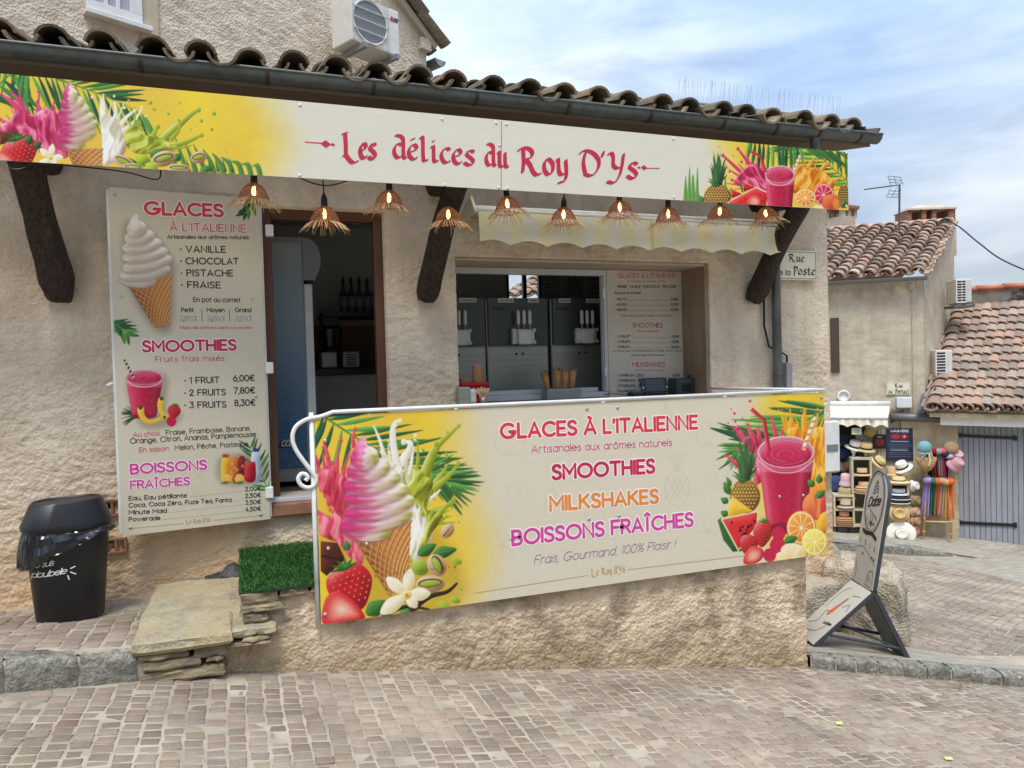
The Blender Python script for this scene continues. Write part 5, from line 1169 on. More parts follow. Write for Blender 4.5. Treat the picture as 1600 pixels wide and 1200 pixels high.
# ------------------------------------------------------------------ balustrade banner
b0 = atY(502, 975, YB); b1 = atY(1292, 866, YB); bt = atY(497, 650, YB)
bz0, bz1 = (b0[2]+b1[2])/2, (bt[2]+atY(1287, 613, YB)[2])/2
PB = Panel((b0[0], YB, bz0), (1, 0, 0), (0, 0, 1), b1[0]-b0[0], bz1-bz0)
ban = thing('banner_sign', ((b0[0]+b1[0])/2, YB, bz0), 'long printed board with ice cream cone and smoothie on the balustrade', 'sign')
c = Canvas(PB, .0042, CREAM)
yy, xx = np.mgrid[0:c.H, 0:c.W]; xn = xx/c.W; yn = yy/c.H
a1 = np.clip((.335-xn-.10*(yn-.45)**2*2-.03*np.sin(yn*5))/.13, 0, 1); a2 = np.clip((xn-.775-.05*(yn-.4)**2*3)/.10, 0, 1); al = np.maximum(a1, a2); al = (al*al*(3-2*al))[..., None]
yl = np.array(YEL)+np.array([4, 16, -10])*(fbm(xx*.02, yy*.02, 3, 3)-.5)[..., None]*2; c.a = c.a*(1-al)+yl*al
c.a = c.a*(1-.10*np.clip((yn-.55)/.45, 0, 1)[..., None]*(a1 > 0)[..., None]*0)
# faint fruit doodles of the background
DO = (204, 193, 168)
def doodle(c, kind, x, y, r):
    c.M = lambda a, b: (x+a*r, y+b*r*(1.0)); w_ = .05
    rg = lambda cx, cy, rx, ry, a0=0, a1=6.3: [(cx+rx*math.cos(t), cy+ry*math.sin(t)) for t in np.linspace(a0, a1, 20)]
    L_ = {'apple': [rg(-.3, 0, .6, .8, .6, 5.6), rg(.3, 0, .6, .8, -2.4, 2.5), [(0, -.6), (.1, -1.1)]], 'slice': [rg(0, 0, 1, 1), rg(0, 0, .78, .78)]+[[(0, 0), (.75*math.cos(t), .75*math.sin(t))] for t in np.linspace(0, 5.2, 6)],
          'pine': [rg(0, .4, .6, .85)]+[[(-.5+k*.25, -.2), (.1+k*.25, 1.0)] for k in range(3)]+[[(.5-k*.25, -.2), (-.1-k*.25, 1.0)] for k in range(3)]+[[(0, -.4), (-.5+k*.25, -1.3)] for k in range(5)], 'flower': [[(0, 0), (math.cos(t)*.6-math.sin(t)*.25, math.sin(t)*.6+math.cos(t)*.25), (math.cos(t), math.sin(t)), (math.cos(t)*.6+math.sin(t)*.25, math.sin(t)*.6-math.cos(t)*.25), (0, 0)] for t in np.linspace(-1.57, 3.5, 5)],
          'cherry': [rg(-.4, .5, .35, .35), rg(.4, .4, .35, .35), [(-.4, .2), (0, -.8), (.4, .1)]], 'cup': [[(-.5, -.8), (.5, -.8), (.35, .9), (-.35, .9), (-.5, -.8)], rg(0, -.8, .5, .15), [(.1, -.8), (.3, -1.5)]]}[kind]
    for P in L_: c.line(P, w_, DO, w_, alpha=.55)
for k in [('apple', 797, 690, 26), ('slice', 810, 771, 19), ('pine', 1058, 750, 32), ('flower', 785, 850, 26), ('flower', 1105, 830, 22), ('cherry', 890, 640, 20), ('slice', 1120, 745, 18), ('apple', 1108, 680, 22), ('cup', 950, 855, 20), ('cherry', 985, 705, 16), ('cup', 860, 780, 16), ('apple', 930, 800, 18), ('pine', 1040, 645, 16)]: doodle(c, *k)
c.view(480, 620, 1/3.243)
c.glow([(120, 560), (560, 560), (780, 860), (760, 1040), (400, 1130), (120, 900)], (150, 112, 40), .35, 9)
c.frond([(85, 100), (260, 215), (430, 300), (600, 390), (700, 430)], 0, 19, .62, .35, 340, w=23, seed=4, sides=(-1,))
c.frond([(85, 100), (260, 215), (380, 280)], 0, 11, 1.25, .9, 300, w=23, seed=5, sides=(1,))
c.frond([(560, 380), (640, 405), (720, 450)], 0, 10, .75, .05, 240, w=17, seed=6, sides=(1, -1))
c.splash([(66, 380), (120, 372), (180, 400), (215, 460), (205, 560), (235, 700), (285, 800), (275, 850), (205, 800), (160, 740), (110, 720), (66, 690), (66, 600), (120, 612), (140, 560), (110, 500), (66, 470)], [(50, [(130, 420), (135, 370), (130, 335)], 10), (34, [(95, 400), (100, 355)], 8), (30, [(185, 420), (180, 365)], 8), (26, [(240, 260), (235, 210), (246, 165)], 9)], (226, 74, 96), (255, 160, 168), (170, 30, 56), [(172, 222, 11), (108, 306, 10), (95, 222, 6), (116, 575, 6)], 5)
c.splash([(420, 330), (470, 350), (520, 400), (560, 470), (620, 620), (640, 690), (600, 760), (560, 830), (520, 800), (500, 640), (470, 480), (410, 380), (385, 290)], [(60, [(480, 380), (490, 320), (520, 270), (522, 232), (490, 230)], 14), (46, [(470, 400), (440, 260), (435, 170), (450, 130), (472, 122)], 10), (34, [(590, 580), (575, 470), (570, 420)], 9), (26, [(610, 700), (640, 640)], 8)], (246, 240, 222), (255, 255, 250), (190, 178, 140), [(418, 242, 7), (372, 222, 8), (549, 198, 9), (530, 330, 6)], 5)
c.splash([(500, 470), (560, 370), (600, 400), (640, 440), (600, 560), (660, 580), (690, 610), (640, 680), (590, 780), (565, 800), (575, 720), (610, 640), (580, 560), (530, 520)], [(62, [(590, 420), (620, 330), (660, 250), (715, 200), (770, 148)], 10), (44, [(620, 480), (680, 400), (706, 352)], 11), (40, [(640, 470), (720, 400), (768, 338)], 11), (40, [(620, 640), (690, 570), (745, 518)], 13), (34, [(600, 700), (660, 640), (710, 606)], 9), (40, [(640, 300), (655, 240)], 13)], (168, 176, 44), (226, 228, 130), (104, 112, 20), [(588, 270, 9), (706, 292, 9), (712, 180, 6), (724, 452, 6)], 5)
c.fill([(70, 730), (155, 738), (196, 822), (100, 905), (70, 880)], (84, 34, 22), sm=False, hi=(140, 70, 46), lo=(34, 12, 10), r=5); c.line([(72, 805), (178, 822)], 10, (40, 16, 12), 10, sm=False)
c.cone([(236, 712), (530, 622), (512, 905), (418, 1010)]); c.swirl([(206, 40, 110), (226, 70, 136), (240, 120, 170), (255, 236, 240), (244, 240, 206), (190, 204, 84)])
for p in ((560, 800, 655, 745, 30), (640, 795, 760, 770, 30), (205, 780, 200, 725, 20), (300, 1100, 400, 1030, 40), (470, 1090, 570, 1070, 22)): c.leaf(*p)
c.ell(572, 862, 46, 40, (150, 176, 52), .4, hi=(214, 224, 120), lo=(84, 100, 24), r=8, spec=.4); c.nut(658, 852, 58, 48, 1.1); c.nut(625, 946, 76, 44, -.08); c.nut(712, 678, 44, 30, -.9, False)
for x, y, r_ in ((757, 830, 30), (690, 1050, 34), (750, 1026, 30), (752, 912, 10), (780, 970, 12)): c.ell(x, y, r_, r_*.55, (160, 186, 50), .3, hi=(214, 224, 110), lo=(90, 110, 20), r=4)
c.line([(520, 1080), (620, 1010), (710, 985), (762, 940)], 34, (52, 34, 28), 12, hi=(120, 90, 76), lo=(20, 12, 10), r=4); c.line([(380, 1110), (500, 1060), (620, 1075)], 26, (52, 34, 28), 12, hi=(120, 90, 76), lo=(20, 12, 10), r=4)
c.berry(222, 962, 118, 118, -.35); c.halfberry([(86, 1150), (82, 1060), (110, 1000), (160, 985), (235, 1030), (290, 1098), (282, 1125), (200, 1140)]); c.flower(505, 1000, 1)
c.view(1080, 600, .25)
c.frond([(860, 150), (700, 240), (540, 330), (380, 360)], 0, 17, .55, .3, 430, w=26, seed=14, sides=(1, -1)); c.frond([(850, 160), (820, 320)], 0, 7, .5, .4, 220, w=28, seed=15, col=(96, 146, 50), sides=(1, -1)); c.frond([(420, 350), (300, 410)], 0, 7, .6, .2, 200, w=18, seed=16, sides=(1, -1))
c.splash([(330, 340), (400, 330), (470, 360), (560, 330), (600, 360), (600, 460), (430, 620), (395, 610), (390, 480), (360, 400)], [(46, [(360, 420), (330, 340), (290, 275)], 16), (40, [(390, 350), (365, 290), (355, 255)], 9), (36, [(420, 360), (425, 310), (420, 268)], 8), (34, [(530, 350), (515, 260), (502, 208)], 9), (26, [(560, 360), (566, 285)], 7), (34, [(300, 520), (260, 480), (215, 445)], 10)], (222, 66, 98), (255, 160, 176), (160, 22, 58), [(270, 185, 9), (275, 235, 8), (367, 108, 9), (568, 168, 8), (250, 158, 5)], 5)
c.splash([(600, 300), (640, 270), (700, 290), (760, 280), (842, 300), (842, 640), (740, 610), (690, 480), (640, 360)], [(56, [(630, 330), (622, 250), (625, 200)], 10), (40, [(670, 310), (662, 240)], 9), (56, [(715, 320), (705, 230), (710, 165)], 11), (50, [(770, 330), (775, 260), (790, 215)], 10), (44, [(820, 340), (830, 260)], 9)], (240, 160, 28), (255, 214, 110), (196, 104, 10), [(600, 148, 8), (652, 190, 6), (790, 160, 8)], 5)
c.pine(336, 700, 96, 108, True, 270); c.fill([(255, 700), (385, 792), (232, 832), (226, 770)], (246, 198, 60), sm=False, hi=(255, 228, 120), lo=(200, 140, 20), r=6)
for p in ((240, 690, 205, 610, 24), (232, 740, 185, 712, 22), (230, 820, 184, 795, 22), (250, 640, 222, 580, 14)): c.leaf(*p)
c.ell(800, 670, 90, 60, (240, 140, 40), -.2, r=8); c.cup(592, 425, 178, 100, 900, 118); c.straw([(375, 158), (455, 228), (484, 415)], 26, (206, 40, 66)); c.straw([(778, 208), (700, 412)], 26, (246, 240, 226), (232, 150, 40))
c.ell(772, 762, 78, 88, (232, 96, 66), hi=(255, 176, 90), lo=(190, 40, 50), r=14); c.ell(805, 780, 34, 70, (246, 168, 70), .2, soft=5, alpha=.8); c.line([(770, 690), (782, 760), (770, 840)], 7, (176, 40, 40), 3, alpha=.8, soft=1); c.ell(835, 770, 30, 75, (206, 40, 60), hi=(240, 90, 80), r=8)
for p in ((770, 640, 728, 600, 22), (800, 622, 800, 562, 22), (778, 708, 838, 664, 24)): c.leaf(*p)
c.fill([(800, 830), (845, 800), (850, 920), (790, 920)], (240, 164, 40), r=6)
c.melon([(196, 846), (412, 800), (408, 880), (296, 1030)], [(165, 850), (186, 832), (196, 846), (300, 1020), (330, 1040), (260, 1046), (200, 970)])
c.slice(688, 896, 92, (236, 140, 30), (252, 232, 196), (244, 150, 40), 10, 106)
c.berry(446, 932, 62, 82, .15); c.berry(356, 1000, 58, 62, .3, leaf=False); c.raspberry(546, 932, 42); c.raspberry(540, 1004, 48); c.halfberry([(330, 1120), (336, 1060), (380, 1010), (446, 1030), (448, 1080), (400, 1118)]); c.raspberry(490, 1066, 40); c.leaf(580, 985, 664, 955, 28)
c.ell(640, 1045, 82, 52, (246, 226, 176), .15, hi=(255, 244, 210), lo=(206, 164, 100), r=6); c.ell(690, 1060, 40, 46, (240, 206, 140), r=4); c.ell(578, 1078, 48, 36, (248, 222, 160), .1, hi=(255, 246, 214), lo=(206, 160, 80), r=5)
c.slice(770, 984, 78, (240, 206, 60), (252, 246, 214), (246, 216, 90), 9, 84)
c.emit('panel', ban, M_PRINT, M_EDGE)
W_ = lambda *a, **k: write(PB, ban, 'lettering', *a, **k)
W_('GLACES À L\'ITALIENNE', (781, 687), (1091, 671), 25, .195, P_RED, P_HALO, .15, gap=.24)
W_('Artisanales aux arômes naturels', (830, 708), (1050, 697), 12.5, .12, P_ROSE, P_HALO, .12)
W_('SMOOTHIES', (862, 751), (1024, 740), 25, .20, P_CRIM, P_HALO, .16, gap=.24)
W_('MILKSHAKES', (858, 800), (1030, 787), 25, .20, P_ORG, P_HALO, .16, gap=.24)
W_('BOISSONS FRAÎCHES', (799, 854), (1084, 823), 25, .19, P_PINK, P_HALO, .16, gap=.23)
W_('Frais, Gourmand, 100% Plaisir !', (834, 882), (1054, 856), 14, .07, P_PURP, P_HALO, .05, slant=.28, gap=.17, space=.4)
W_('Le Roy d\'Ys', (923, 901), (977, 894), 12, .14, P_GOLD, font=BLACK, nib=1, gap=.12)
strokes(PB, ban, 'ruled_line', [[(740, 927), (918, 899)], [(981, 890), (1165, 868)]], .0035, P_GOLD)
screws(PB, ban, [(917, 639), (965, 637), (920, 811), (967, 806), (508, 689), (513, 857), (573, 850), (1218, 776), (1255, 774), (1283, 621), (508, 960)], .011)
x0, x1 = b0[0], b1[0]
MB().tube([(x0-.015, YB+.012, bz0-.02), (x0-.015, YB+.012, bz1+.02)], .013, 8).build('post', M_WHITE, ban, True)
for x in (x0+.8, x0+1.75, x0+2.65, x1-.03): MB().tube([(x, YB+.03, bz0+.05), (x, YB+.03, bz1+.01)], .012, 8).build('post', M_WHITE, ban, True)
hr = thing('handrail', (x0, YB, bz1), 'white iron handrail with scrolled end above the fruit banner', 'handrail')
sc_ = [atY(x, y, YB) for x, y in [(530, 650), (500, 651), (480, 655), (463, 666), (457, 682), (461, 700), (474, 720), (488, 738), (494, 748), (491, 758), (481, 762), (471, 758), (466, 749), (470, 741), (477, 741), (481, 746), (477, 751)]]
hz = bz1+.018
MB().tube([(x1+.005, YB, hz), (x0+.2, YB, hz)]+[q for q in catmull([(x0+.1, YB, hz)]+sc_[1:], 6)], .0115, 8).build('scroll_rail', M_WHITE, hr, True)
MB().tube([(x1+.005, YB, hz), (3.62, 5.18, hz)], .011, 8).build('return_rail', M_WHITE, hr, True)
# ------------------------------------------------------------------ fascia sign over the front
YS = 4.5; s0 = atY(0, 252, YS); s1 = atY(1325.8, 326.5, YS); sz0 = 2.742; sz1 = 3.186; sx0 = -2.4
PS = Panel((sx0, YS, sz0), (1, 0, 0), (0, 0, 1), s1[0]-sx0, sz1-sz0)
sgn = thing('shop_sign', (1.0, YS, sz0), 'long cream fascia board with red gothic shop name and fruit ends', 'sign')
c = Canvas(PS, .0034, (228, 222, 204))
yy, xx = np.mgrid[0:c.H, 0:c.W]; X_ = sx0+xx*c.res; yn = yy/c.H
a1 = np.clip((.36-X_+.10*np.sin(yn*3))/.42, 0, 1); a2 = np.clip((X_-3.05-.05*np.sin(yn*4))/.40, 0, 1); al = np.maximum(a1, a2); al = (al*al*(3-2*al))[..., None]
c.a = c.a*(1-al)+(np.array((240, 206, 66))+np.array([6, 14, -8])*(fbm(xx*.02, yy*.02, 5, 3)-.5)[..., None]*2)*al
c.view(0, 0, 1/3.75)
c.frond([(-40, 330), (120, 420), (300, 450), (480, 515), (700, 600), (850, 680)], 0, 26, 1.15, .5, 320, w=21, seed=24, sides=(1,)); c.frond([(330, 465), (480, 515), (640, 575)], 0, 9, .75, .2, 360, w=24, seed=25, sides=(-1,)); c.frond([(-60, 560), (60, 440), (160, 420)], 0, 9, 1.2, 1.6, 280, w=30, seed=26, sides=(1,))
for k in range(10): x = 1000+k*54; y = 1010+k*3; c.fill([(x+60, y+20), (x+30, y-80), (x-30, y-240+k*22), (x+10, y-60), (x+30, y+20)], (84, 138, 62), hi=(130, 176, 90), lo=(40, 90, 40), r=3)
for k in range(7): x = 1050+k*42; c.fill([(x+70, 1000), (x+45, 930), (x+10, 800+k*10), (x+40, 920), (x+52, 1000)], (60, 116, 56), r=2)
c.splash([(0, 740), (60, 700), (110, 640), (180, 680), (260, 640), (340, 680), (400, 860), (380, 930), (240, 900), (110, 780), (0, 780)], [(60, [(140, 720), (90, 620), (10, 555)], 10), (40, [(160, 680), (110, 590), (70, 545)], 8), (40, [(250, 680), (220, 600)], 10), (34, [(330, 700), (318, 630)], 9), (30, [(360, 720), (370, 620)], 8), (44, [(60, 740), (0, 700)], 10)], (214, 62, 110), (255, 150, 180), (150, 16, 62), [(226, 540, 8), (75, 540, 7), (320, 600, 6)], 5)
c.splash([(590, 640), (640, 680), (690, 700), (720, 780), (740, 880), (660, 960), (590, 950), (600, 840)], [(36, [(620, 720), (596, 650), (600, 590)], 10), (34, [(660, 740), (680, 660), (672, 605)], 9), (36, [(690, 760), (740, 690), (790, 650)], 9), (30, [(700, 780), (780, 720), (830, 640)], 8)], (244, 238, 222), (255, 255, 252), (200, 186, 150), [(730, 632, 9), (856, 680, 7), (670, 565, 7), (540, 570, 8), (830, 628, 6)], 5)
c.splash([(740, 760), (790, 730), (850, 790), (920, 800), (980, 830), (1040, 870), (900, 900), (800, 900), (740, 850)], [(34, [(800, 800), (808, 720)], 8), (44, [(880, 830), (905, 780), (926, 742)], 14), (60, [(930, 840), (1040, 740), (1110, 680), (1165, 645)], 14), (40, [(990, 860), (1100, 830), (1182, 792)], 13), (30, [(1000, 820), (1050, 760), (1050, 705)], 9)], (168, 178, 40), (224, 228, 120), (104, 116, 20), [(882, 602, 12), (905, 642, 9), (988, 668, 9), (1055, 605, 6), (1180, 708, 11), (1254, 666, 13), (1242, 758, 10), (1068, 650, 5), (1120, 760, 6), (756, 592, 9), (975, 624, 4)], 4)
c.view(0, 0, 1/3.75); c.cone([(385, 872), (604, 868), (600, 1010), (450, 1010)], nl=5)
c.view(62, 89, .166, .197); c.swirl([(196, 30, 96), (216, 60, 124), (255, 226, 232), (244, 240, 206), (180, 200, 74)])
c.view(0, 0, 1/3.75); c.fill([(0, 775), (100, 768), (150, 810), (0, 850)], (92, 40, 26), sm=False, r=4); c.berry(120, 892, 108, 92, -.3); c.halfberry([(-60, 960), (-40, 900), (0, 882), (60, 915), (95, 960)]); c.leaf(160, 850, 185, 790, 24, (40, 80, 40)); c.leaf(200, 870, 245, 830, 22, (40, 80, 40)); c.flower(298, 925, .62)
for p in ((700, 930, 820, 960, 20), (880, 920, 970, 880, 30), (1020, 940, 1060, 900, 26), (1170, 1000, 1255, 980, 22)): c.leaf(*p)
c.nut(730, 950, 70, 34, .5); c.nut(780, 980, 60, 24, .1); c.ell(840, 940, 44, 36, (150, 176, 44), .3, r=6); c.nut(960, 930, 72, 46, -.25); c.nut(1050, 985, 66, 26, .05); c.nut(1165, 922, 48, 36, -.2)
c.ell(890, 975, 40, 22, (160, 186, 50), .3, r=4); c.line([(420, 1010), (560, 985)], 18, (60, 40, 30), 8)
c.view(1050, 120, 1/4.286)
c.frond([(1200, 720), (1060, 600), (930, 480), (840, 440)], 0, 18, .7, .5, 300, w=18, seed=34, sides=(1, -1)); c.frond([(520, 420), (700, 450), (860, 470)], 0, 14, 1.5, 1.2, 280, w=22, seed=35, sides=(1,)); c.frond([(880, 470), (1000, 480), (1180, 500)], 0, 9, .5, .4, 230, w=20, seed=36, sides=(1, -1))
for k in range(7): x = 75+k*26+(k > 3)*110; c.fill([(x, 850), (x+6, 740-k % 3*30), (x+18, 660-k % 2*60), (x+26, 760), (x+30, 850)], (106, 160, 74), hi=(150, 190, 100), lo=(60, 110, 50), r=3)
c.splash([(440, 660), (520, 590), (570, 600), (620, 640), (640, 780), (560, 760), (420, 720)], [(34, [(520, 690), (420, 600), (340, 526)], 12), (36, [(560, 640), (500, 560), (440, 482)], 11), (30, [(590, 650), (560, 590)], 8), (30, [(470, 720), (400, 690)], 9), (30, [(610, 640), (600, 590)], 7)], (216, 56, 100), (255, 150, 180), (150, 16, 58), [(465, 570, 9), (385, 636, 8), (360, 592, 5), (306, 552, 5), (410, 530, 5), (320, 470, 4)], 4)
c.splash([(800, 680), (850, 590), (920, 610), (990, 620), (1080, 700), (1060, 760), (900, 780), (800, 770)], [(40, [(830, 660), (840, 590), (855, 530)], 9), (44, [(900, 640), (930, 580), (945, 556)], 9), (44, [(980, 660), (1020, 600), (1045, 580)], 10), (36, [(1050, 720), (1105, 690)], 9)], (236, 150, 30), (255, 206, 110), (190, 96, 10), [(700, 520, 5), (905, 565, 6), (1140, 605, 9), (765, 480, 4), (730, 500, 4)], 4)
c.pine(305, 800, 92, 82, True, 210); c.pine(1150, 800, 40, 80, False); c.melon([(395, 750), (470, 785), (400, 815)], [(390, 745), (400, 745), (404, 815), (392, 812)], .35); c.melon([(470, 702), (555, 742), (480, 772)], [(456, 700), (472, 698), (482, 775), (466, 770)], .35); c.melon([(380, 840), (560, 745), (640, 780), (630, 870), (400, 870)], [(376, 850), (560, 750), (556, 764), (390, 862)], .45)
c.halfberry([(496, 840), (540, 792), (590, 810), (600, 855), (540, 870)])
c.cup(722, 652, 100, 58, 900, 80); c.straw([(526, 502), (592, 532), (630, 640)], 17, (200, 44, 70)); c.straw([(858, 530), (812, 640)], 17, (248, 244, 236), (232, 150, 60))
c.slice(1015, 790, 70, (206, 60, 60), (248, 214, 200), (206, 40, 66), 9, 76); c.slice(892, 812, 73, (236, 144, 34), (252, 232, 196), (244, 156, 46), 10, 62); c.ell(1068, 842, 66, 56, (206, 60, 46), hi=(252, 170, 80), lo=(150, 20, 30), r=12); c.ell(1100, 850, 26, 40, (236, 176, 66), soft=4, alpha=.8); c.leaf(1135, 880, 1160, 820, 18); c.ell(980, 872, 30, 14, (246, 230, 170)); c.leaf(215, 840, 180, 795, 18)
c.emit('panel', sgn, M_PRINT, M_EDGE, .006)
W_ = lambda *a, **k: write(PS, sgn, 'lettering', *a, **k)
kw = dict(font=BLACK, nib=1, gap=.14)
W_('Les', (532, 249), (591, 254), 45, .185, P_SIGN, **kw); W_('délices', (612, 250), (744, 263), 43, .18, P_SIGN, **kw); W_('du', (756, 262), (797, 266), 42, .185, P_SIGN, **kw)
W_('Roy', (806, 273), (889, 280), 47, .185, P_SIGN, **kw); W_("D'Ys", (902, 277), (999, 284), 46, .185, P_SIGN, **kw)
strokes(PS, sgn, 'ornament', [[(477, 222), (505, 224)], [(1010, 263), (1030, 263)]], .006, P_SIGN)
mb = MB()
for x, y, r_ in ((509, 225, .022), (520, 226, .010), (1006, 262, .018), (998, 262, .009)):
    u, v = PS.uv(x, y); mb.add([PS.pt(u-r_*1.4, v, .002), PS.pt(u, v-r_, .002), PS.pt(u+r_*1.4, v, .002), PS.pt(u, v+r_, .002)], [(0, 1, 2, 3)])
mb.build('ornament', P_SIGN, sgn)
strokes(PS, sgn, 'board_joint', [[(783.5, 190), (783, 297)]], .004, plain(120, 118, 112))
screws(PS, sgn, [(469, 164), (468, 274), (691, 186), (695, 289), (775, 192), (791, 194), (779, 293), (793, 294), (780, 227), (1052, 217), (1053, 308), (1322, 239), (1322, 322)], .0095, M_WHITE)
# ------------------------------------------------------------------ tall menu board on the folded shutter
YL_, YR_ = 5.00, 5.13
ml, mr = atY(180, 560, YL_), atY(414, 560, YR_); U = unit((mr-ml)*[1, 1, 0]); mz0 = atY(192, 838, YL_)[2]; mz1 = atY(168, 292, YL_)[2]
PM = Panel((ml[0], ml[1], mz0), U, (0, 0, 1), np.linalg.norm((mr-ml)[:2]), mz1-mz0)
men = thing('menu_board', (ml+mr)/2*[1, 1, 0]+UZ*mz0, 'tall cream price board with white soft serve cone left of doorway', 'menu board')
c = Canvas(PM, .0036, (216, 206, 182))
for k in [('flower', 225, 545, 22), ('apple', 290, 590, 20), ('pine', 310, 760, 30), ('slice', 215, 360, 16), ('cup', 380, 700, 18), ('cherry', 350, 560, 18), ('apple', 330, 640, 22), ('slice', 400, 410, 15), ('flower', 240, 700, 18)]: doodle(c, *k)
c.view(160, 280, 1/4.286)
c.glow([(150, 300), (330, 350), (480, 560), (480, 690), (465, 1000), (340, 1000), (180, 720)], (90, 80, 66), .4, 5)
c.frond([(60, 960), (110, 985), (170, 1040)], 0, 8, .55, .5, 130, w=20, seed=44, sides=(1, -1)); c.frond([(1010, 60), (1000, 160), (960, 220)], 0, 5, .6, .4, 110, w=26, seed=45, sides=(1, -1))
c.cone([(172, 712), (470, 640), (446, 980), (350, 992)]); c.view(160, 280, .232, .232, 0, 0); c.M = lambda x, y: (160+(118+(x-168)*.925)/4.286, 280+(238+(y-205)*.93)/4.286)
c.swirl([(226, 208, 176), (244, 234, 212), (250, 246, 236), (252, 248, 240), (244, 238, 226)])
c.view(160, 540, .25)
c.glow([(160, 210), (400, 180), (400, 420), (500, 420), (440, 500), (240, 500)], (100, 90, 76), .4, 4)
g = np.random.default_rng(6)
for k in range(16): a = math.pi+g.uniform(-.7, .75); c.line([(240, 440), (240+60*math.cos(a), 440+40*math.sin(a)-8), (240+125*math.cos(a), 440+100*math.sin(a))], 16, np.array((46, 78, 42))*g.uniform(.6, 1.3), 1)
c.cup(264, 195, 118, 48, 440, 76); c.straw([(140, 88), (198, 205)], 15, (40, 40, 42), (236, 232, 224)); c.banana([(372, 330), (362, 380), (380, 430), (430, 452)], 42); c.banana([(240, 386), (250, 440), (300, 478), (390, 446)], 44); c.berry(448, 412, 42, 44, .2); c.raspberry(432, 472, 30)
c.frond([(1040, 900), (980, 780), (930, 640)], 0, 9, .9, .5, 150, w=16, seed=46, sides=(1, -1))
c.glow([(740, 690), (1000, 690), (1010, 850), (740, 860)], (100, 90, 76), .35, 4)
c.fill([(745, 720), (755, 700), (790, 700), (800, 720), (800, 850), (745, 850)], (238, 170, 40), r=6); c.fill([(752, 676), (790, 676), (790, 698), (752, 698)], (206, 60, 40), sm=False); c.fill([(800, 710), (850, 705), (845, 840), (805, 842)], (214, 110, 40), r=6); c.fill([(850, 705), (892, 700), (888, 838), (850, 838)], (120, 30, 34), r=6)
c.fill([(930, 690), (945, 655), (970, 655), (986, 690), (988, 840), (930, 840)], (190, 206, 220), r=7, spec=.6); c.fill([(942, 640), (974, 640), (974, 662), (942, 662)], (40, 70, 140), sm=False); c.fill([(888, 735), (900, 724), (946, 724), (957, 738), (954, 842), (892, 842)], (186, 28, 40), hi=(236, 110, 110), r=6)
for k in range(14): c.ell(g.uniform(805, 885), g.uniform(710, 830), 11, 11, (236, 150, 80) if k % 2 else (150, 50, 50), r=3, alpha=.8)
c.slice(780, 832, 30, (240, 150, 30), (252, 236, 200), (246, 170, 50), 8); c.slice(858, 830, 30, (240, 150, 30), (252, 236, 200), (246, 170, 50), 8); c.leaf(740, 858, 800, 850, 8); c.leaf(890, 850, 820, 860, 8)
c.emit('panel', men, M_PRINT, M_EDGE, .012)
W_ = lambda *a, **k: write(PM, men, 'lettering', *a, **k)
W_('GLACES', (225, 336), (350, 340), 22, .2, P_RED, P_HALO, .14, gap=.24); W_("À L'ITALIENNE", (265, 361), (385, 364), 13.5, .16, P_SAL, P_HALO, .12, gap=.24)
W_('Artisanales aux arômes naturels', (261, 373), (389, 374), 6.2, .14, P_INK)
for i, t in enumerate(('VANILLE', 'CHOCOLAT', 'PISTACHE', 'FRAISE')):
    y = 394.5+18.6*i; x0 = 281+i*.7; W_('• '+t, (x0, y), ((353, 373, 364.5, 345)[i], y+.6), 11, .15, P_INK, gap=.26)
W_('En pot ou cornet', (302, 472), (376, 472.5), 8, .13, P_INK); 
for t, a, b in (('Petit', 283, 303), ('Moyen', 323, 351), ('Grand', 367, 393)): W_(t, (a, 488), (b, 488), 7.5, .15, P_INK)
for t, a, b in (('3,50€', 281, 307), ('5,00€', 325, 351), ('6,50€', 368, 393)): W_(t, (a, 501.5), (b, 501.5), 7.5, .12, P_HALO, P_INK, .14)
W_('Mixez les parfums selon vos envies !', (281, 514), (395, 514), 4.6, .14, P_SAL); strokes(PM, men, 'ruled_line', [[(315, 483), (316, 502)], [(358, 483), (359, 502)]], .003, P_INK)
W_('SMOOTHIES', (222, 551), (370, 548), 19, .2, P_CRIM, P_HALO, .14, gap=.24); W_('Fruits frais mixés', (242, 566), (351, 564), 9.5, .14, P_ROSE, P_HALO, .1)
for i, (t, pr) in enumerate((('• 1 FRUIT', '6,00€'), ('• 2 FRUITS', '7,80€'), ('• 3 FRUITS', '8,30€'))):
    y = 599.5+19.2*i; W_(t, (288, y+.3), ((343.5, 353, 354)[i], y-1), 10.5, .15, P_INK, gap=.25); W_(pr, (364+i, y-3), (398+i*.7, y-4), 10.5, .15, P_INK)
W_('Au choix', (208, 683), (250, 680.5), 8, .12, P_SAL); W_('Fraise, Framboise, Banane,', (259, 680), (392, 672.5), 8, .12, P_INK); W_('Orange, Citron, Ananas, Pamplemousse', (203, 693.5), (400, 682), 8.5, .12, P_INK)
W_('En saison', (217, 707), (264, 704), 8, .12, P_SAL); W_('Melon, Pêche, Pasteque', (273, 703.5), (388, 697), 8, .12, P_INK)
W_('BOISSONS', (203, 742), (324, 734), 17, .2, P_PINK, P_HALO, .14, gap=.23); W_('FRAÎCHES', (203, 765), (297, 758), 14, .19, P_PINK, P_HALO, .14, gap=.23)
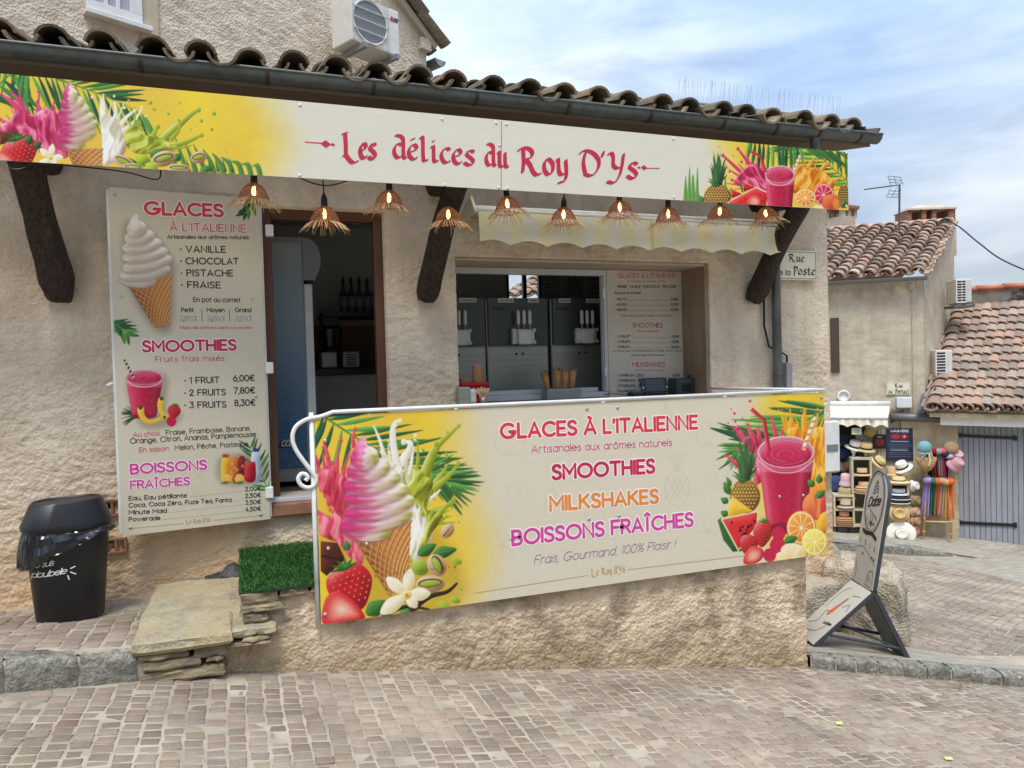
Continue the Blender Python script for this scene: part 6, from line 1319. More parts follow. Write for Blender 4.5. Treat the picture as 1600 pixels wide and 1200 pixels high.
for i, (t, xe, pr, dy) in enumerate((('Eau, Eau pétillante', 292, '2,00€', -5), ('Coca, Coca Zéro, Fuze Tea, Fanta', 362, '2,50€', -9), ('Minute Maid', 261, '3,50€', -3), ('Powerade', 251, '4,50€', -3))):
    y = 782.2+11*i; W_(t, (201, y), (xe, y+dy), 7.2, .15, P_INK)
    ye = y+dy; x = xe+4; yp = 767.5+10.6*i
    W_('.'*int((380-x)/2.4), (x, ye), (380, yp), 5, .16, P_INK, gap=.3); W_(pr, (383, yp+.3), (408, yp-1.5), 7.2, .15, P_INK)
W_("Le Roy d'Ys", (290, 819), (329, 815), 7, .15, P_GOLD, font=BLACK, nib=1, gap=.12); strokes(PM, men, 'ruled_line', [[(200, 826), (287, 818)], [(332, 813), (412, 805)]], .0025, P_GOLD)
screws(PM, men, [(179.5, 304), (204, 824), (407, 804), (400, 619), (189, 464), (394, 467)], .009)
mb = MB()
sh = MB(); sh.box(PM.pt(PM.w/2, PM.h/2, -.034), (PM.w+.03, PM.h-.02, .04), (PM.U, PM.W, PM.D)); sh.build('shutter', M_WHITE, men, bev=.004)
for y in (360, 575, 770):
    p = atY(416, y, YR_); MB().box(p+np.array([.02, .01, 0]), (.05, .05, .075)).build('hinge', M_WHITE, men, bev=.006)
p = atY(176, 600, 5.05); MB().tube([p+np.array([.06, .05, .02]), p+np.array([-.01, 0, 0]), p+np.array([-.03, -.01, -.012])], .012, 8).build('catch', M_WHITE, men, True)
# ================================================================== street plates
def plate(pxs, Y, name, label, lines, corner=0, P=None, scr=()):
    if P is None:
        (xa, ya), (xb, yb) = pxs; a, b = atY(xa, yb, Y), atY(xb, yb, Y); t = atY((xa+xb)/2, ya, Y); P = Panel(a, (1, 0, 0), UZ, b[0]-a[0], t[2]-a[2])
    r = thing(name, P.pt(P.w/2, 0), label, 'street sign'); mb = MB(); mb.box(P.pt(P.w/2, P.h/2, -.008), (P.w, P.h, .014), (P.U, P.W, P.D)); mb.build('plate', mat('enamel_plate', s255(226, 220, 196), .3, c2=s255(212, 206, 182), sc=3), r, bev=.004)
    m = P.w*.03; lw = P.h*.018
    strokes(P, r, 'border', [[(m, m), (P.w-m, m), (P.w-m, P.h-m), (m, P.h-m), (m, m)]], lw, plain(120, 116, 96), px=False, smooth=False)
    for t, p0, p1, h, f in lines: write(P, r, 'lettering', t, p0, p1, h, .17 if f is BLACK else .13, P_INK, font=f, nib=f is BLACK, gap=.14 if f is BLACK else .2)
    return r, P
plate(((1207, 391), (1277, 437)), YW-.045, 'street_plate', 'cream enamel plate reading Rue de la Poste beside the downpipe', [('Rue', (1231, 409), (1257, 410), 13, BLACK), ('de la', (1211, 430), (1235, 430), 9, SANS), ('Poste', (1238, 430), (1274, 431), 15, BLACK)])
a, b = fp(1385, 617, .03), fp(1423, 618, .03); t = fp(1404, 597, .03)
plate(None, 0, 'street_plate', 'small cream plate reading Rue du Portail above the hat shop awning', [('Rue', (1397, 606), (1411, 606), 7, BLACK), ('du', (1388, 615), (1395, 615), 6, BLACK), ('Portail', (1398, 615), (1421, 615.5), 7.5, BLACK)], P=Panel(a, FU, UZ, fu(b)-fu(a), t[2]-a[2]))
# ================================================================== pendant lamps on their string
M_CANE = mat('cane', s255(190, 128, 84), .75, c2=s255(150, 96, 62), sc=30)
M_STRAW = mat('pale_cane_ends', s255(222, 186, 140), .75, c2=s255(190, 150, 104), sc=30)
M_BULB = emit('amber_filament', (1, .60, .22), 5)
def make_lamp():
    r = thing('pendant_lamp', (0, 0, 0), 'woven cane pendant lamp', 'pendant lamp'); g = np.random.default_rng(5)
    mb = MB(); prof = [(.018, .0), (.04, -.010), (.064, -.036), (.080, -.068), (.090, -.098)]
    pr = catmull(prof, 4)
    for i in range(13):
        t = i/12*(len(pr)-1); k = int(min(t, len(pr)-2)); f = t-k; rr, z = pr[k]*(1-f)+pr[k+1]*f
        mb.tube([(rr*math.cos(a)*(1+.02*math.sin(7*a+i)), rr*math.sin(a), z+.0025*math.sin(9*a+i*2)) for a in np.linspace(0, 2*math.pi, 26)[:-1]], .0022, 4, closed=True)
    mf = MB()
    for j in range(44):
        a = 2*math.pi*j/44+g.normal(0, .03); tw = g.normal(0, .22); l = g.uniform(.055, .10); P = [np.array([q[0]*math.cos(a), q[0]*math.sin(a), q[1]]) for q in prof]
        e = P[-1]+np.array([math.cos(a+tw)*l*.75, math.sin(a+tw)*l*.75, -l*.62]); m = (P[-1]+e)/2+np.array([0, 0, .008]); mb.tube(P, .0017, 4); mf.tube([P[-1], m, e], [.0022, .0021, .0014], 4)
    sd_ = mb.build('shade', M_CANE, r); mf.build('fringe', M_STRAW, sd_)
    mb = MB(); mb.lathe((0, 0, 0), [(.006, .085), (.010, .072), (.019, .05), (.021, .0), (.017, -.008)], 14); mb.tube([(0, 0, .08), (.004, 0, .16)], .004, 6); autosmooth(mb.build('socket', M_BLACK, r), 40)
    MB().lathe((0, 0, -.045), [(.004, .035), (.011, .02), (.014, 0), (.011, -.02), (.003, -.03)], 10).build('bulb', M_BULB, r, True)
    return r
YLM = 4.68
lamps = [(397, 291, 'leftmost, in front of the menu board corner'), (507, 327, 'hanging lower, before the doorway'), (608, 302, 'at the right jamb of the doorway'), (700, 328, 'before the middle timber bracket'), (792, 312, 'at the left end of the striped awning'), (881, 329, 'second along the striped awning'), (968, 318, 'third along the striped awning'), (1044, 328, 'fourth along the striped awning'), (1125, 324, 'fifth along the striped awning'), (1195, 328, 'rightmost, by the right timber bracket')]
lp = make_lamp(); string = []
for i, (x, y, w_) in enumerate(lamps):
    p = atY(x, y, YLM); p[2] += .015; o = lp if i == 0 else dup(lp, p)
    o.location = p; o.rotation_euler = (random.uniform(-.05, .05)-(.10 if i > 4 else 0), random.uniform(-.06, .06)+(.12 if i > 3 else 0), random.uniform(0, 6)); o['label'] = 'lit cane pendant lamp '+w_; o['group'] = 'cane pendant lamps on the light string'
    string.append(p+np.array([0.004, 0, .16 if i != 1 else .13]))
pts = [np.array([-2.5, 4.68, 2.88])]
for i, p in enumerate(string):
    if i: m = (string[i-1]+p)/2; m[2] -= .012; pts.append(m)
    pts.append(p)
pts.append(np.array([4.05, 4.7, 2.96]))
mb = MB(); mb.tube(catmull(pts, 6), .0045, 6); mb.tube(catmull([(-1.03, 4.56, 2.79), (-1.10, 4.52, 2.72), (-1.05, 4.5, 2.70), (-.95, 4.56, 2.75), (-.6, 4.68, 2.765), (-.42, 4.68, 2.73), (-.4, 4.68, 2.8)], 6), .0045, 6)
tag(mb.build('light_string', M_BLACK, None, True), 'black cable carrying the cane lamps below the fascia sign', 'cable')
# ================================================================== striped awning valance
aw = thing('awning', (2.8, 4.86, 2.4), 'faded yellow and white striped valance with scalloped hem over the hatch', 'awning')
ya = 4.86; xa0, xa1 = atY(748, 350, ya)[0], atY(1219, 380, ya)[0]; za, zb_ = 2.68, 2.462
nu, nv = 420, 26; u = np.linspace(0, 1, nu); v = np.linspace(0, 1, nv); Uu, Vv = np.meshgrid(u, v)
ph = (Uu*9.5+.1) % 1; sc2 = .032*np.abs(np.sin(math.pi*(Uu*9.2+.2)))
zz = za+.02*np.sin(Uu*3)*0-(za-zb_+.012-sc2)*Vv-.018*Uu; yy = ya+.005*np.sin(Uu*55+2*Vv)*Vv+.016*(fbm(Uu*9, Vv*1.5, 3, 3)-.5)*(Vv+.2)-.03*Vv; xx = xa0+(xa1-xa0)*Uu-.018*Vv*Uu
st = np.clip((np.sin(Uu*2*math.pi*11.5)+.15)*9, 0, 1)[..., None]; colr = np.array(s255(232, 230, 214))*(1-st)+np.array(s255(234, 231, 190))*st
dirt = (.86+.2*fbm(Uu*14, Vv*3, 8, 3))[..., None]*np.where(abs(Uu-.535) < .006, .8, 1)[..., None]; colr = colr*dirt
b = (np.arange(nv-1)[:, None]*nu+np.arange(nu-1)[None]).ravel()
link('valance', np.stack([xx, yy, zz], -1).reshape(-1, 3), np.stack([b, b+nu, b+nu+1, b+1], 1), mat_col('faded_canvas', .9, .1), aw, smooth=True, colors=colr.reshape(-1, 3))
mb = MB(); mb.tube([(xa0-.02, ya+.02, za+.01), (xa1+.02, ya+.02, za-.01)], .022, 10); mb.bx(xa0, xa1, ya+.03, 5.19, za+.02, za+.045); mb.build('roller', M_WHITE, aw, True)
for x in (xa0-.03, xa1+.02): MB().prism([(4.84, 2.67), (5.2, 2.67), (5.2, 2.72), (4.95, 2.80)], (x, 0, 0), (0, 1, 0), UZ, (1, 0, 0), .02).build('arm', plain(214, 206, 180), aw)
# ================================================================== inside the hatch
CT = 1.338
def onct(x, y, Y=5.36): q = atY(x, y, Y); q[2] = CT; return q
M_GREEN = mat('dark_tinted_steel', s255(78, 86, 74), .3, .4, c2=s255(58, 68, 58), sc=1.5)
def machine(x0, label):
    r = thing('soft_serve_machine', (x0+.28, 6.1, .76), label, 'ice cream machine', 'soft serve machines behind the hatch'); y = 5.95; w_ = .558
    MB().bx(x0, x0+w_, y+.012, 6.55, .76, 2.19).build('body', M_STEEL, r, bev=.006)
    MB().bx(x0+.012, x0+w_-.006, y-.02, y+.012, 1.79, 2.195).build('upper_panel', M_GREEN, r, bev=.004)
    lo = MB().bx(x0+.004, x0+w_-.004, y, y+.012, .9, 1.782).build('lower_panel', M_STEEL, r, bev=.003)
    for k in (-.03, .03): MB().lathe((x0+.29+k, y-.001, 1.72), [(.011, 0), (.011, .006), (.001, .007)], 12, ax=(np.array([1, 0, 0]), UZ, np.array([0, -1, 0]))).build('button', M_BLACK, lo)
    hd = MB().bx(x0+.205, x0+.405, y-.075, y-.02, 1.80, 1.93).build('dispenser_head', M_WHITE, r, bev=.01)
    MB().bx(x0+.245, x0+.37, y-.11, y-.07, 1.795, 1.925).build('front_block', M_WHITE, hd, bev=.014)
    mb = MB()
    for sx in (.212, .398):
        for z in (1.815, 1.917): mb.lathe((x0+sx, y-.075, z), [(.016, 0), (.018, .012), (.006, .014), (.005, .018), (.001, .018)], 5, ax=(np.array([1, 0, 0]), UZ, np.array([0, -1, 0])))
    mb.build('star_knobs', plain(206, 206, 200), hd)
    for k in (-.052, 0, .052):
        h = MB().lathe((x0+.307+k, y-.085, 1.965), [(.010, 0), (.0155, .012), (.0145, .06), (.0155, .10), (.012, .118), (.003, .122)], 12).build('handle', M_WHITE, r, True)
        MB().cyl((x0+.307+k, y-.085, 1.92), (x0+.307+k, y-.085, 1.968), .006, 8).build('handle_stem', M_STEEL, h)
    MB().bx(x0+.055, x0+.155, y-.026, y-.019, 2.09, 2.115).build('display', plain(20, 34, 44, .2), r)
    return r
def labels(r, x0, words):
    for (dx, w_, t) in words:
        p = Panel((x0+dx, 5.922, 2.155), (1, 0, 0), UZ, w_, .035); q = MB().bx(x0+dx, x0+dx+w_, 5.926, 5.93, 2.155, 2.192).build('flavour_label', plain(206, 206, 198), r); write(p, q, 'lettering', t, (.012, .009), (w_-.012, .009), .017, .16, P_INK, px=False, d=-.001)
m1 = machine(1.375, 'steel soft serve machine half hidden at the left jamb of the hatch'); m2 = machine(1.945, 'middle steel soft serve machine behind the hatch'); m3 = machine(2.535, 'right steel soft serve machine behind the cone stand')
labels(m1, 1.375, [(.33, .15, 'MANGUE')]); labels(m2, 1.945, [(.1, .14, 'VANILLE'), (.37, .1, 'FRAISE')]); labels(m3, 2.535, [(.07, .11, 'PISTACHE'), (.33, .13, 'CHOCOLAT')])
# price board in the hatch
YP = 5.548
PP = Panel((2.876, YP, 1.338), (1, 0, 0), UZ, .722, 1.055)
pb = thing('price_board', (3.2, YP, 1.34), 'cream price list board closing the right half of the hatch', 'menu board')
MB().bx(2.876, 3.598, YP+.001, YP+.012, 1.338, 2.393).build('panel', mat('matt_print', s255(204, 196, 178), .6, sc=2), pb)
W_ = lambda *a, **k: write(PP, pb, 'lettering', *a, **k)
W_("GLACES À L'ITALIENNE", (965, 434.5), (1056, 434), 7.5, .13, P_SAL); W_('Artisanales aux arômes naturels', (980, 441), (1041, 441), 3, .12, P_SAL); W_('FRAISE · VANILLE · CHOCOLAT · PISTACHE', (965, 450), (1056, 450), 4.6, .13, P_INK); W_('En pot ou cornet', (961, 460), (1002, 459.5), 4.6, .13, P_INK)
for i, (t, pr) in enumerate((('• PETIT', '3,50€'), ('• MOYEN', '5,00€'), ('• GRAND', '6,50€'))): y = 470+8.1*i; W_(t, (961, y), (980, y), 4.4, .14, P_INK); W_(pr, (1048, y), (1060, y), 4.4, .14, P_INK); strokes(PP, pb, 'ruled_line', [[(981, y-.5), (1046, y-.5)]], .0016, P_INK)
W_('Mixez les parfums selon vos envies !', (970, 495), (1051, 495), 4, .12, P_SAL); W_('SMOOTHIES', (988, 512), (1036, 512), 7.5, .14, P_SAL); W_('Fruits frais mixés', (997, 519), (1029, 519), 3.5, .12, P_SAL)
for i, (t, pr) in enumerate((('• 1 FRUIT', '6,00€'), ('• 2 FRUITS', '7,80€'), ('• 3 FRUITS', '8,30€'))): y = 528+8.2*i; W_(t, (962, y), (985, y), 4.4, .14, P_INK); W_(pr, (1049, y), (1061, y), 4.4, .14, P_INK); strokes(PP, pb, 'ruled_line', [[(987, y-.5), (1047, y-.5)]], .0016, P_INK)
W_('Au choix Fraise, Framboise, Banane, Orange, Citron, Ananas', (957, 549.5), (1066, 549), 2.6, .12, P_INK); W_('En saison Melon, Pêche, Pastèque', (986, 556), (1039, 556), 2.6, .12, P_INK); W_('MILKSHAKES', (988, 573), (1039, 573), 7.5, .13, P_SAL); W_('Aux fruits ou au choix', (992, 580), (1036, 580), 3, .12, P_SAL)
for i, (t, pr) in enumerate((('• 1 PARFUM · 25cl', '6,00€'), ('• 2 PARFUMS · 35cl', '7,00€'), ('• 3 PARFUMS · 35cl', '8,00€'))): y = 588.5+8.2*i; W_(t, (963, y), (1005, y), 4.4, .14, P_INK); W_(pr, (1051, y), (1062, y), 4.4, .14, P_INK)
W_('Supplément', (964, 613), (994, 612.5), 4.4, .12, P_INK)
screws(PP, pb, [(951, 428), (1066, 427), (954, 612)], .006)
# things on the counter
def loc(x, y, dz=0): q = onct(x, y); return q
p = onct(744, 628, 5.22); x, y = p[0], p[1]+.12
M_REDB = plain(196, 22, 36, .35)
rb = thing('red_tub', (x, y, CT), 'glossy red tub of kraft paper cups by the left jamb', 'tub')
ring = lambda cx, cy, a, b, z, n=24: [(cx+a*math.copysign(abs(math.cos(t))**.55, math.cos(t)), cy+b*math.copysign(abs(math.sin(t))**.55, math.sin(t)), z) for t in np.linspace(0, 2*math.pi, n, endpoint=False)]
autosmooth(MB().loft([ring(x, y, .108, .085, CT), ring(x, y, .118, .095, CT+.14), ring(x, y, .130, .105, CT+.143), ring(x, y, .132, .107, CT+.165), ring(x, y, .124, .10, CT+.165), ring(x, y, .112, .09, CT+.10)]).build('tub_body', M_REDB, rb), 40)
PT = Panel((x-.1, y-.108, CT+.03), (1, 0, 0), UZ, .2, .1); write(PT, rb, 'lettering', 'fresh', (.06, .04), (.15, .055), .05, .12, P_HALO, slant=.3, px=False, d=.006, gap=.08)
M_KRAFT = mat('kraft_card', s255(176, 138, 98), .8, sc=20)
for k, (dx, n_, h, lab) in enumerate(((.055, 9, .0, 'tall stack of kraft cups in the red tub'), (-.05, 3, 0, 'short stack of kraft cups in the red tub'), (-.1, 4, -.02, 'half hidden stack of kraft cups at the back of the tub'))):
    mb = MB(); z0 = CT+.10+h
    for i in range(n_): mb.lathe((x+dx, y+(.04 if k == 2 else 0), z0+i*.016+.05), [(.036-.006*0, 0), (.041, .0), (.043, .012), (.041, .016)], 18)
    mb.lathe((x+dx, y+(.04 if k == 2 else 0), z0-.01), [(.030, 0), (.038, .06)], 18)
    tag(mb.build('paper_cup_stack', M_KRAFT, None, True), lab, 'paper cups')
p = onct(731, 633, 5.10); nd = thing('napkin_dispenser', (p[0], p[1]+.06, CT), 'steel napkin dispenser in front of the red tub', 'napkin dispenser')
MB().bx(p[0]-.062, p[0]+.02, p[1], p[1]+.13, CT, CT+.135).build('case', M_STEEL, nd, bev=.006); MB().bx(p[0]+.02, p[0]+.075, p[1]+.01, p[1]+.12, CT+.01, CT+.12).build('faceplate', plain(190, 192, 188, .35), nd, bev=.02)
p = onct(757, 630, 5.13); sp = thing('spoon_pot', (p[0], p[1]+.02, CT), 'little pot of wooden spoons in front of the red tub', 'spoon pot')
MB().lathe((p[0], p[1]+.03, CT), [(.022, 0), (.028, .055), (.025, .055), (.02, .01)], 14).build('pot', plain(150, 146, 138, .3, .3), sp, True)
for k in range(6):
    a = k*1.05; b = np.array([p[0]+.010*math.cos(a), p[1]+.03+.010*math.sin(a), CT+.02]); t = b+np.array([.028*math.cos(a), .02*math.sin(a), .085]); mb = MB(); mb.box((b+t)/2, (.007, .0018, .09), (np.array([1, 0, 0]), np.cross(unit(t-b), (1, 0, 0)), unit(t-b))); mb.lathe(t, [(.012, -.001), (.012, .001)], 12, ax=(np.array([1, 0, 0]), unit(t-b), np.cross((1, 0, 0), unit(t-b))), sy=1.5); mb.build('wooden_spoon', plain(206, 176, 132), sp)
p0, p1 = onct(857, 624, 5.38), onct(905, 618, 5.38); cs = thing('cone_stand', ((p0[0]+p1[0])/2, p0[1]+.06, CT), 'folded steel holder for waffle cones on the counter', 'cone stand')
xa, xb = p0[0], p0[0]+.29; yq = p0[1]+.02; MB().bx(xa, xb, yq, yq+.11, CT+.001, CT+.085).build('holder', plain(150, 156, 160, .35, .6), cs, bev=.004)
M_CONE = mat('waffle', s255(196, 146, 88), .75, c2=s255(150, 100, 54), sc=60, bump=.8, bsc=120)
for k, (dx, h, lean, lab) in enumerate(((.012, .165, -.035, 'leaning waffle cone at the left end of the steel holder'), (.09, .185, .0, 'waffle cone second from left in the holder'), (.15, .175, .01, 'waffle cone third from left in the holder'), (.215, .18, .015, 'ragged topped waffle cone at the right of the holder'))):
    b = np.array([xa+dx+.02, yq+.05, CT+.06]); t = b+np.array([lean, 0, h]); D_ = unit(t-b); X = unit(np.cross((0, 1, 0), D_)); Y = np.cross(D_, X); rings = []
    for q, r_ in ((0, .017), (.5, .024), (1, .031)): rings.append([b+D_*h*(q+(.06*math.sin(2*a+k) if q == 1 else 0))+(X*math.cos(a)+Y*math.sin(a))*r_ for a in np.linspace(0, 2*math.pi, 16, endpoint=False)])
    rings.append([b+D_*h*.8+(X*math.cos(a)+Y*math.sin(a))*.02 for a in np.linspace(0, 2*math.pi, 16, endpoint=False)])
    tag(MB().loft(rings).build('waffle_cone', M_CONE, None, True), lab, 'waffle cone', 'waffle cones in the holder')
p = onct(1027, 613); tl = thing('card_terminal', (p[0], p[1]+.06, CT), 'black payment screen standing on the counter', 'payment terminal'); X = np.array([1, 0, 0]); T_ = unit((0, .35, 1)); Nn = np.cross(X, T_)
c_ = np.array([p[0], p[1]+.05, CT+.085]); MB().box(c_, (.255, .13, .022), (X, T_, Nn)).build('casing', M_BLACK, tl, bev=.008); MB().box(c_+Nn*.0125, (.17, .105, .002), (X, T_, Nn)).build('screen', plain(30, 34, 44, .12), tl); MB().bx(p[0]-.1, p[0]+.1, p[1]+.02, p[1]+.12, CT, CT+.03).build('foot', M_BLACK, tl, bev=.006)
for k in (-.113, .113): MB().box(c_+X*k+Nn*.0125-T_*.02, (.018, .012, .002), (X, T_, Nn)).build('key', plain(190, 190, 190), tl)
p = onct(1072, 612); pr = thing('receipt_printer', (p[0], p[1]+.08, CT), 'dark green grey receipt printer right of the payment screen', 'receipt printer')
MB().bx(p[0]-.085, p[0]+.09, p[1]+.01, p[1]+.15, CT, CT+.14).build('casing', plain(52, 62, 60, .4), pr, bev=.012); MB().bx(p[0]-.03, p[0]+.05, p[1]+.002, p[1]+.012, CT+.03, CT+.085).build('paper_slot', M_BLACK, pr, bev=.004); MB().bx(p[0]-.06, p[0]+.07, p[1]+.004, p[1]+.012, CT+.10, CT+.115).build('cover_edge', plain(74, 90, 88, .3), pr)
p = onct(999, 617, 5.28); tag(bevel(MB().bx(p[0]-.06, p[0]+.045, p[1], p[1]+.1, CT, CT+.04).build('card_reader', M_BLACK, None), .012), 'low black card reader left of the payment screen', 'card reader')
p = onct(985, 617, 5.28); tag(MB().bx(p[0]-.07, p[0]+.07, p[1]-.02, p[1]+.06, CT+.001, CT+.004).build('paper_sheet', plain(220, 220, 214), None), 'white paper slip lying under the card reader', 'paper')
p = onct(1088, 610); bt_ = thing('sanitiser_bottle', (p[0]+.01, p[1]+.12, CT), 'small pump bottle with red label behind the receipt printer', 'bottle')
MB().lathe((p[0]+.03, p[1]+.1, CT), [(.022, 0), (.022, .11), (.01, .125), (.01, .14)], 14).build('flask', plain(200, 90, 80, .3), bt_, True); MB().bx(p[0]-.01, p[0]+.045, p[1]+.09, p[1]+.11, CT+.14, CT+.16).build('pump', M_BLACK, bt_, bev=.004)
tag(MB().tube(catmull([onct(944, 607)+[0, 0, .03], onct(960, 606)+[0, 0, .03], onct(975, 610)+[0, 0, .02], onct(990, 612)+[0, 0, .02]], 5), .004, 6).build('power_lead', M_BLACK, None), 'thin black lead running to the card reader', 'cable')
# wall charts in the back
ch = []
for k in range(4):
    x = 3.06+.27*k; z0 = 2.32+.012*k
    t = thing('wall_chart', (x+.11, 7.40, z0), ('dim price sheet nearest the rear window', 'dim price sheet second from the rear window', 'dim price sheet third from the rear window', 'dim price sheet at the right end of the rear wall')[k], 'price sheet', 'price sheets on the rear wall')
    MB().bx(x, x+.22, 7.40, 7.415, z0, z0+.3).build('sheet', plain(150, 154, 156), t); P_ = Panel((x, 7.398, z0), (1, 0, 0), UZ, .22, .3); strokes(P_, t, 'ruled_line', [[(.03, .05+.03*i), (.19, .05+.03*i)] for i in range(5)], .006, P_INK, px=False)
    strokes(P_, t, 'drawing', [[(cx+.03*math.cos(a), .235+.03*math.sin(a)) for a in np.linspace(0, 6.28, 14)] for cx in (.07, .15)], .006, P_INK, px=False)
# ================================================================== through the doorway
fg = thing('display_fridge', (.42, 6.0, .76), 'tall drinks fridge with beaded blue side and rounded white canopy', 'fridge')
M_FRW = mat('fridge_grey', s255(126, 134, 136), .4, sc=3)
M_DROP = mat('beaded_blue_decal', s255(54, 104, 138), .35, c2=s255(28, 64, 98), sc=55, c3=s255(16, 34, 52), sc3=70, th=(.57, .62), bump=.3, bsc=90)
xs0, xs1 = .02, .455
MB().bx(xs0, xs1, 5.75, 6.35, .80, 2.62).build('cabinet', M_FRW, fg, bev=.006)
t_ = M_DROP.node_tree; b_ = t_.nodes['Principled BSDF']; src = b_.inputs['Base Color'].links[0].from_socket; gN = N(t_, 'ShaderNodeNewGeometry'); sxn = N(t_, 'ShaderNodeSeparateXYZ'); t_.links.new(gN.outputs['Position'], sxn.inputs[0])
mr_ = N(t_, 'ShaderNodeMapRange'); mr_.inputs['From Min'].default_value = 1.2; mr_.inputs['From Max'].default_value = 2.45; t_.links.new(sxn.outputs['Z'], mr_.inputs['Value']); mxn = N(t_, 'ShaderNodeMix', data_type='RGBA'); mxn.inputs['B'].default_value = (*s255(140, 156, 160), 1); t_.links.new(mr_.outputs[0], mxn.inputs['Factor']); t_.links.new(src, mxn.inputs['A']); t_.links.new(mxn.outputs['Result'], b_.inputs['Base Color'])
dc = MB().bx(xs0+.005, xs1-.015, 5.742, 5.748, .90, 2.57).build('side_decal', M_DROP, fg)
PF = Panel((xs0, 5.741, .9), (1, 0, 0), UZ, .43, 1.7); MB().bx(xs0+.12, xs1-.1, 5.738, 5.741, 1.055, 1.095).build('brand_stripe', plain(22, 36, 90), dc); write(PF, dc, 'lettering', 'OOS', (.23, .165), (.31, .165), .05, .16, plain(196, 186, 160), slant=.3, px=False, d=.004, gap=.06)
autosmooth(MB().prism([(xs1, 2.30), (xs1+.08, 2.30)]+[(xs1+.02+.11*math.cos(a), 2.455+.16*math.sin(a)) for a in np.linspace(-.85, 1.35, 12)]+[(xs1, 2.62)], (0, 5.75, 0), (1, 0, 0), UZ, (0, 1, 0), .6).build('canopy', M_FRW, fg), 40)
MB().bx(xs1, xs1+.06, 5.75, 6.35, .80, 2.27).build('door_edge', plain(206, 210, 210), fg, bev=.006)
sh_ = tag(MB().bx(.70, 1.75, 6.85, 7.38, 2.11, 2.155).build('wall_shelf', M_BLACK, None), 'dark wall shelf holding the dispenser bottles', 'shelf')
M_BOT = mat('syrup_bottle', s255(58, 62, 66), .25, c2=s255(40, 44, 50), sc=4)
def bottle():
    r = thing('syrup_bottle', (0, 0, 0), '', 'bottle', 'pump bottles on the dark shelf'); MB().lathe((0, 0, 0), [(.030, 0), (.032, .01), (.032, .17), (.014, .22), (.013, .27)], 14).build('flask', M_BOT, r, True)
    MB().lathe((0, 0, .05), [(.0328, 0), (.0328, .10)], 14).build('label', plain(120, 124, 128), r, True); mb = MB(); mb.lathe((0, 0, .27), [(.016, 0), (.017, .03), (.007, .05), (.006, .065)], 10); mb.bx(-.035, .008, -.006, .006, .06, .072); mb.build('pump', M_BLACK, r); return r
bp = bottle(); wds = ['leftmost', 'second', 'third', 'fourth', 'fifth', 'sixth']
for k in range(6):
    o = bp if k == 0 else dup(bp, (0, 0, 0)); o.location = (.905+.073*k, 7.0, 2.155); o['label'] = wds[k]+' dark pump bottle along the shelf seen through doorway'
q = tag(bevel(MB().bx(.70, .84, 6.9, 7.1, 2.03, 2.11).build('small_box', M_BLACK, None), .004), 'small dark box at the left end of the bottle shelf', 'box')
bc = thing('counter_cabinet', (1.1, 7.0, .76), 'pale cabinet run with black worktop at the back of the doorway', 'cabinet')
MB().bx(.58, 2.4, 6.76, 7.4, .76, 1.58).build('carcass', plain(176, 176, 166), bc, bev=.003); MB().bx(.56, 2.42, 6.72, 7.4, 1.582, 1.64).build('worktop', M_BLACK, bc, bev=.004); MB().bx(1.18, 1.186, 6.755, 6.762, .78, 1.57).build('door_gap', M_BLACK, bc)
MB().bx(.60, 2.4, 7.36, 7.41, 1.645, 2.05).build('splashback', plain(120, 84, 54), bc)
bl = thing('blender', (.78, 7.0, 1.64), 'black jug blender beside the steel toaster', 'blender'); autosmooth(MB().loft([ring(.78, 7.0, .10, .10, 1.645), ring(.78, 7.0, .10, .10, 1.80), ring(.78, 7.0, .07, .07, 1.84)]).build('base', M_BLACK, bl), 40); autosmooth(MB().loft([ring(.78, 7.0, .075, .075, 1.845), ring(.78, 7.0, .10, .10, 2.0), ring(.78, 7.0, .07, .07, 2.04)]).build('jug', plain(40, 42, 44, .2), bl), 40)
def toaster(x0, x1, lab, slots):
    r = thing('toaster', ((x0+x1)/2, 6.85, 1.645), lab, 'kitchen appliance'); MB().bx(x0, x1, 6.76, 6.98, 1.645, 1.79).build('casing', plain(170, 172, 168, .4, .3), r, bev=.012); mb = MB()
    if slots:
        for k in range(5): mb.bx(x0+.03, x1-.03, 6.752, 6.762, 1.665+.022*k, 1.675+.022*k)
    else: mb.bx(x0+.015, x1-.02, 6.752, 6.762, 1.66, 1.775)
    mb.build('front_grille' if slots else 'front_plate', M_BLACK if slots else M_STEEL, r)
toaster(.66, .80, 'plain steel appliance left on the black worktop', False); toaster(.85, 1.0, 'white slotted appliance on the black worktop', True)
slm = thing('spot_lamp', atY(555, 340, 6.6), 'small round spotlight glowing in the dark doorway', 'spotlight'); p = atY(555, 340, 6.6)
MB().lathe(p, [(.001, -.03), (.055, -.03), (.06, 0), (.05, .005)], 18, ax=(np.array([1, 0, 0]), UZ, np.array([0, -1, 0]))).build('housing', M_WHITE, slm, True); MB().lathe(p+np.array([0, -.006, 0]), [(.047, 0), (.03, .012), (.001, .016)], 18, ax=(np.array([1, 0, 0]), UZ, np.array([0, -1, 0]))).build('lens', emit('spot_lens', (1, 1, .95), 5), slm, True); MB().tube([p+np.array([.02, .02, .02]), p+np.array([.06, .1, .12]), p+np.array([.06, .1, .42])], .014, 8).build('arm', M_WHITE, slm)
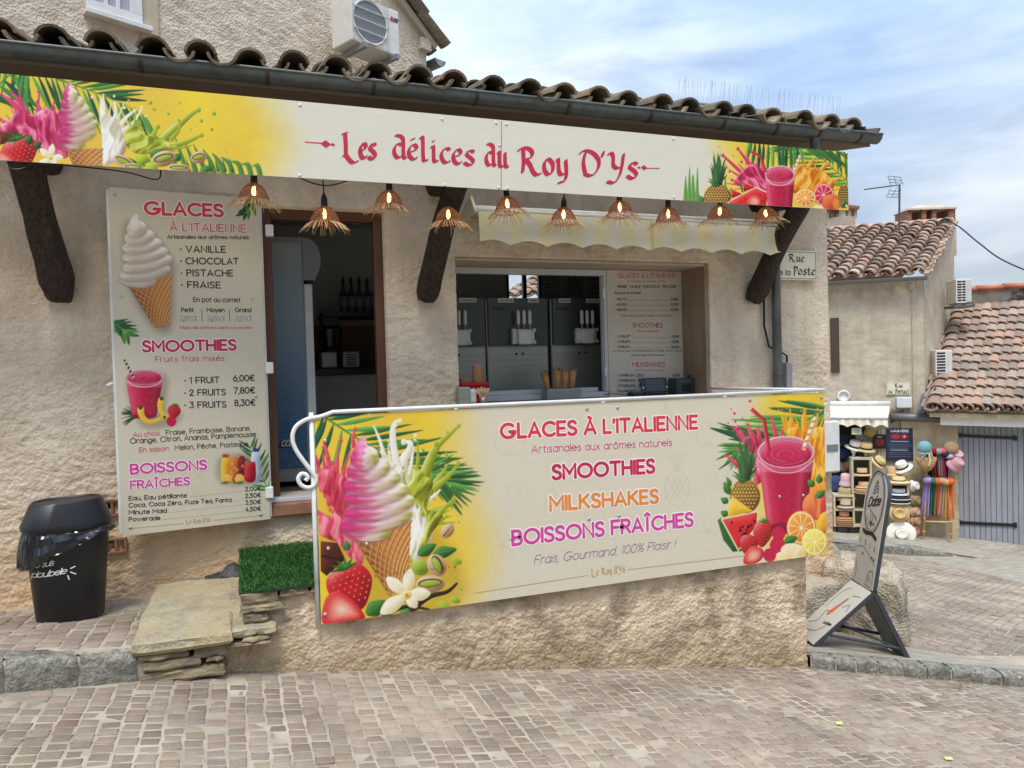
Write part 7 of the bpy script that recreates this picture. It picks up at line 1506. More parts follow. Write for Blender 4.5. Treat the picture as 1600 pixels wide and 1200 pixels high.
# ================================================================== turf mat on the landing
tm = thing('turf_mat', (.3, 4.65, .45), 'bright green artificial turf mat on the landing by the door', 'mat')
tx0, tx1, ty0, ty1, tz = -.055, 1.15, 4.12, 5.17, .461
g = np.random.default_rng(2); n = 26000; bx = g.uniform(tx0, tx1, n); by = g.uniform(ty0, ty1, n); hgt = g.uniform(.012, .026, n); an = g.uniform(0, 6.283, n); lean = g.normal(0, .010, (n, 2)); wd = .0028
Zb = tz+.012*(fbm(bx*5, by*5, 4, 2)-.5); dx, dy = np.cos(an)*wd, np.sin(an)*wd
V = np.stack([np.stack([bx-dx, by-dy, Zb], 1), np.stack([bx+dx, by+dy, Zb], 1), np.stack([bx+lean[:, 0], by+lean[:, 1]-.004, Zb+hgt], 1)], 1).reshape(-1, 3); F = np.arange(3*n).reshape(n, 3)
gc = (np.array(s255(66, 114, 50))*(1-g.uniform(0, 1, (n, 1)))+np.array(s255(48, 86, 38))*g.uniform(0, 1, (n, 1)))*(.7+.6*fbm(bx*7, by*7, 9, 3))[:, None]
link('blades', V, F, mat_col('turf_blades', .6, .3), tm, colors=np.repeat(gc, 3, 0))
MB().bx(tx0, tx1, ty0+.01, ty1, .449, tz-.002).build('backing', plain(30, 62, 32, .9), tm)
# ================================================================== swing bin
bq = atZ(103, 970, float(zpl(-1.0, 4.6))); bxx, byy, bzz = float(bq[0]), float(bq[1])+.13, float(zpl(-1.0, 4.7))
bn = thing('waste_bin', (bxx, byy, bzz), 'black swing top bin with crumpled black liner against the wall', 'bin'); BA = .12
def bring(a, b, z, n=48, tilt=0, nz=0, seed=0, ex=.8):
    R_ = []
    for t in np.linspace(0, 2*math.pi, n, endpoint=False):
        c_, s_ = math.cos(t), math.sin(t); x = a*math.copysign(abs(c_)**ex, c_); y = b*math.copysign(abs(s_)**ex, s_); k = 1+nz*(float(fbm(t*4.5+seed, z*14, seed, 3))-.5)
        x *= k; y *= k; R_.append((bxx+x*math.cos(BA)-y*math.sin(BA), byy+x*math.sin(BA)+y*math.cos(BA), z+tilt*x))
    return R_
M_BIN = mat('black_bin_plastic', s255(26, 27, 30), .42, c2=s255(20, 21, 24), sc=5, c3=s255(60, 58, 56), sc3=3, th=(.66, .8))
z0 = bzz-.012; Hb = .53
autosmooth(MB().loft([bring(.160, .132, z0), bring(.168, .140, z0+.012), bring(.210, .172, z0+Hb), bring(.20, .160, z0+Hb)]).build('body', M_BIN, bn), 35)
lid = MB().loft([bring(.222, .178, z0+Hb-.01), bring(.226, .182, z0+Hb+.004), bring(.223, .179, z0+Hb+.022), bring(.178, .145, z0+Hb+.135, tilt=.03), bring(.168, .136, z0+Hb+.142, tilt=.03), bring(.158, .126, z0+Hb+.132, tilt=.03)]).build('lid', M_BIN, bn); autosmooth(lid, 35)
G = np.array([[(lambda R_: np.array(R_)*q+np.array((bxx, byy, R_[2]))*(1-q)+np.array((0, 0, -.05*(1-abs(2*q-1))*0-.045*(1-q*q))))(np.array(pt)) for pt in (lambda A: A+A[:1])(bring(.156, .124, z0+Hb+.134, tilt=.03))] for q in np.linspace(0.02, 1, 9)])
MB().sheet(G[::-1]).build('swing_flap', M_BIN, lid, True)
M_LINER = mat('black_polythene', s255(20, 21, 24), .2, sc=6, spec=.7); rings = []
for i, (e, dz) in enumerate(((1.02, -.012), (1.08, -.03), (1.12, -.06), (1.16, -.09), (1.17, -.118), (1.165, -.125), (1.06, -.115))):
    R_ = []
    for j, t in enumerate(np.linspace(0, 2*math.pi, 110, endpoint=False)):
        c_, s_ = math.cos(t), math.sin(t); nz = 1+(.11*(1-abs(2*float(fbm(t*3+11, i*.5+3, 6, 3))-1)-.6)+.05*(float(vn(t*14, i*1.1, 4))-.5))*(1 if i < 5 else .55); a, b = .203*e*nz, .160*e*nz
        x = a*math.copysign(abs(c_)**.8, c_); y = b*math.copysign(abs(s_)**.8, s_); dr = dz*(.95+.6*(-c_)+.25*math.sin(2*t)) if i > 0 else dz
        R_.append((bxx+x*math.cos(BA)-y*math.sin(BA), byy+x*math.sin(BA)+y*math.cos(BA), z0+Hb+dr))
    rings.append(R_)
MB().loft(rings, caps=False).build('liner', M_LINER, bn, False)
class Wrap:
    D = np.array([0, -1, 0]); W = UZ
    def pt(s, u, v, d=0):
        f = np.clip((v-bzz)/Hb, 0, 1); a = .167+.043*f+d; b = .139+.033*f+d; ex = .8
        c_ = min(.985, (abs(u)/a)**(1/ex)); x = math.copysign(a*c_**ex, u); y = -b*math.sqrt(1-c_*c_)**ex
        return np.array([bxx+x*math.cos(BA)-y*math.sin(BA), byy+x*math.sin(BA)+y*math.cos(BA), v])
wr = Wrap(); PW_ = plain(232, 232, 228)
for t, u0, u1, z in (('Je suis', -.168, -.06, .315), ('plou\'belle', -.172, .0, .262)): write(wr, bn, 'lettering', t, (u0, bzz+z), (u1, bzz+z+.012), .036, .12, PW_, slant=.28, px=False, d=.003, gap=.06, space=.3)
strokes(wr, bn, 'lettering', [[(.020, bzz+.300), (.040, bzz+.308)], [(.018, bzz+.28), (.042, bzz+.265)], [(.004, bzz+.262), (.010, bzz+.24)]], .006, PW_, px=False, d=.003)
# ================================================================== chair shaped advertising board
th = rad(-20); Aa = np.array([math.cos(th), math.sin(th), 0]); Ab = np.array([-math.sin(th), math.cos(th), 0]); F1 = atP(1270, 1009, (3.888, 4.369, -.52), (Ab)); F1 = np.array([3.888, 4.369, 0]); F1 = atP(1270, 1009, F1, Ab)
sp_ = lambda x, y: atP(x, y, F1, Ab)
hg, tp, B1 = sp_(1363, 926), sp_(1392, 742), sp_(1420, 1039); aw_ = .335
ab = thing('advertising_board', (F1+B1)/2, 'chair shaped pavement board with oval ice cream emblem and folded leg', 'advertising board')
def slab3(P, Q, w0, w1, t, nrm, mb, m=0):
    d = unit(Q-P); mb.box((P+Q)/2+Ab*(w0+w1)/2+nrm*t/2, (np.linalg.norm(Q-P), w1-w0, t), (d, Ab, np.cross(d, Ab)), m)
dS = unit(hg-F1); nS = np.cross(dS, Ab); nS = nS if nS[2] > 0 else -nS
dB = unit(tp-hg); nB = np.cross(dB, Ab); nB = nB if nB@Aa < 0 else -nB
Lb = np.linalg.norm(tp-hg); ell_h = .20; prof = [(0, 0), (aw_, 0), (aw_, Lb-ell_h)]+[(aw_/2+aw_/2*math.cos(a), Lb-ell_h+ell_h*math.sin(a)) for a in np.linspace(0, math.pi, 18)[1:-1]]+[(0, Lb-ell_h)]
M_ABP = mat('board_print', s255(206, 203, 192), .35, c2=s255(192, 190, 180), sc=3)
bk = MB().prism(prof, hg-nB*.034, Ab, dB, nB, .030).build('back_frame', M_GREY, ab, bev=.003)
pr2 = [(aw_/2+(u-aw_/2)*.965, v*.985+.006) for u, v in prof]; MB().prism(pr2, hg-nB*.004, Ab, dB, nB, .004).build('back_panel', M_ABP, ab)
top = [(u, v) for u, v in prof[2:]]; 
mb = MB(); slab3(F1, hg, 0, aw_, .030, -nS, mb); mb.build('seat_frame', M_GREY, ab, bev=.003); mb = MB(); slab3(F1+dS*.006, hg-dS*.004, .006, aw_-.006, .004, nS, mb); mb.build('seat_panel', M_ABP, ab)
for k, w0 in enumerate((0, aw_-.028)):
    mb = MB(); d = unit(B1-hg); B_ = B1+Ab*w0*0; slab3(hg-d*.01, B1, w0, w0+.028, .034, np.cross(d, Ab), mb); mb.build('leg', M_GREY, ab, bev=.003)
    q0 = F1+dS*np.linalg.norm(hg-F1)*.25-nS*.03; q1 = hg+(B1-hg)*.78; mb = MB(); mb.tube([q0+Ab*(w0+.014), q1+Ab*(w0+.014)], .012, 6); mb.build('side_brace', M_GREY, ab)
mb = MB(); mb.tube([hg+(B1-hg)*.78+Ab*.02, F1+dS*np.linalg.norm(hg-F1)*.35-nS*.03+Ab*(aw_-.02)], .009, 6); mb.build('cross_brace', M_BLACK, ab)
d = unit(B1-hg); mb = MB(); slab3(hg+d*.03, B1-d*.03, .028, aw_-.028, .006, np.cross(d, Ab)*1.0, mb); mb.build('leg_panel', plain(120, 122, 120), ab)
PBk = Panel(hg+Ab*aw_+nB*.001, -Ab, dB, aw_, Lb); 
if PBk.D@nB < 0: PBk.D = -PBk.D
cx, cy = aw_/2, Lb*.735; E_ = lambda a, b, n=40, t0=0, t1=2*math.pi: [(cx+a*math.cos(t), cy+b*math.sin(t)) for t in np.linspace(t0, t1, n)]
strokes(PBk, ab, 'emblem', [E_(.135, .235)], .009, P_INK, px=False); strokes(PBk, ab, 'emblem', [E_(.120, .215)], .004, P_INK, px=False)
write(PBk, ab, 'lettering', 'Dolce', (cx-.095, cy-.055), (cx+.085, cy-.015), .085, .15, P_INK, slant=.25, px=False, gap=.08)
strokes(PBk, ab, 'emblem', [[(cx-.03, cy+.06), (cx+.02, cy+.085)], [(cx-.032, cy+.085), (cx+.025, cy+.11)], [(cx-.028, cy+.11), (cx+.02, cy+.13)], [(cx-.015, cy+.135), (cx+.008, cy+.155)], [(cx-.035, cy+.05), (cx-.03, cy+.1), (cx, cy+.165), (cx+.03, cy+.1), (cx+.03, cy+.06)], [(cx-.03, cy-.09), (cx, cy-.19), (cx+.01, cy-.09)], [(cx-.06, cy-.06), (cx+.03, cy-.1), (cx+.06, cy-.13), (cx+.05, cy-.1)], [(cx-.08, cy-.16), (cx-.07, cy-.14), (cx-.07, cy-.12)]], .006, P_INK, px=False)
write(PBk, ab, 'lettering', 'CRÈME', (cx-.05, cy-.185+.005), (cx+.05, cy-.18), .028, .14, P_INK, px=False)
strokes(PBk, ab, 'ribbon_emblem', [[(cx-.10, Lb*.47), (cx-.05, Lb*.455), (cx+.03, Lb*.465), (cx+.10, Lb*.435)]], .030, P_INK, px=False); strokes(PBk, ab, 'drawing', [[(.02, Lb*.31), (.1, Lb*.33), (.2, Lb*.29), (.31, Lb*.22)], [(.05, Lb*.36), (.05, Lb*.40)], [(.12, Lb*.35), (.125, Lb*.40), (.13, Lb*.35)], [(.2, Lb*.33), (.2, Lb*.38)], [(.26, Lb*.33), (.27, Lb*.37), (.28, Lb*.33)], [(.03, Lb*.2), (.05, Lb*.1), (.04, Lb*.02)], [(.22, Lb*.05), (.24, Lb*.14), (.3, Lb*.16), (.31, Lb*.06)], [(.24, Lb*.06), (.24, Lb*.12)], [(.27, Lb*.06), (.27, Lb*.12)], [(.2, Lb*.03), (.31, Lb*.03)]], .004, P_INK, px=False)
strokes(PBk, ab, 'drawing', [[(.11, Lb*.27), (.115, Lb*.272)], [(.25, Lb*.27), (.255, Lb*.272)], [(.28, Lb*.26), (.285, Lb*.262)]], .016, P_INK, px=False)
PSt = Panel(F1+Ab*aw_+nS*.005, -Ab, dS, aw_, np.linalg.norm(hg-F1)); 
if PSt.D@nS < 0: PSt.D = -PSt.D
Ls = PSt.h; strokes(PSt, ab, 'drawing', [[(.05, Ls*.2), (.12, Ls*.3), (.1, Ls*.45), (.16, Ls*.5)], [(.08, Ls*.1), (.2, Ls*.16), (.26, Ls*.3)], [(.22, Ls*.62), (.27, Ls*.7), (.3, Ls*.6)], [(.04, Ls*.5), (.05, Ls*.8), (.1, Ls*.9)], [(.2, Ls*.82), (.28, Ls*.86)]], .004, P_INK, px=False); strokes(PSt, ab, 'drawing', [[(.15, Ls*.45), (.165, Ls*.58)]], .035, plain(226, 104, 50), px=False); strokes(PSt, ab, 'drawing', [[(.168, Ls*.6), (.185, Ls*.75)]], .02, plain(150, 120, 84), px=False); write(PSt, ab, 'lettering', 'La Dame', (.2, Ls*.30), (.3, Ls*.33), .03, .16, P_INK, px=False)
# ================================================================== boulder at the house corner
M_ROCK = stucco('weathered_boulder', s255(206, 192, 170), s255(160, 148, 130), s255(120, 112, 100), sc3=3, th=(.5, .64), bump=1, bsc=40)
r1 = rock('boulder', (4.97, 4.94, -.60), (.42, .68, .92), M_ROCK, 3, None, 34, .35); tag(r1, 'big pale boulder guarding the house corner behind the board', 'boulder'); r1.rotation_euler = (0, 0, .5)
r2 = rock('stone_block', (4.55, 5.12, -.52), (.62, .3, .46), M_ROCK, 9, None, 26, .3); tag(r2, 'low rendered stone footing against the wall left of the boulder', 'stone')
mb = MB(); g = np.random.default_rng(8); pc2 = atRoad(1505, 1073, .02)
for k in range(16): a = g.uniform(0, 6.28); q = pc2+np.array([g.normal(0, .06), g.normal(0, .018), g.uniform(0, .012)]); e = np.array([math.cos(a), math.sin(a), g.uniform(-.2, .3)]); s_ = np.array([-e[1], e[0], .2]); mb.add([q-e*.022, q+s_*.008, q+e*.022, q-s_*.008], [(0, 1, 2, 3)])
tag(mb.build('dry_leaves', plain(120, 112, 70, .9), None), 'small drift of dry leaves against the corner kerb', 'leaves')
for k, (x, y, lab) in enumerate(((1311, 1130, 'small yellow paper scrap nearest the kerb on the road'), (1482, 1185, 'small yellow paper scrap at the bottom right of the road'))):
    p = atRoad(x, y, .014); tag(MB().box(p, (.035, .022, .004), (unit((1, -.5, 0)), unit((.5, 1, 0)), UZ)).build('paper_scrap', plain(226, 222, 130), None), lab, 'litter')
# ================================================================== the hat shop's display across the street
def PX(n): return n*13.9/1160
def bits(name, label, cat, p): return thing(name, p, label, cat)
# awning
ha = thing('awning', fp(1345, 668, .5), 'cream folding awning with scalloped valance above the hats', 'awning')
A0, A1 = fp(1262, 631, .12), fp(1391, 631, .12); B0, B1_ = fp(1262, 652, .5), fp(1387, 653, .5)
mb = MB(); mb.tube([A0, A1], .055, 12); mb.tube([B0, B1_], .03, 10); mb.lathe(fp(1362, 653, .53), [(.001, -.03), (.04, -.03), (.04, .03), (.001, .03)], 10, ax=(FU, UZ, FD)); mb.build('cassette', M_WHITE, ha, True)
M_CLOTH = mat('cream_canvas', s255(226, 218, 196), .9, c2=s255(206, 198, 176), sc=3)
n_ = 90; G = np.array([[A0+(A1-A0)*u+(B0+(B1_-B0)*u-A0-(A1-A0)*u)*v+UZ*(-.03*math.sin(math.pi*v)) for u in np.linspace(0, 1, 20)] for v in np.linspace(0, 1, 6)]); MB().sheet(G).build('canopy', M_CLOTH, ha, True)
hv = PX(15); G = np.array([[B0+(B1_-B0)*u-UZ*(hv-.05*abs(math.sin(u*math.pi*6)))*v+FD*(.03*v+.02*math.sin(u*60)*v) for u in np.linspace(0, 1, n_)] for v in np.linspace(0, 1, 6)]); MB().sheet(G).build('valance', M_CLOTH, ha, True)
# dark shop interior behind the opening
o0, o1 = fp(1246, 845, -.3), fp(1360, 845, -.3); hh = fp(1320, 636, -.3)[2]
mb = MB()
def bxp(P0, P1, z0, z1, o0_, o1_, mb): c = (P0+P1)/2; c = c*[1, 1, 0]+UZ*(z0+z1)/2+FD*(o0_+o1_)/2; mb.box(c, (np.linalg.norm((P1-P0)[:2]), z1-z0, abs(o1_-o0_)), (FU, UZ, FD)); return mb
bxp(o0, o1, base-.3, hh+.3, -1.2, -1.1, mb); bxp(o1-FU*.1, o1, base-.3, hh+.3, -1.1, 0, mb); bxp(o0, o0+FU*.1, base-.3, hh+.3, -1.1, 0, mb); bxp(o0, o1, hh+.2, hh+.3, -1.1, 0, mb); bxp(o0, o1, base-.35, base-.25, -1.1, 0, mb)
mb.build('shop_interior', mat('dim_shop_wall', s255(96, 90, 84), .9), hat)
# posters
def poster(px, o, name, label, col):
    x0, y0, x1, y1 = px; a, b = fp(x0, y1, o), fp(x1, y1, o); t = fp((x0+x1)/2, y0, o); P = Panel(a, FU, UZ, fu(b)-fu(a), t[2]-(a[2]+b[2])/2); r = thing(name, P.pt(P.w/2, 0), label, 'poster'); MB().box(P.pt(P.w/2, P.h/2, -.012), (P.w, P.h, .022), (P.U, P.W, P.D)).build('sheet', plain(*col, .5), r); return P, r
P_, r = poster((1385, 669, 1427, 720), .06, 'poster', 'navy poster headed LAULHÈRE with two red berets', (38, 48, 72))
write(P_, r, 'lettering', 'LAULHÈRE', (1392, 675), (1420, 675.5), 4, .2, P_HALO, d=.003); M_RB = plain(186, 40, 52)
def disc(P, par, x, y, rx, ry, m, d=.004, name='beret_picture'):
    u, v = P.uv(x, y); rx, ry = PX(rx), PX(ry); link(name, [P.pt(u+rx*math.cos(a), v+ry*math.sin(a), d) for a in np.linspace(0, 6.2832, 20, endpoint=False)], [tuple(range(20))], m, par)
disc(P_, r, 1399, 682, 7, 4, M_RB); disc(P_, r, 1413, 682, 4.5, 4, M_RB); disc(P_, r, 1413, 682, 1.2, 1.2, P_HALO, .006)
strokes(P_, r, 'ruled_line', [[(1392, 689.5), (1419, 690)], [(1392, 703), (1419, 703.5)]], .016, plain(160, 170, 186), d=.003); strokes(P_, r, 'ruled_line', [[(1389, y), (1424-(k == 2)*6, y+.5)] for k, y in enumerate((694, 697, 700, 707, 710, 713))], .012, plain(90, 104, 128), d=.003)
P_, r = poster((1364, 679, 1385, 701), .10, 'poster', 'square black poster showing one dark red beret', (20, 20, 26)); disc(P_, r, 1374, 691, 6.5, 6, plain(140, 30, 36)); write(P_, r, 'lettering', 'BERET', (1371, 683.5), (1378, 683.5), 1.6, .2, P_HALO, d=.003)
P_, r = poster((1331, 669, 1346, 679), .45, 'paper_notice', 'small cream notice hanging under the awning valance', (220, 214, 186)); strokes(P_, r, 'ruled_line', [[(1334, 672), (1343, 672)], [(1334, 675), (1343, 675)]], .01, P_INK)
for k, (x0, x1, lab) in enumerate(((1372, 1384, 'pale curtain strip'), )):
    p = MB(); G = np.array([[fp(x0+(x1-x0)*u, y, .03)+FD*.02*math.sin(u*16) for u in np.linspace(0, 1, 20)] for y in (671, 725)]); tag(p.sheet(G).build('curtain', M_CLOTH, None, True), 'pale curtain hanging behind the black beret poster', 'curtain')
# ---- hats
def hat_(label, x, y, rb, rc, h, col, band=None, o=.35, tilt=(0, 0), kind='brim', flop=.0, group=None, cat='hat', dent=.2, base_px=None):
    """built standing at its own origin, then set down in place; radii in photo px"""
    p = fp(x, y, o); rb, rc, h = PX(rb), PX(rc), PX(h); r = thing({'brim': 'brimmed_hat', 'cap': 'cap', 'beret': 'beret', 'bucket': 'bucket_hat'}[kind], (0, 0, 0), label, cat, group); m = mat('straw', s255(*col), .85, c2=tuple(.82*q for q in s255(*col)), sc=40, bump=.4, bsc=160)
    n = 24
    def lath(pr, nm, mm, wob=0):
        rings = [[(q*math.cos(a)*(1.12), q*math.sin(a), z-(flop*abs(math.cos(a))*max(0, q-rc) if wob else 0)) for a in np.linspace(0, 2*math.pi, n, endpoint=False)] for q, z in pr]; return MB().loft(rings).build(nm, mm, r, True)
    if kind == 'beret': lath([(.001, h*.5), (rb*.5, h*.5), (rb*.9, h*.28), (rb, 0), (rb*.85, -h*.25), (rb*.6, -h*.3)], 'felt', m); lath([(rb*.6, -h*.3), (rb*.58, -h*.45), (rb*.5, -h*.45)], 'headband', plain(50, 48, 48))
    elif kind == 'cap':
        lath([(.001, h), (rc*.5, h*.95), (rc*.85, h*.7), (rc, h*.3), (rc*.98, 0)], 'crown', m); MB().sheet(np.array([[((rc+(rb-rc)*t)*math.cos(a), (rc+(rb-rc)*t)*math.sin(a), -.15*h*t) for a in np.linspace(-math.pi*.85, -math.pi*.15, 12)] for t in (0, .5, 1)])).build('visor', m, r, True)
    else:
        k = .0 if kind == 'brim' else -.35
        lath([(.001, h*(1-dent)), (rc*.45, h*(1-dent*.6)), (rc*.8, h), (rc*.93, h*.93), (rc, h*.2), (rc*1.02, .012), (rb*.7+rc*.3, .0+k*h*.4), (rb, -.01+k*h), (rb*.985, -.022+k*h), (rc*1.0, -.012)], 'straw_body' if kind == 'brim' else 'cloth_body', m, 1)
        if band: lath([(rc*1.045, h*.34), (rc*1.055, .01), (rc*1.0, .01), (rc*1.0, h*.34)], 'band', plain(*band, .7))
    R_ = Matrix(((FU[0], -FD[0], 0), (FU[1], -FD[1], 0), (0, 0, 1))); e = (R_ @ Matrix.Rotation(tilt[0], 3, 'X') @ Matrix.Rotation(tilt[1], 3, 'Y')).to_euler()
    r.location = p; r.rotation_euler = e; return r
BK = (24, 24, 28); face = (1.25, 0); up = (.12, 0)
def rack_b(lab, x, y, q, c): hat_(lab, x, y, q, q, 8, c, o=.05, tilt=(1.2, 0), kind='beret', cat='beret', group='berets on the shop wall')
rack_b('light grey beret at the top left of the hat display', 1303, 691, 10.5, (160, 150, 136)); rack_b('navy beret at the top right of the beret wall', 1321, 687, 11, (30, 38, 66)); rack_b('tan brown beret below the light grey one', 1303, 710, 10, (134, 110, 88)); rack_b('navy beret lower on the beret wall beside the tan one', 1320, 708, 10, (34, 44, 78)); rack_b('ivory beret at the left above the denim hat', 1304, 729, 11, (196, 188, 172)); rack_b('taupe beret beside the ivory one', 1317, 730, 9, (128, 112, 98)); rack_b('terracotta beret beside the shelf upright', 1327, 727, 7.5, (186, 120, 88)); rack_b('charcoal grey beret behind the mannequin', 1346, 683, 8, (150, 150, 150))
hat_('denim blue bucket hat low on the left', 1306, 757, 10, 8.5, 13, (52, 68, 112), kind='bucket', o=.2, tilt=(.3, 0)); hat_('pale pink bucket hat above the olive sun hat', 1322, 752, 10, 7.5, 12, (222, 186, 190), kind='bucket', o=.3, tilt=(.2, 0)); hat_('olive sun hat trimmed with a white bow', 1320, 773, 15, 9, 11, (170, 152, 108), kind='bucket', o=.4, tilt=(.25, 0))
hat_('white panama with black band and dark brim on a mannequin', 1335, 699, 13, 8, 11, (226, 218, 202), BK, o=.25, tilt=(.25, .25)); hat_('straw panama with black band on the second mannequin', 1353, 702, 13, 8, 11, (206, 178, 126), BK, o=.3, tilt=(.2, .1)); hat_('yellow straw hat hung up under the valance', 1359, 676, 7, 5, 5, (206, 170, 90), BK, o=.15, tilt=face); hat_('straw boater with trailing black ribbon tilted over the shelf', 1371, 722, 13, 8, 9, (214, 190, 130), BK, o=.35, tilt=(.5, .75))
for k, x, y, lab in ((0, 1334, 712, 'white mannequin head under the white panama'), (1, 1353, 713, 'teal draped mannequin head under the straw panama')):
    p = fp(x, y, .25); r = thing('mannequin_head', p-UZ*.12, lab, 'mannequin'); mb = MB(); s_ = PX(1); mb.lathe(p, [(s_*6.0, -s_*5), (s_*2.4, -s_*1), (s_*2.2, s_*3), (s_*3.6, s_*6), (s_*4.0, s_*9), (s_*2, s_*12)], 14); mb.build('bust', plain(226, 224, 220), r, True)
    MB().lathe(p, [(s_*11, -s_*7), (s_*8, -s_*3.5), (s_*3.4, -s_*.2)], 16, ax=(FU, -FD, UZ)).build('draped_scarf', plain(*((30, 110, 112), (52, 84, 78))[k]), r, True)
# cubby shelves
M_SHELF = mat('pale_shelf_wood', s255(196, 186, 158), .7, c2=s255(176, 164, 136), sc=6)
def cubby(name, label, x0, x1, ys, o0_, o1_, mid=None, feet=True, backc=(112, 104, 84)):
    a, b = fp(x0, ys[-1], o1_), fp(x1, ys[-1], o1_); a = a*[1, 1, 0]; b = b*[1, 1, 0]; zs = [fp((x0+x1)/2, y, o1_)[2] for y in ys]; t = .035; r = thing(name, (a+b)/2+UZ*zs[-1], label, 'shelf'); W3 = np.linalg.norm(b-a)
    B = lambda u0, u1, z0, z1, d0, d1, mb: mb.box(a+FU*(u0+u1)/2+UZ*(z0+z1)/2+FD*(d0+d1)/2, (u1-u0, z1-z0, abs(d1-d0)), (FU, UZ, FD)); dp = -(o1_-o0_)
    MB_ = MB(); B(0, W3, zs[-1], zs[0], dp, dp+.02, MB_); MB_.build('back_board', plain(*backc), r)
    for u in [0, W3-t]+([W3*mid] if mid else []): q = MB(); B(u, u+t, zs[-1], zs[0], dp, 0, q); q.build('upright', M_SHELF, r)
    for z in zs: q = MB(); B(0, W3, z-t/2, z+t/2, dp, .004, q); q.build('shelf_board', M_SHELF, r)
    if feet:
        for u in (.06, W3-.1): q = MB(); q.lathe(a+FU*u+UZ*(zs[-1]-.07)+FD*-.1, [(.001, -.02), (.05, -.02), (.05, .02), (.001, .02)], 12, ax=(UZ, FD, FU)); q.build('castor', M_BLACK, r)
    return r
cubby('cubby_shelf', 'low open cubby shelf on castors filled with hats', 1303, 1336, (775, 797, 822), .2, .55)
cubby('cubby_column', 'tall open cubby column with three straw hats', 1332, 1364, (717, 743, 769, 797, 822), .2, .5, feet=False)
hat_('natural straw hat with black and white bow in the top cubby', 1347, 741, 11, 7, 10, (208, 172, 124), BK, o=.45); hat_('tan straw hat topping the stack in the second cubby', 1349, 760, 11, 7, 8, (206, 168, 118), (180, 150, 110), o=.45)
for k in range(3): hat_(('upper', 'middle', 'lowest')[k]+' tan brim stacked in the second cubby', 1348, 763.2+k*2.6, 12, 5, 1, (206-8*k, 172-8*k, 126-6*k), o=.45, group='stacked brims in the second cubby')
hat_('greige felt hat alone on the low cubby\'s upper shelf', 1321, 791, 12, 7.5, 10, (186, 168, 146), (90, 80, 70), o=.5); hat_('brown fedora topping the stack at bottom left', 1319, 808, 11.5, 7, 10, (178, 130, 90), (110, 70, 50), o=.5)
for k in range(4): hat_(('topmost', 'second', 'third', 'bottom')[k]+' brown brim under the brown fedora', 1319, 810.5+k*2.7, 12.5, 6, 1, (190-6*k, 150-10*k, 106-6*k), o=.5, group='stacked brims at bottom left')
# cart
ct = cubby('display_cart', 'narrow wheeled cart stacked with straw hats', 1392, 1422, (757, 772, 788, 846), .15, .55)
q0, q1 = fp(1392, 846, .56)*[1, 1, 0], fp(1422, 846, .56)*[1, 1, 0]; zt_, zb2 = fp(1407, 789, .56)[2], fp(1407, 846, .56)[2]; mb = MB(); mb.box((q0+q1)/2+UZ*(zt_+zb2)/2, (np.linalg.norm(q1-q0), zt_-zb2, .02), (FU, UZ, FD)); mb.build('front_board', plain(186, 176, 140), ct)
hat_('white fedora with tan underbrim on top of the cart', 1411, 731, 13, 7.5, 11, (236, 230, 220), BK, o=.35, tilt=(.35, -.45)); hat_('plain tan straw hat at the cart\'s upper left', 1394, 741, 10, 7.5, 12, (206, 174, 128), o=.3); hat_('wide straw boater with black band on the cart', 1404, 752, 16, 8.5, 7, (222, 194, 138), BK, o=.5, dent=.05); hat_('light blue grey trilby on the cart', 1404, 771, 13, 9, 8, (206, 210, 216), BK, o=.5)
for k in range(4): hat_(('upper black', 'white', 'lower black', 'lowest white')[k]+' brim in the stack under the blue grey trilby', 1404, 774.5+k*3.1, 15, 6, 1.2, ((40, 42, 48), (214, 212, 206))[k % 2], o=.5, group='stacked black and white brims')
hat_('creased straw hat hung facing out on the cart front', 1405, 802, 13.5, 8.5, 9, (214, 178, 122), (150, 112, 66), o=.62, tilt=(1.45, 0), dent=.4); hat_('big floppy white sun hat with dark bow at the cart foot', 1408, 834, 19, 8, 7, (236, 230, 214), (110, 100, 60), o=.66, tilt=(1.4, 0), flop=-.1)
for x, y, c_, lab in ((1427, 759, (228, 226, 220), 'white hat hung on the right side of the cart'), (1429, 781, (150, 128, 88), 'olive hat hung below the white one'), (1428, 799, (196, 160, 132), 'rose tan hat hung mid way down the cart side'), (1429, 814, (182, 140, 108), 'brown hat hung below the rose tan one'), (1427, 829, (216, 130, 112), 'coral hat lowest on the cart side')): hat_(lab, x, y, 9, 6.5, 7, c_, o=.4, tilt=(1.3, .9), group='hats hung on the cart side')
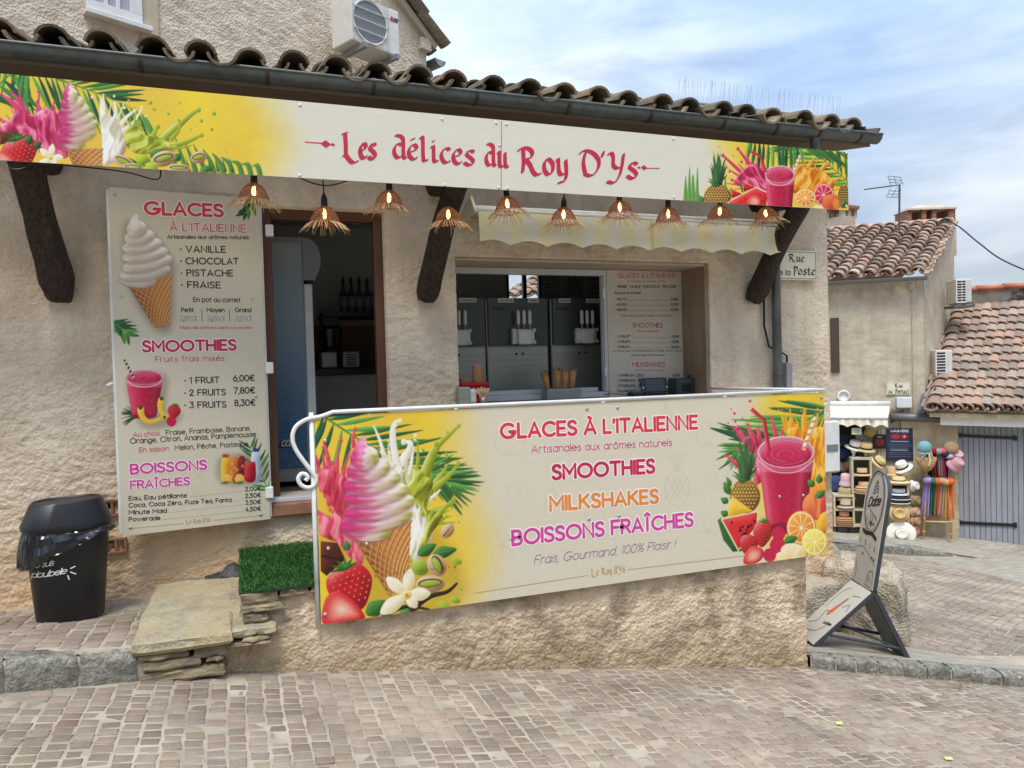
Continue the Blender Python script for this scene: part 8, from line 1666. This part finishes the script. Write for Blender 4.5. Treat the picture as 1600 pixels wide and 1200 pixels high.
# bamboo ladder with scarves, bag, caps
M_BAM = mat('bamboo', s255(206, 172, 120), .6, c2=s255(178, 140, 90), sc=8)
ld = thing('bamboo_ladder', fp(1465, 835, .3), 'bamboo ladder rack leaning on the cream wall', 'ladder')
for xa, ya_, xb, yb in ((1450, 692, 1443, 838), (1484, 694, 1486, 842)):
    A, B = fp(xa, ya_, .12), fp(xb, yb, .5); mb = MB(); mb.tube([A, B], .022, 10)
    for t in np.linspace(.1, .95, 7): q = A+(B-A)*t; mb.tube([q-unit(B-A)*.01, q+unit(B-A)*.01], .027, 10)
    mb.build('rail', M_BAM, ld, True)
for ya_, o in ((702, .16), (747, .26), (815, .45)): MB().tube([fp(1446, ya_, o), fp(1487, ya_+1, o)], .018, 8).build('rung', M_BAM, ld, True)
def scarf(label, x0, x1, xb0, xb1, y0, y1, col, o=.2, knot=True):
    r = thing('scarf', fp((x0+x1)/2, y1, o), label, 'scarf', 'scarves on the bamboo ladder'); m = mat('scarf_cloth', s255(*col), .9, c2=tuple(.8*q for q in s255(*col)), sc=12); nu_, nv_ = 22, 26; seed = int(x0*7+y0)
    def sh(o_, back):
        G = []
        for v in np.linspace(0, 1, nv_):
            row = []
            for u in np.linspace(0, 1, nu_):
                pinch = 1-.45*math.exp(-((v-.10)/.05)**2) if knot else 1; xc = (x0+x1)/2+((xb0+xb1)/2-(x0+x1)/2)*v; hw = ((x1-x0)/2+((xb1-xb0)/2-(x1-x0)/2)*v)*pinch
                yy_ = y0+(y1-y0)*v+(2.5*math.sin(u*9+seed) if v > .9 else 0)*(v-.9)*10
                row.append(fp(xc+hw*(2*u-1), yy_, o_+.035*math.sin(u*13+seed+v*2)*(.4+v*.6)))
            G.append(row)
        return np.array(G)
    mb = MB().sheet(sh(o+.05, 0)); mb.sheet(sh(o-.03, 1)[:, ::-1]); mb.build('cloth', m, r, True)
    if knot: c_ = fp((x0+x1)/2, y0+(y1-y0)*.10, o+.07); mb = MB(); mb.lathe(c_, [(.01, -.06), (.07, -.04), (.085, 0), (.07, .045), (.01, .06)], 12, ax=(FU, FD, UZ)); mb.build('knot', m, r, True)
for a in [('lilac scarf at the left of the lower rung', 1445, 1454, 1438, 1452, 744, 806, (166, 142, 196)), ('green scarf second on the lower rung', 1453, 1462, 1452, 1462, 746, 803, (34, 112, 80)), ('rust orange scarf third on the lower rung', 1461, 1468, 1458, 1467, 746, 806, (206, 106, 50)), ('rose beige scarf in the middle of the lower rung', 1468, 1477, 1462, 1474, 746, 805, (190, 150, 132)), ('mustard scarf fifth on the lower rung', 1475, 1481, 1472, 1485, 747, 811, (196, 168, 92)), ('long bright orange scarf at the right of the lower rung', 1480, 1488, 1480, 1491, 746, 813, (236, 96, 34))]: scarf(*a, o=.32)
for a in [('black scarf behind the basket bag', 1448, 1456, 1447, 1459, 704, 744, (46, 44, 46)), ('crimson scarf on the upper rung', 1453, 1462, 1459, 1467, 700, 745, (156, 24, 42)), ('sage grey scarf on the upper rung', 1463, 1470, 1466, 1475, 701, 745, (150, 164, 156)), ('rose pink scarf on the upper rung', 1469, 1477, 1473, 1479, 700, 745, (222, 90, 126)), ('navy scarf on the upper rung', 1475, 1480, 1478, 1483, 706, 745, (34, 42, 76)), ('white lilac scarf on the upper rung', 1480, 1486, 1481, 1487, 708, 748, (214, 204, 214))]: scarf(*a, o=.2)
bg_ = thing('basket_bag', fp(1446, 737, .45), 'woven straw basket bag hung on the ladder', 'bag'); prof = []; rings = []
for y, x0, x1, d_ in ((714, 1430, 1464, .07), (720, 1431, 1463, .10), (728, 1435, 1460, .10), (734, 1439, 1455, .08), (736, 1442, 1452, .04)):
    a, b = fp(x0, y, .42), fp(x1, y, .42); c_ = (a+b)/2; hw = np.linalg.norm((b-a)[:2])/2; rings.append([c_+FU*hw*math.copysign(abs(math.cos(t))**.6, math.cos(t))+FD*d_*math.sin(t) for t in np.linspace(0, 2*math.pi, 24, endpoint=False)])
MB().loft(rings).build('basket', mat('seagrass', s255(178, 146, 104), .9, c2=s255(146, 114, 76), sc=40, bump=.6, bsc=120), bg_, True); MB().tube(catmull([fp(1440, 716, .5), fp(1444, 700, .46), fp(1450, 697, .42), fp(1454, 702, .46), fp(1457, 716, .5)], 6), .012, 6).build('handle', M_BAM, bg_); MB().tube(catmull([fp(1452, 708, .5), fp(1453, 722, .54), fp(1451, 728, .54)], 5), .02, 6).build('tassel', plain(206, 180, 136), bg_)
MB().sheet(np.array([[fp(1438+9*u, 711+8*v, .50+.03*math.sin(u*9+v*7)) for u in np.linspace(0, 1, 10)] for v in np.linspace(0, 1, 8)])).build('neckerchief', mat('print_cloth', s255(200, 204, 212), .9, c2=s255(40, 46, 70), sc=30), bg_, True)
hat_('teal cap hung above the basket bag', 1444, 703, 11, 9.5, 14, (120, 168, 172), kind='cap', o=.4, tilt=(.35, 0), cat='cap'); hat_('brown straw cap at the ladder top right', 1486, 699, 10, 9.5, 9, (158, 130, 98), o=.3, tilt=(1.2, 0), kind='beret', cat='cap'); hat_('pink flowered bucket hat hung by the plank doors', 1493, 726, 11, 8, 10, (206, 156, 160), kind='bucket', o=.35, tilt=(.7, .5), cat='hat'); hat_('upper pink flowered hat behind the lower one', 1494, 712, 9, 7, 8, (214, 172, 176), kind='bucket', o=.22, tilt=(.9, .3), cat='hat')
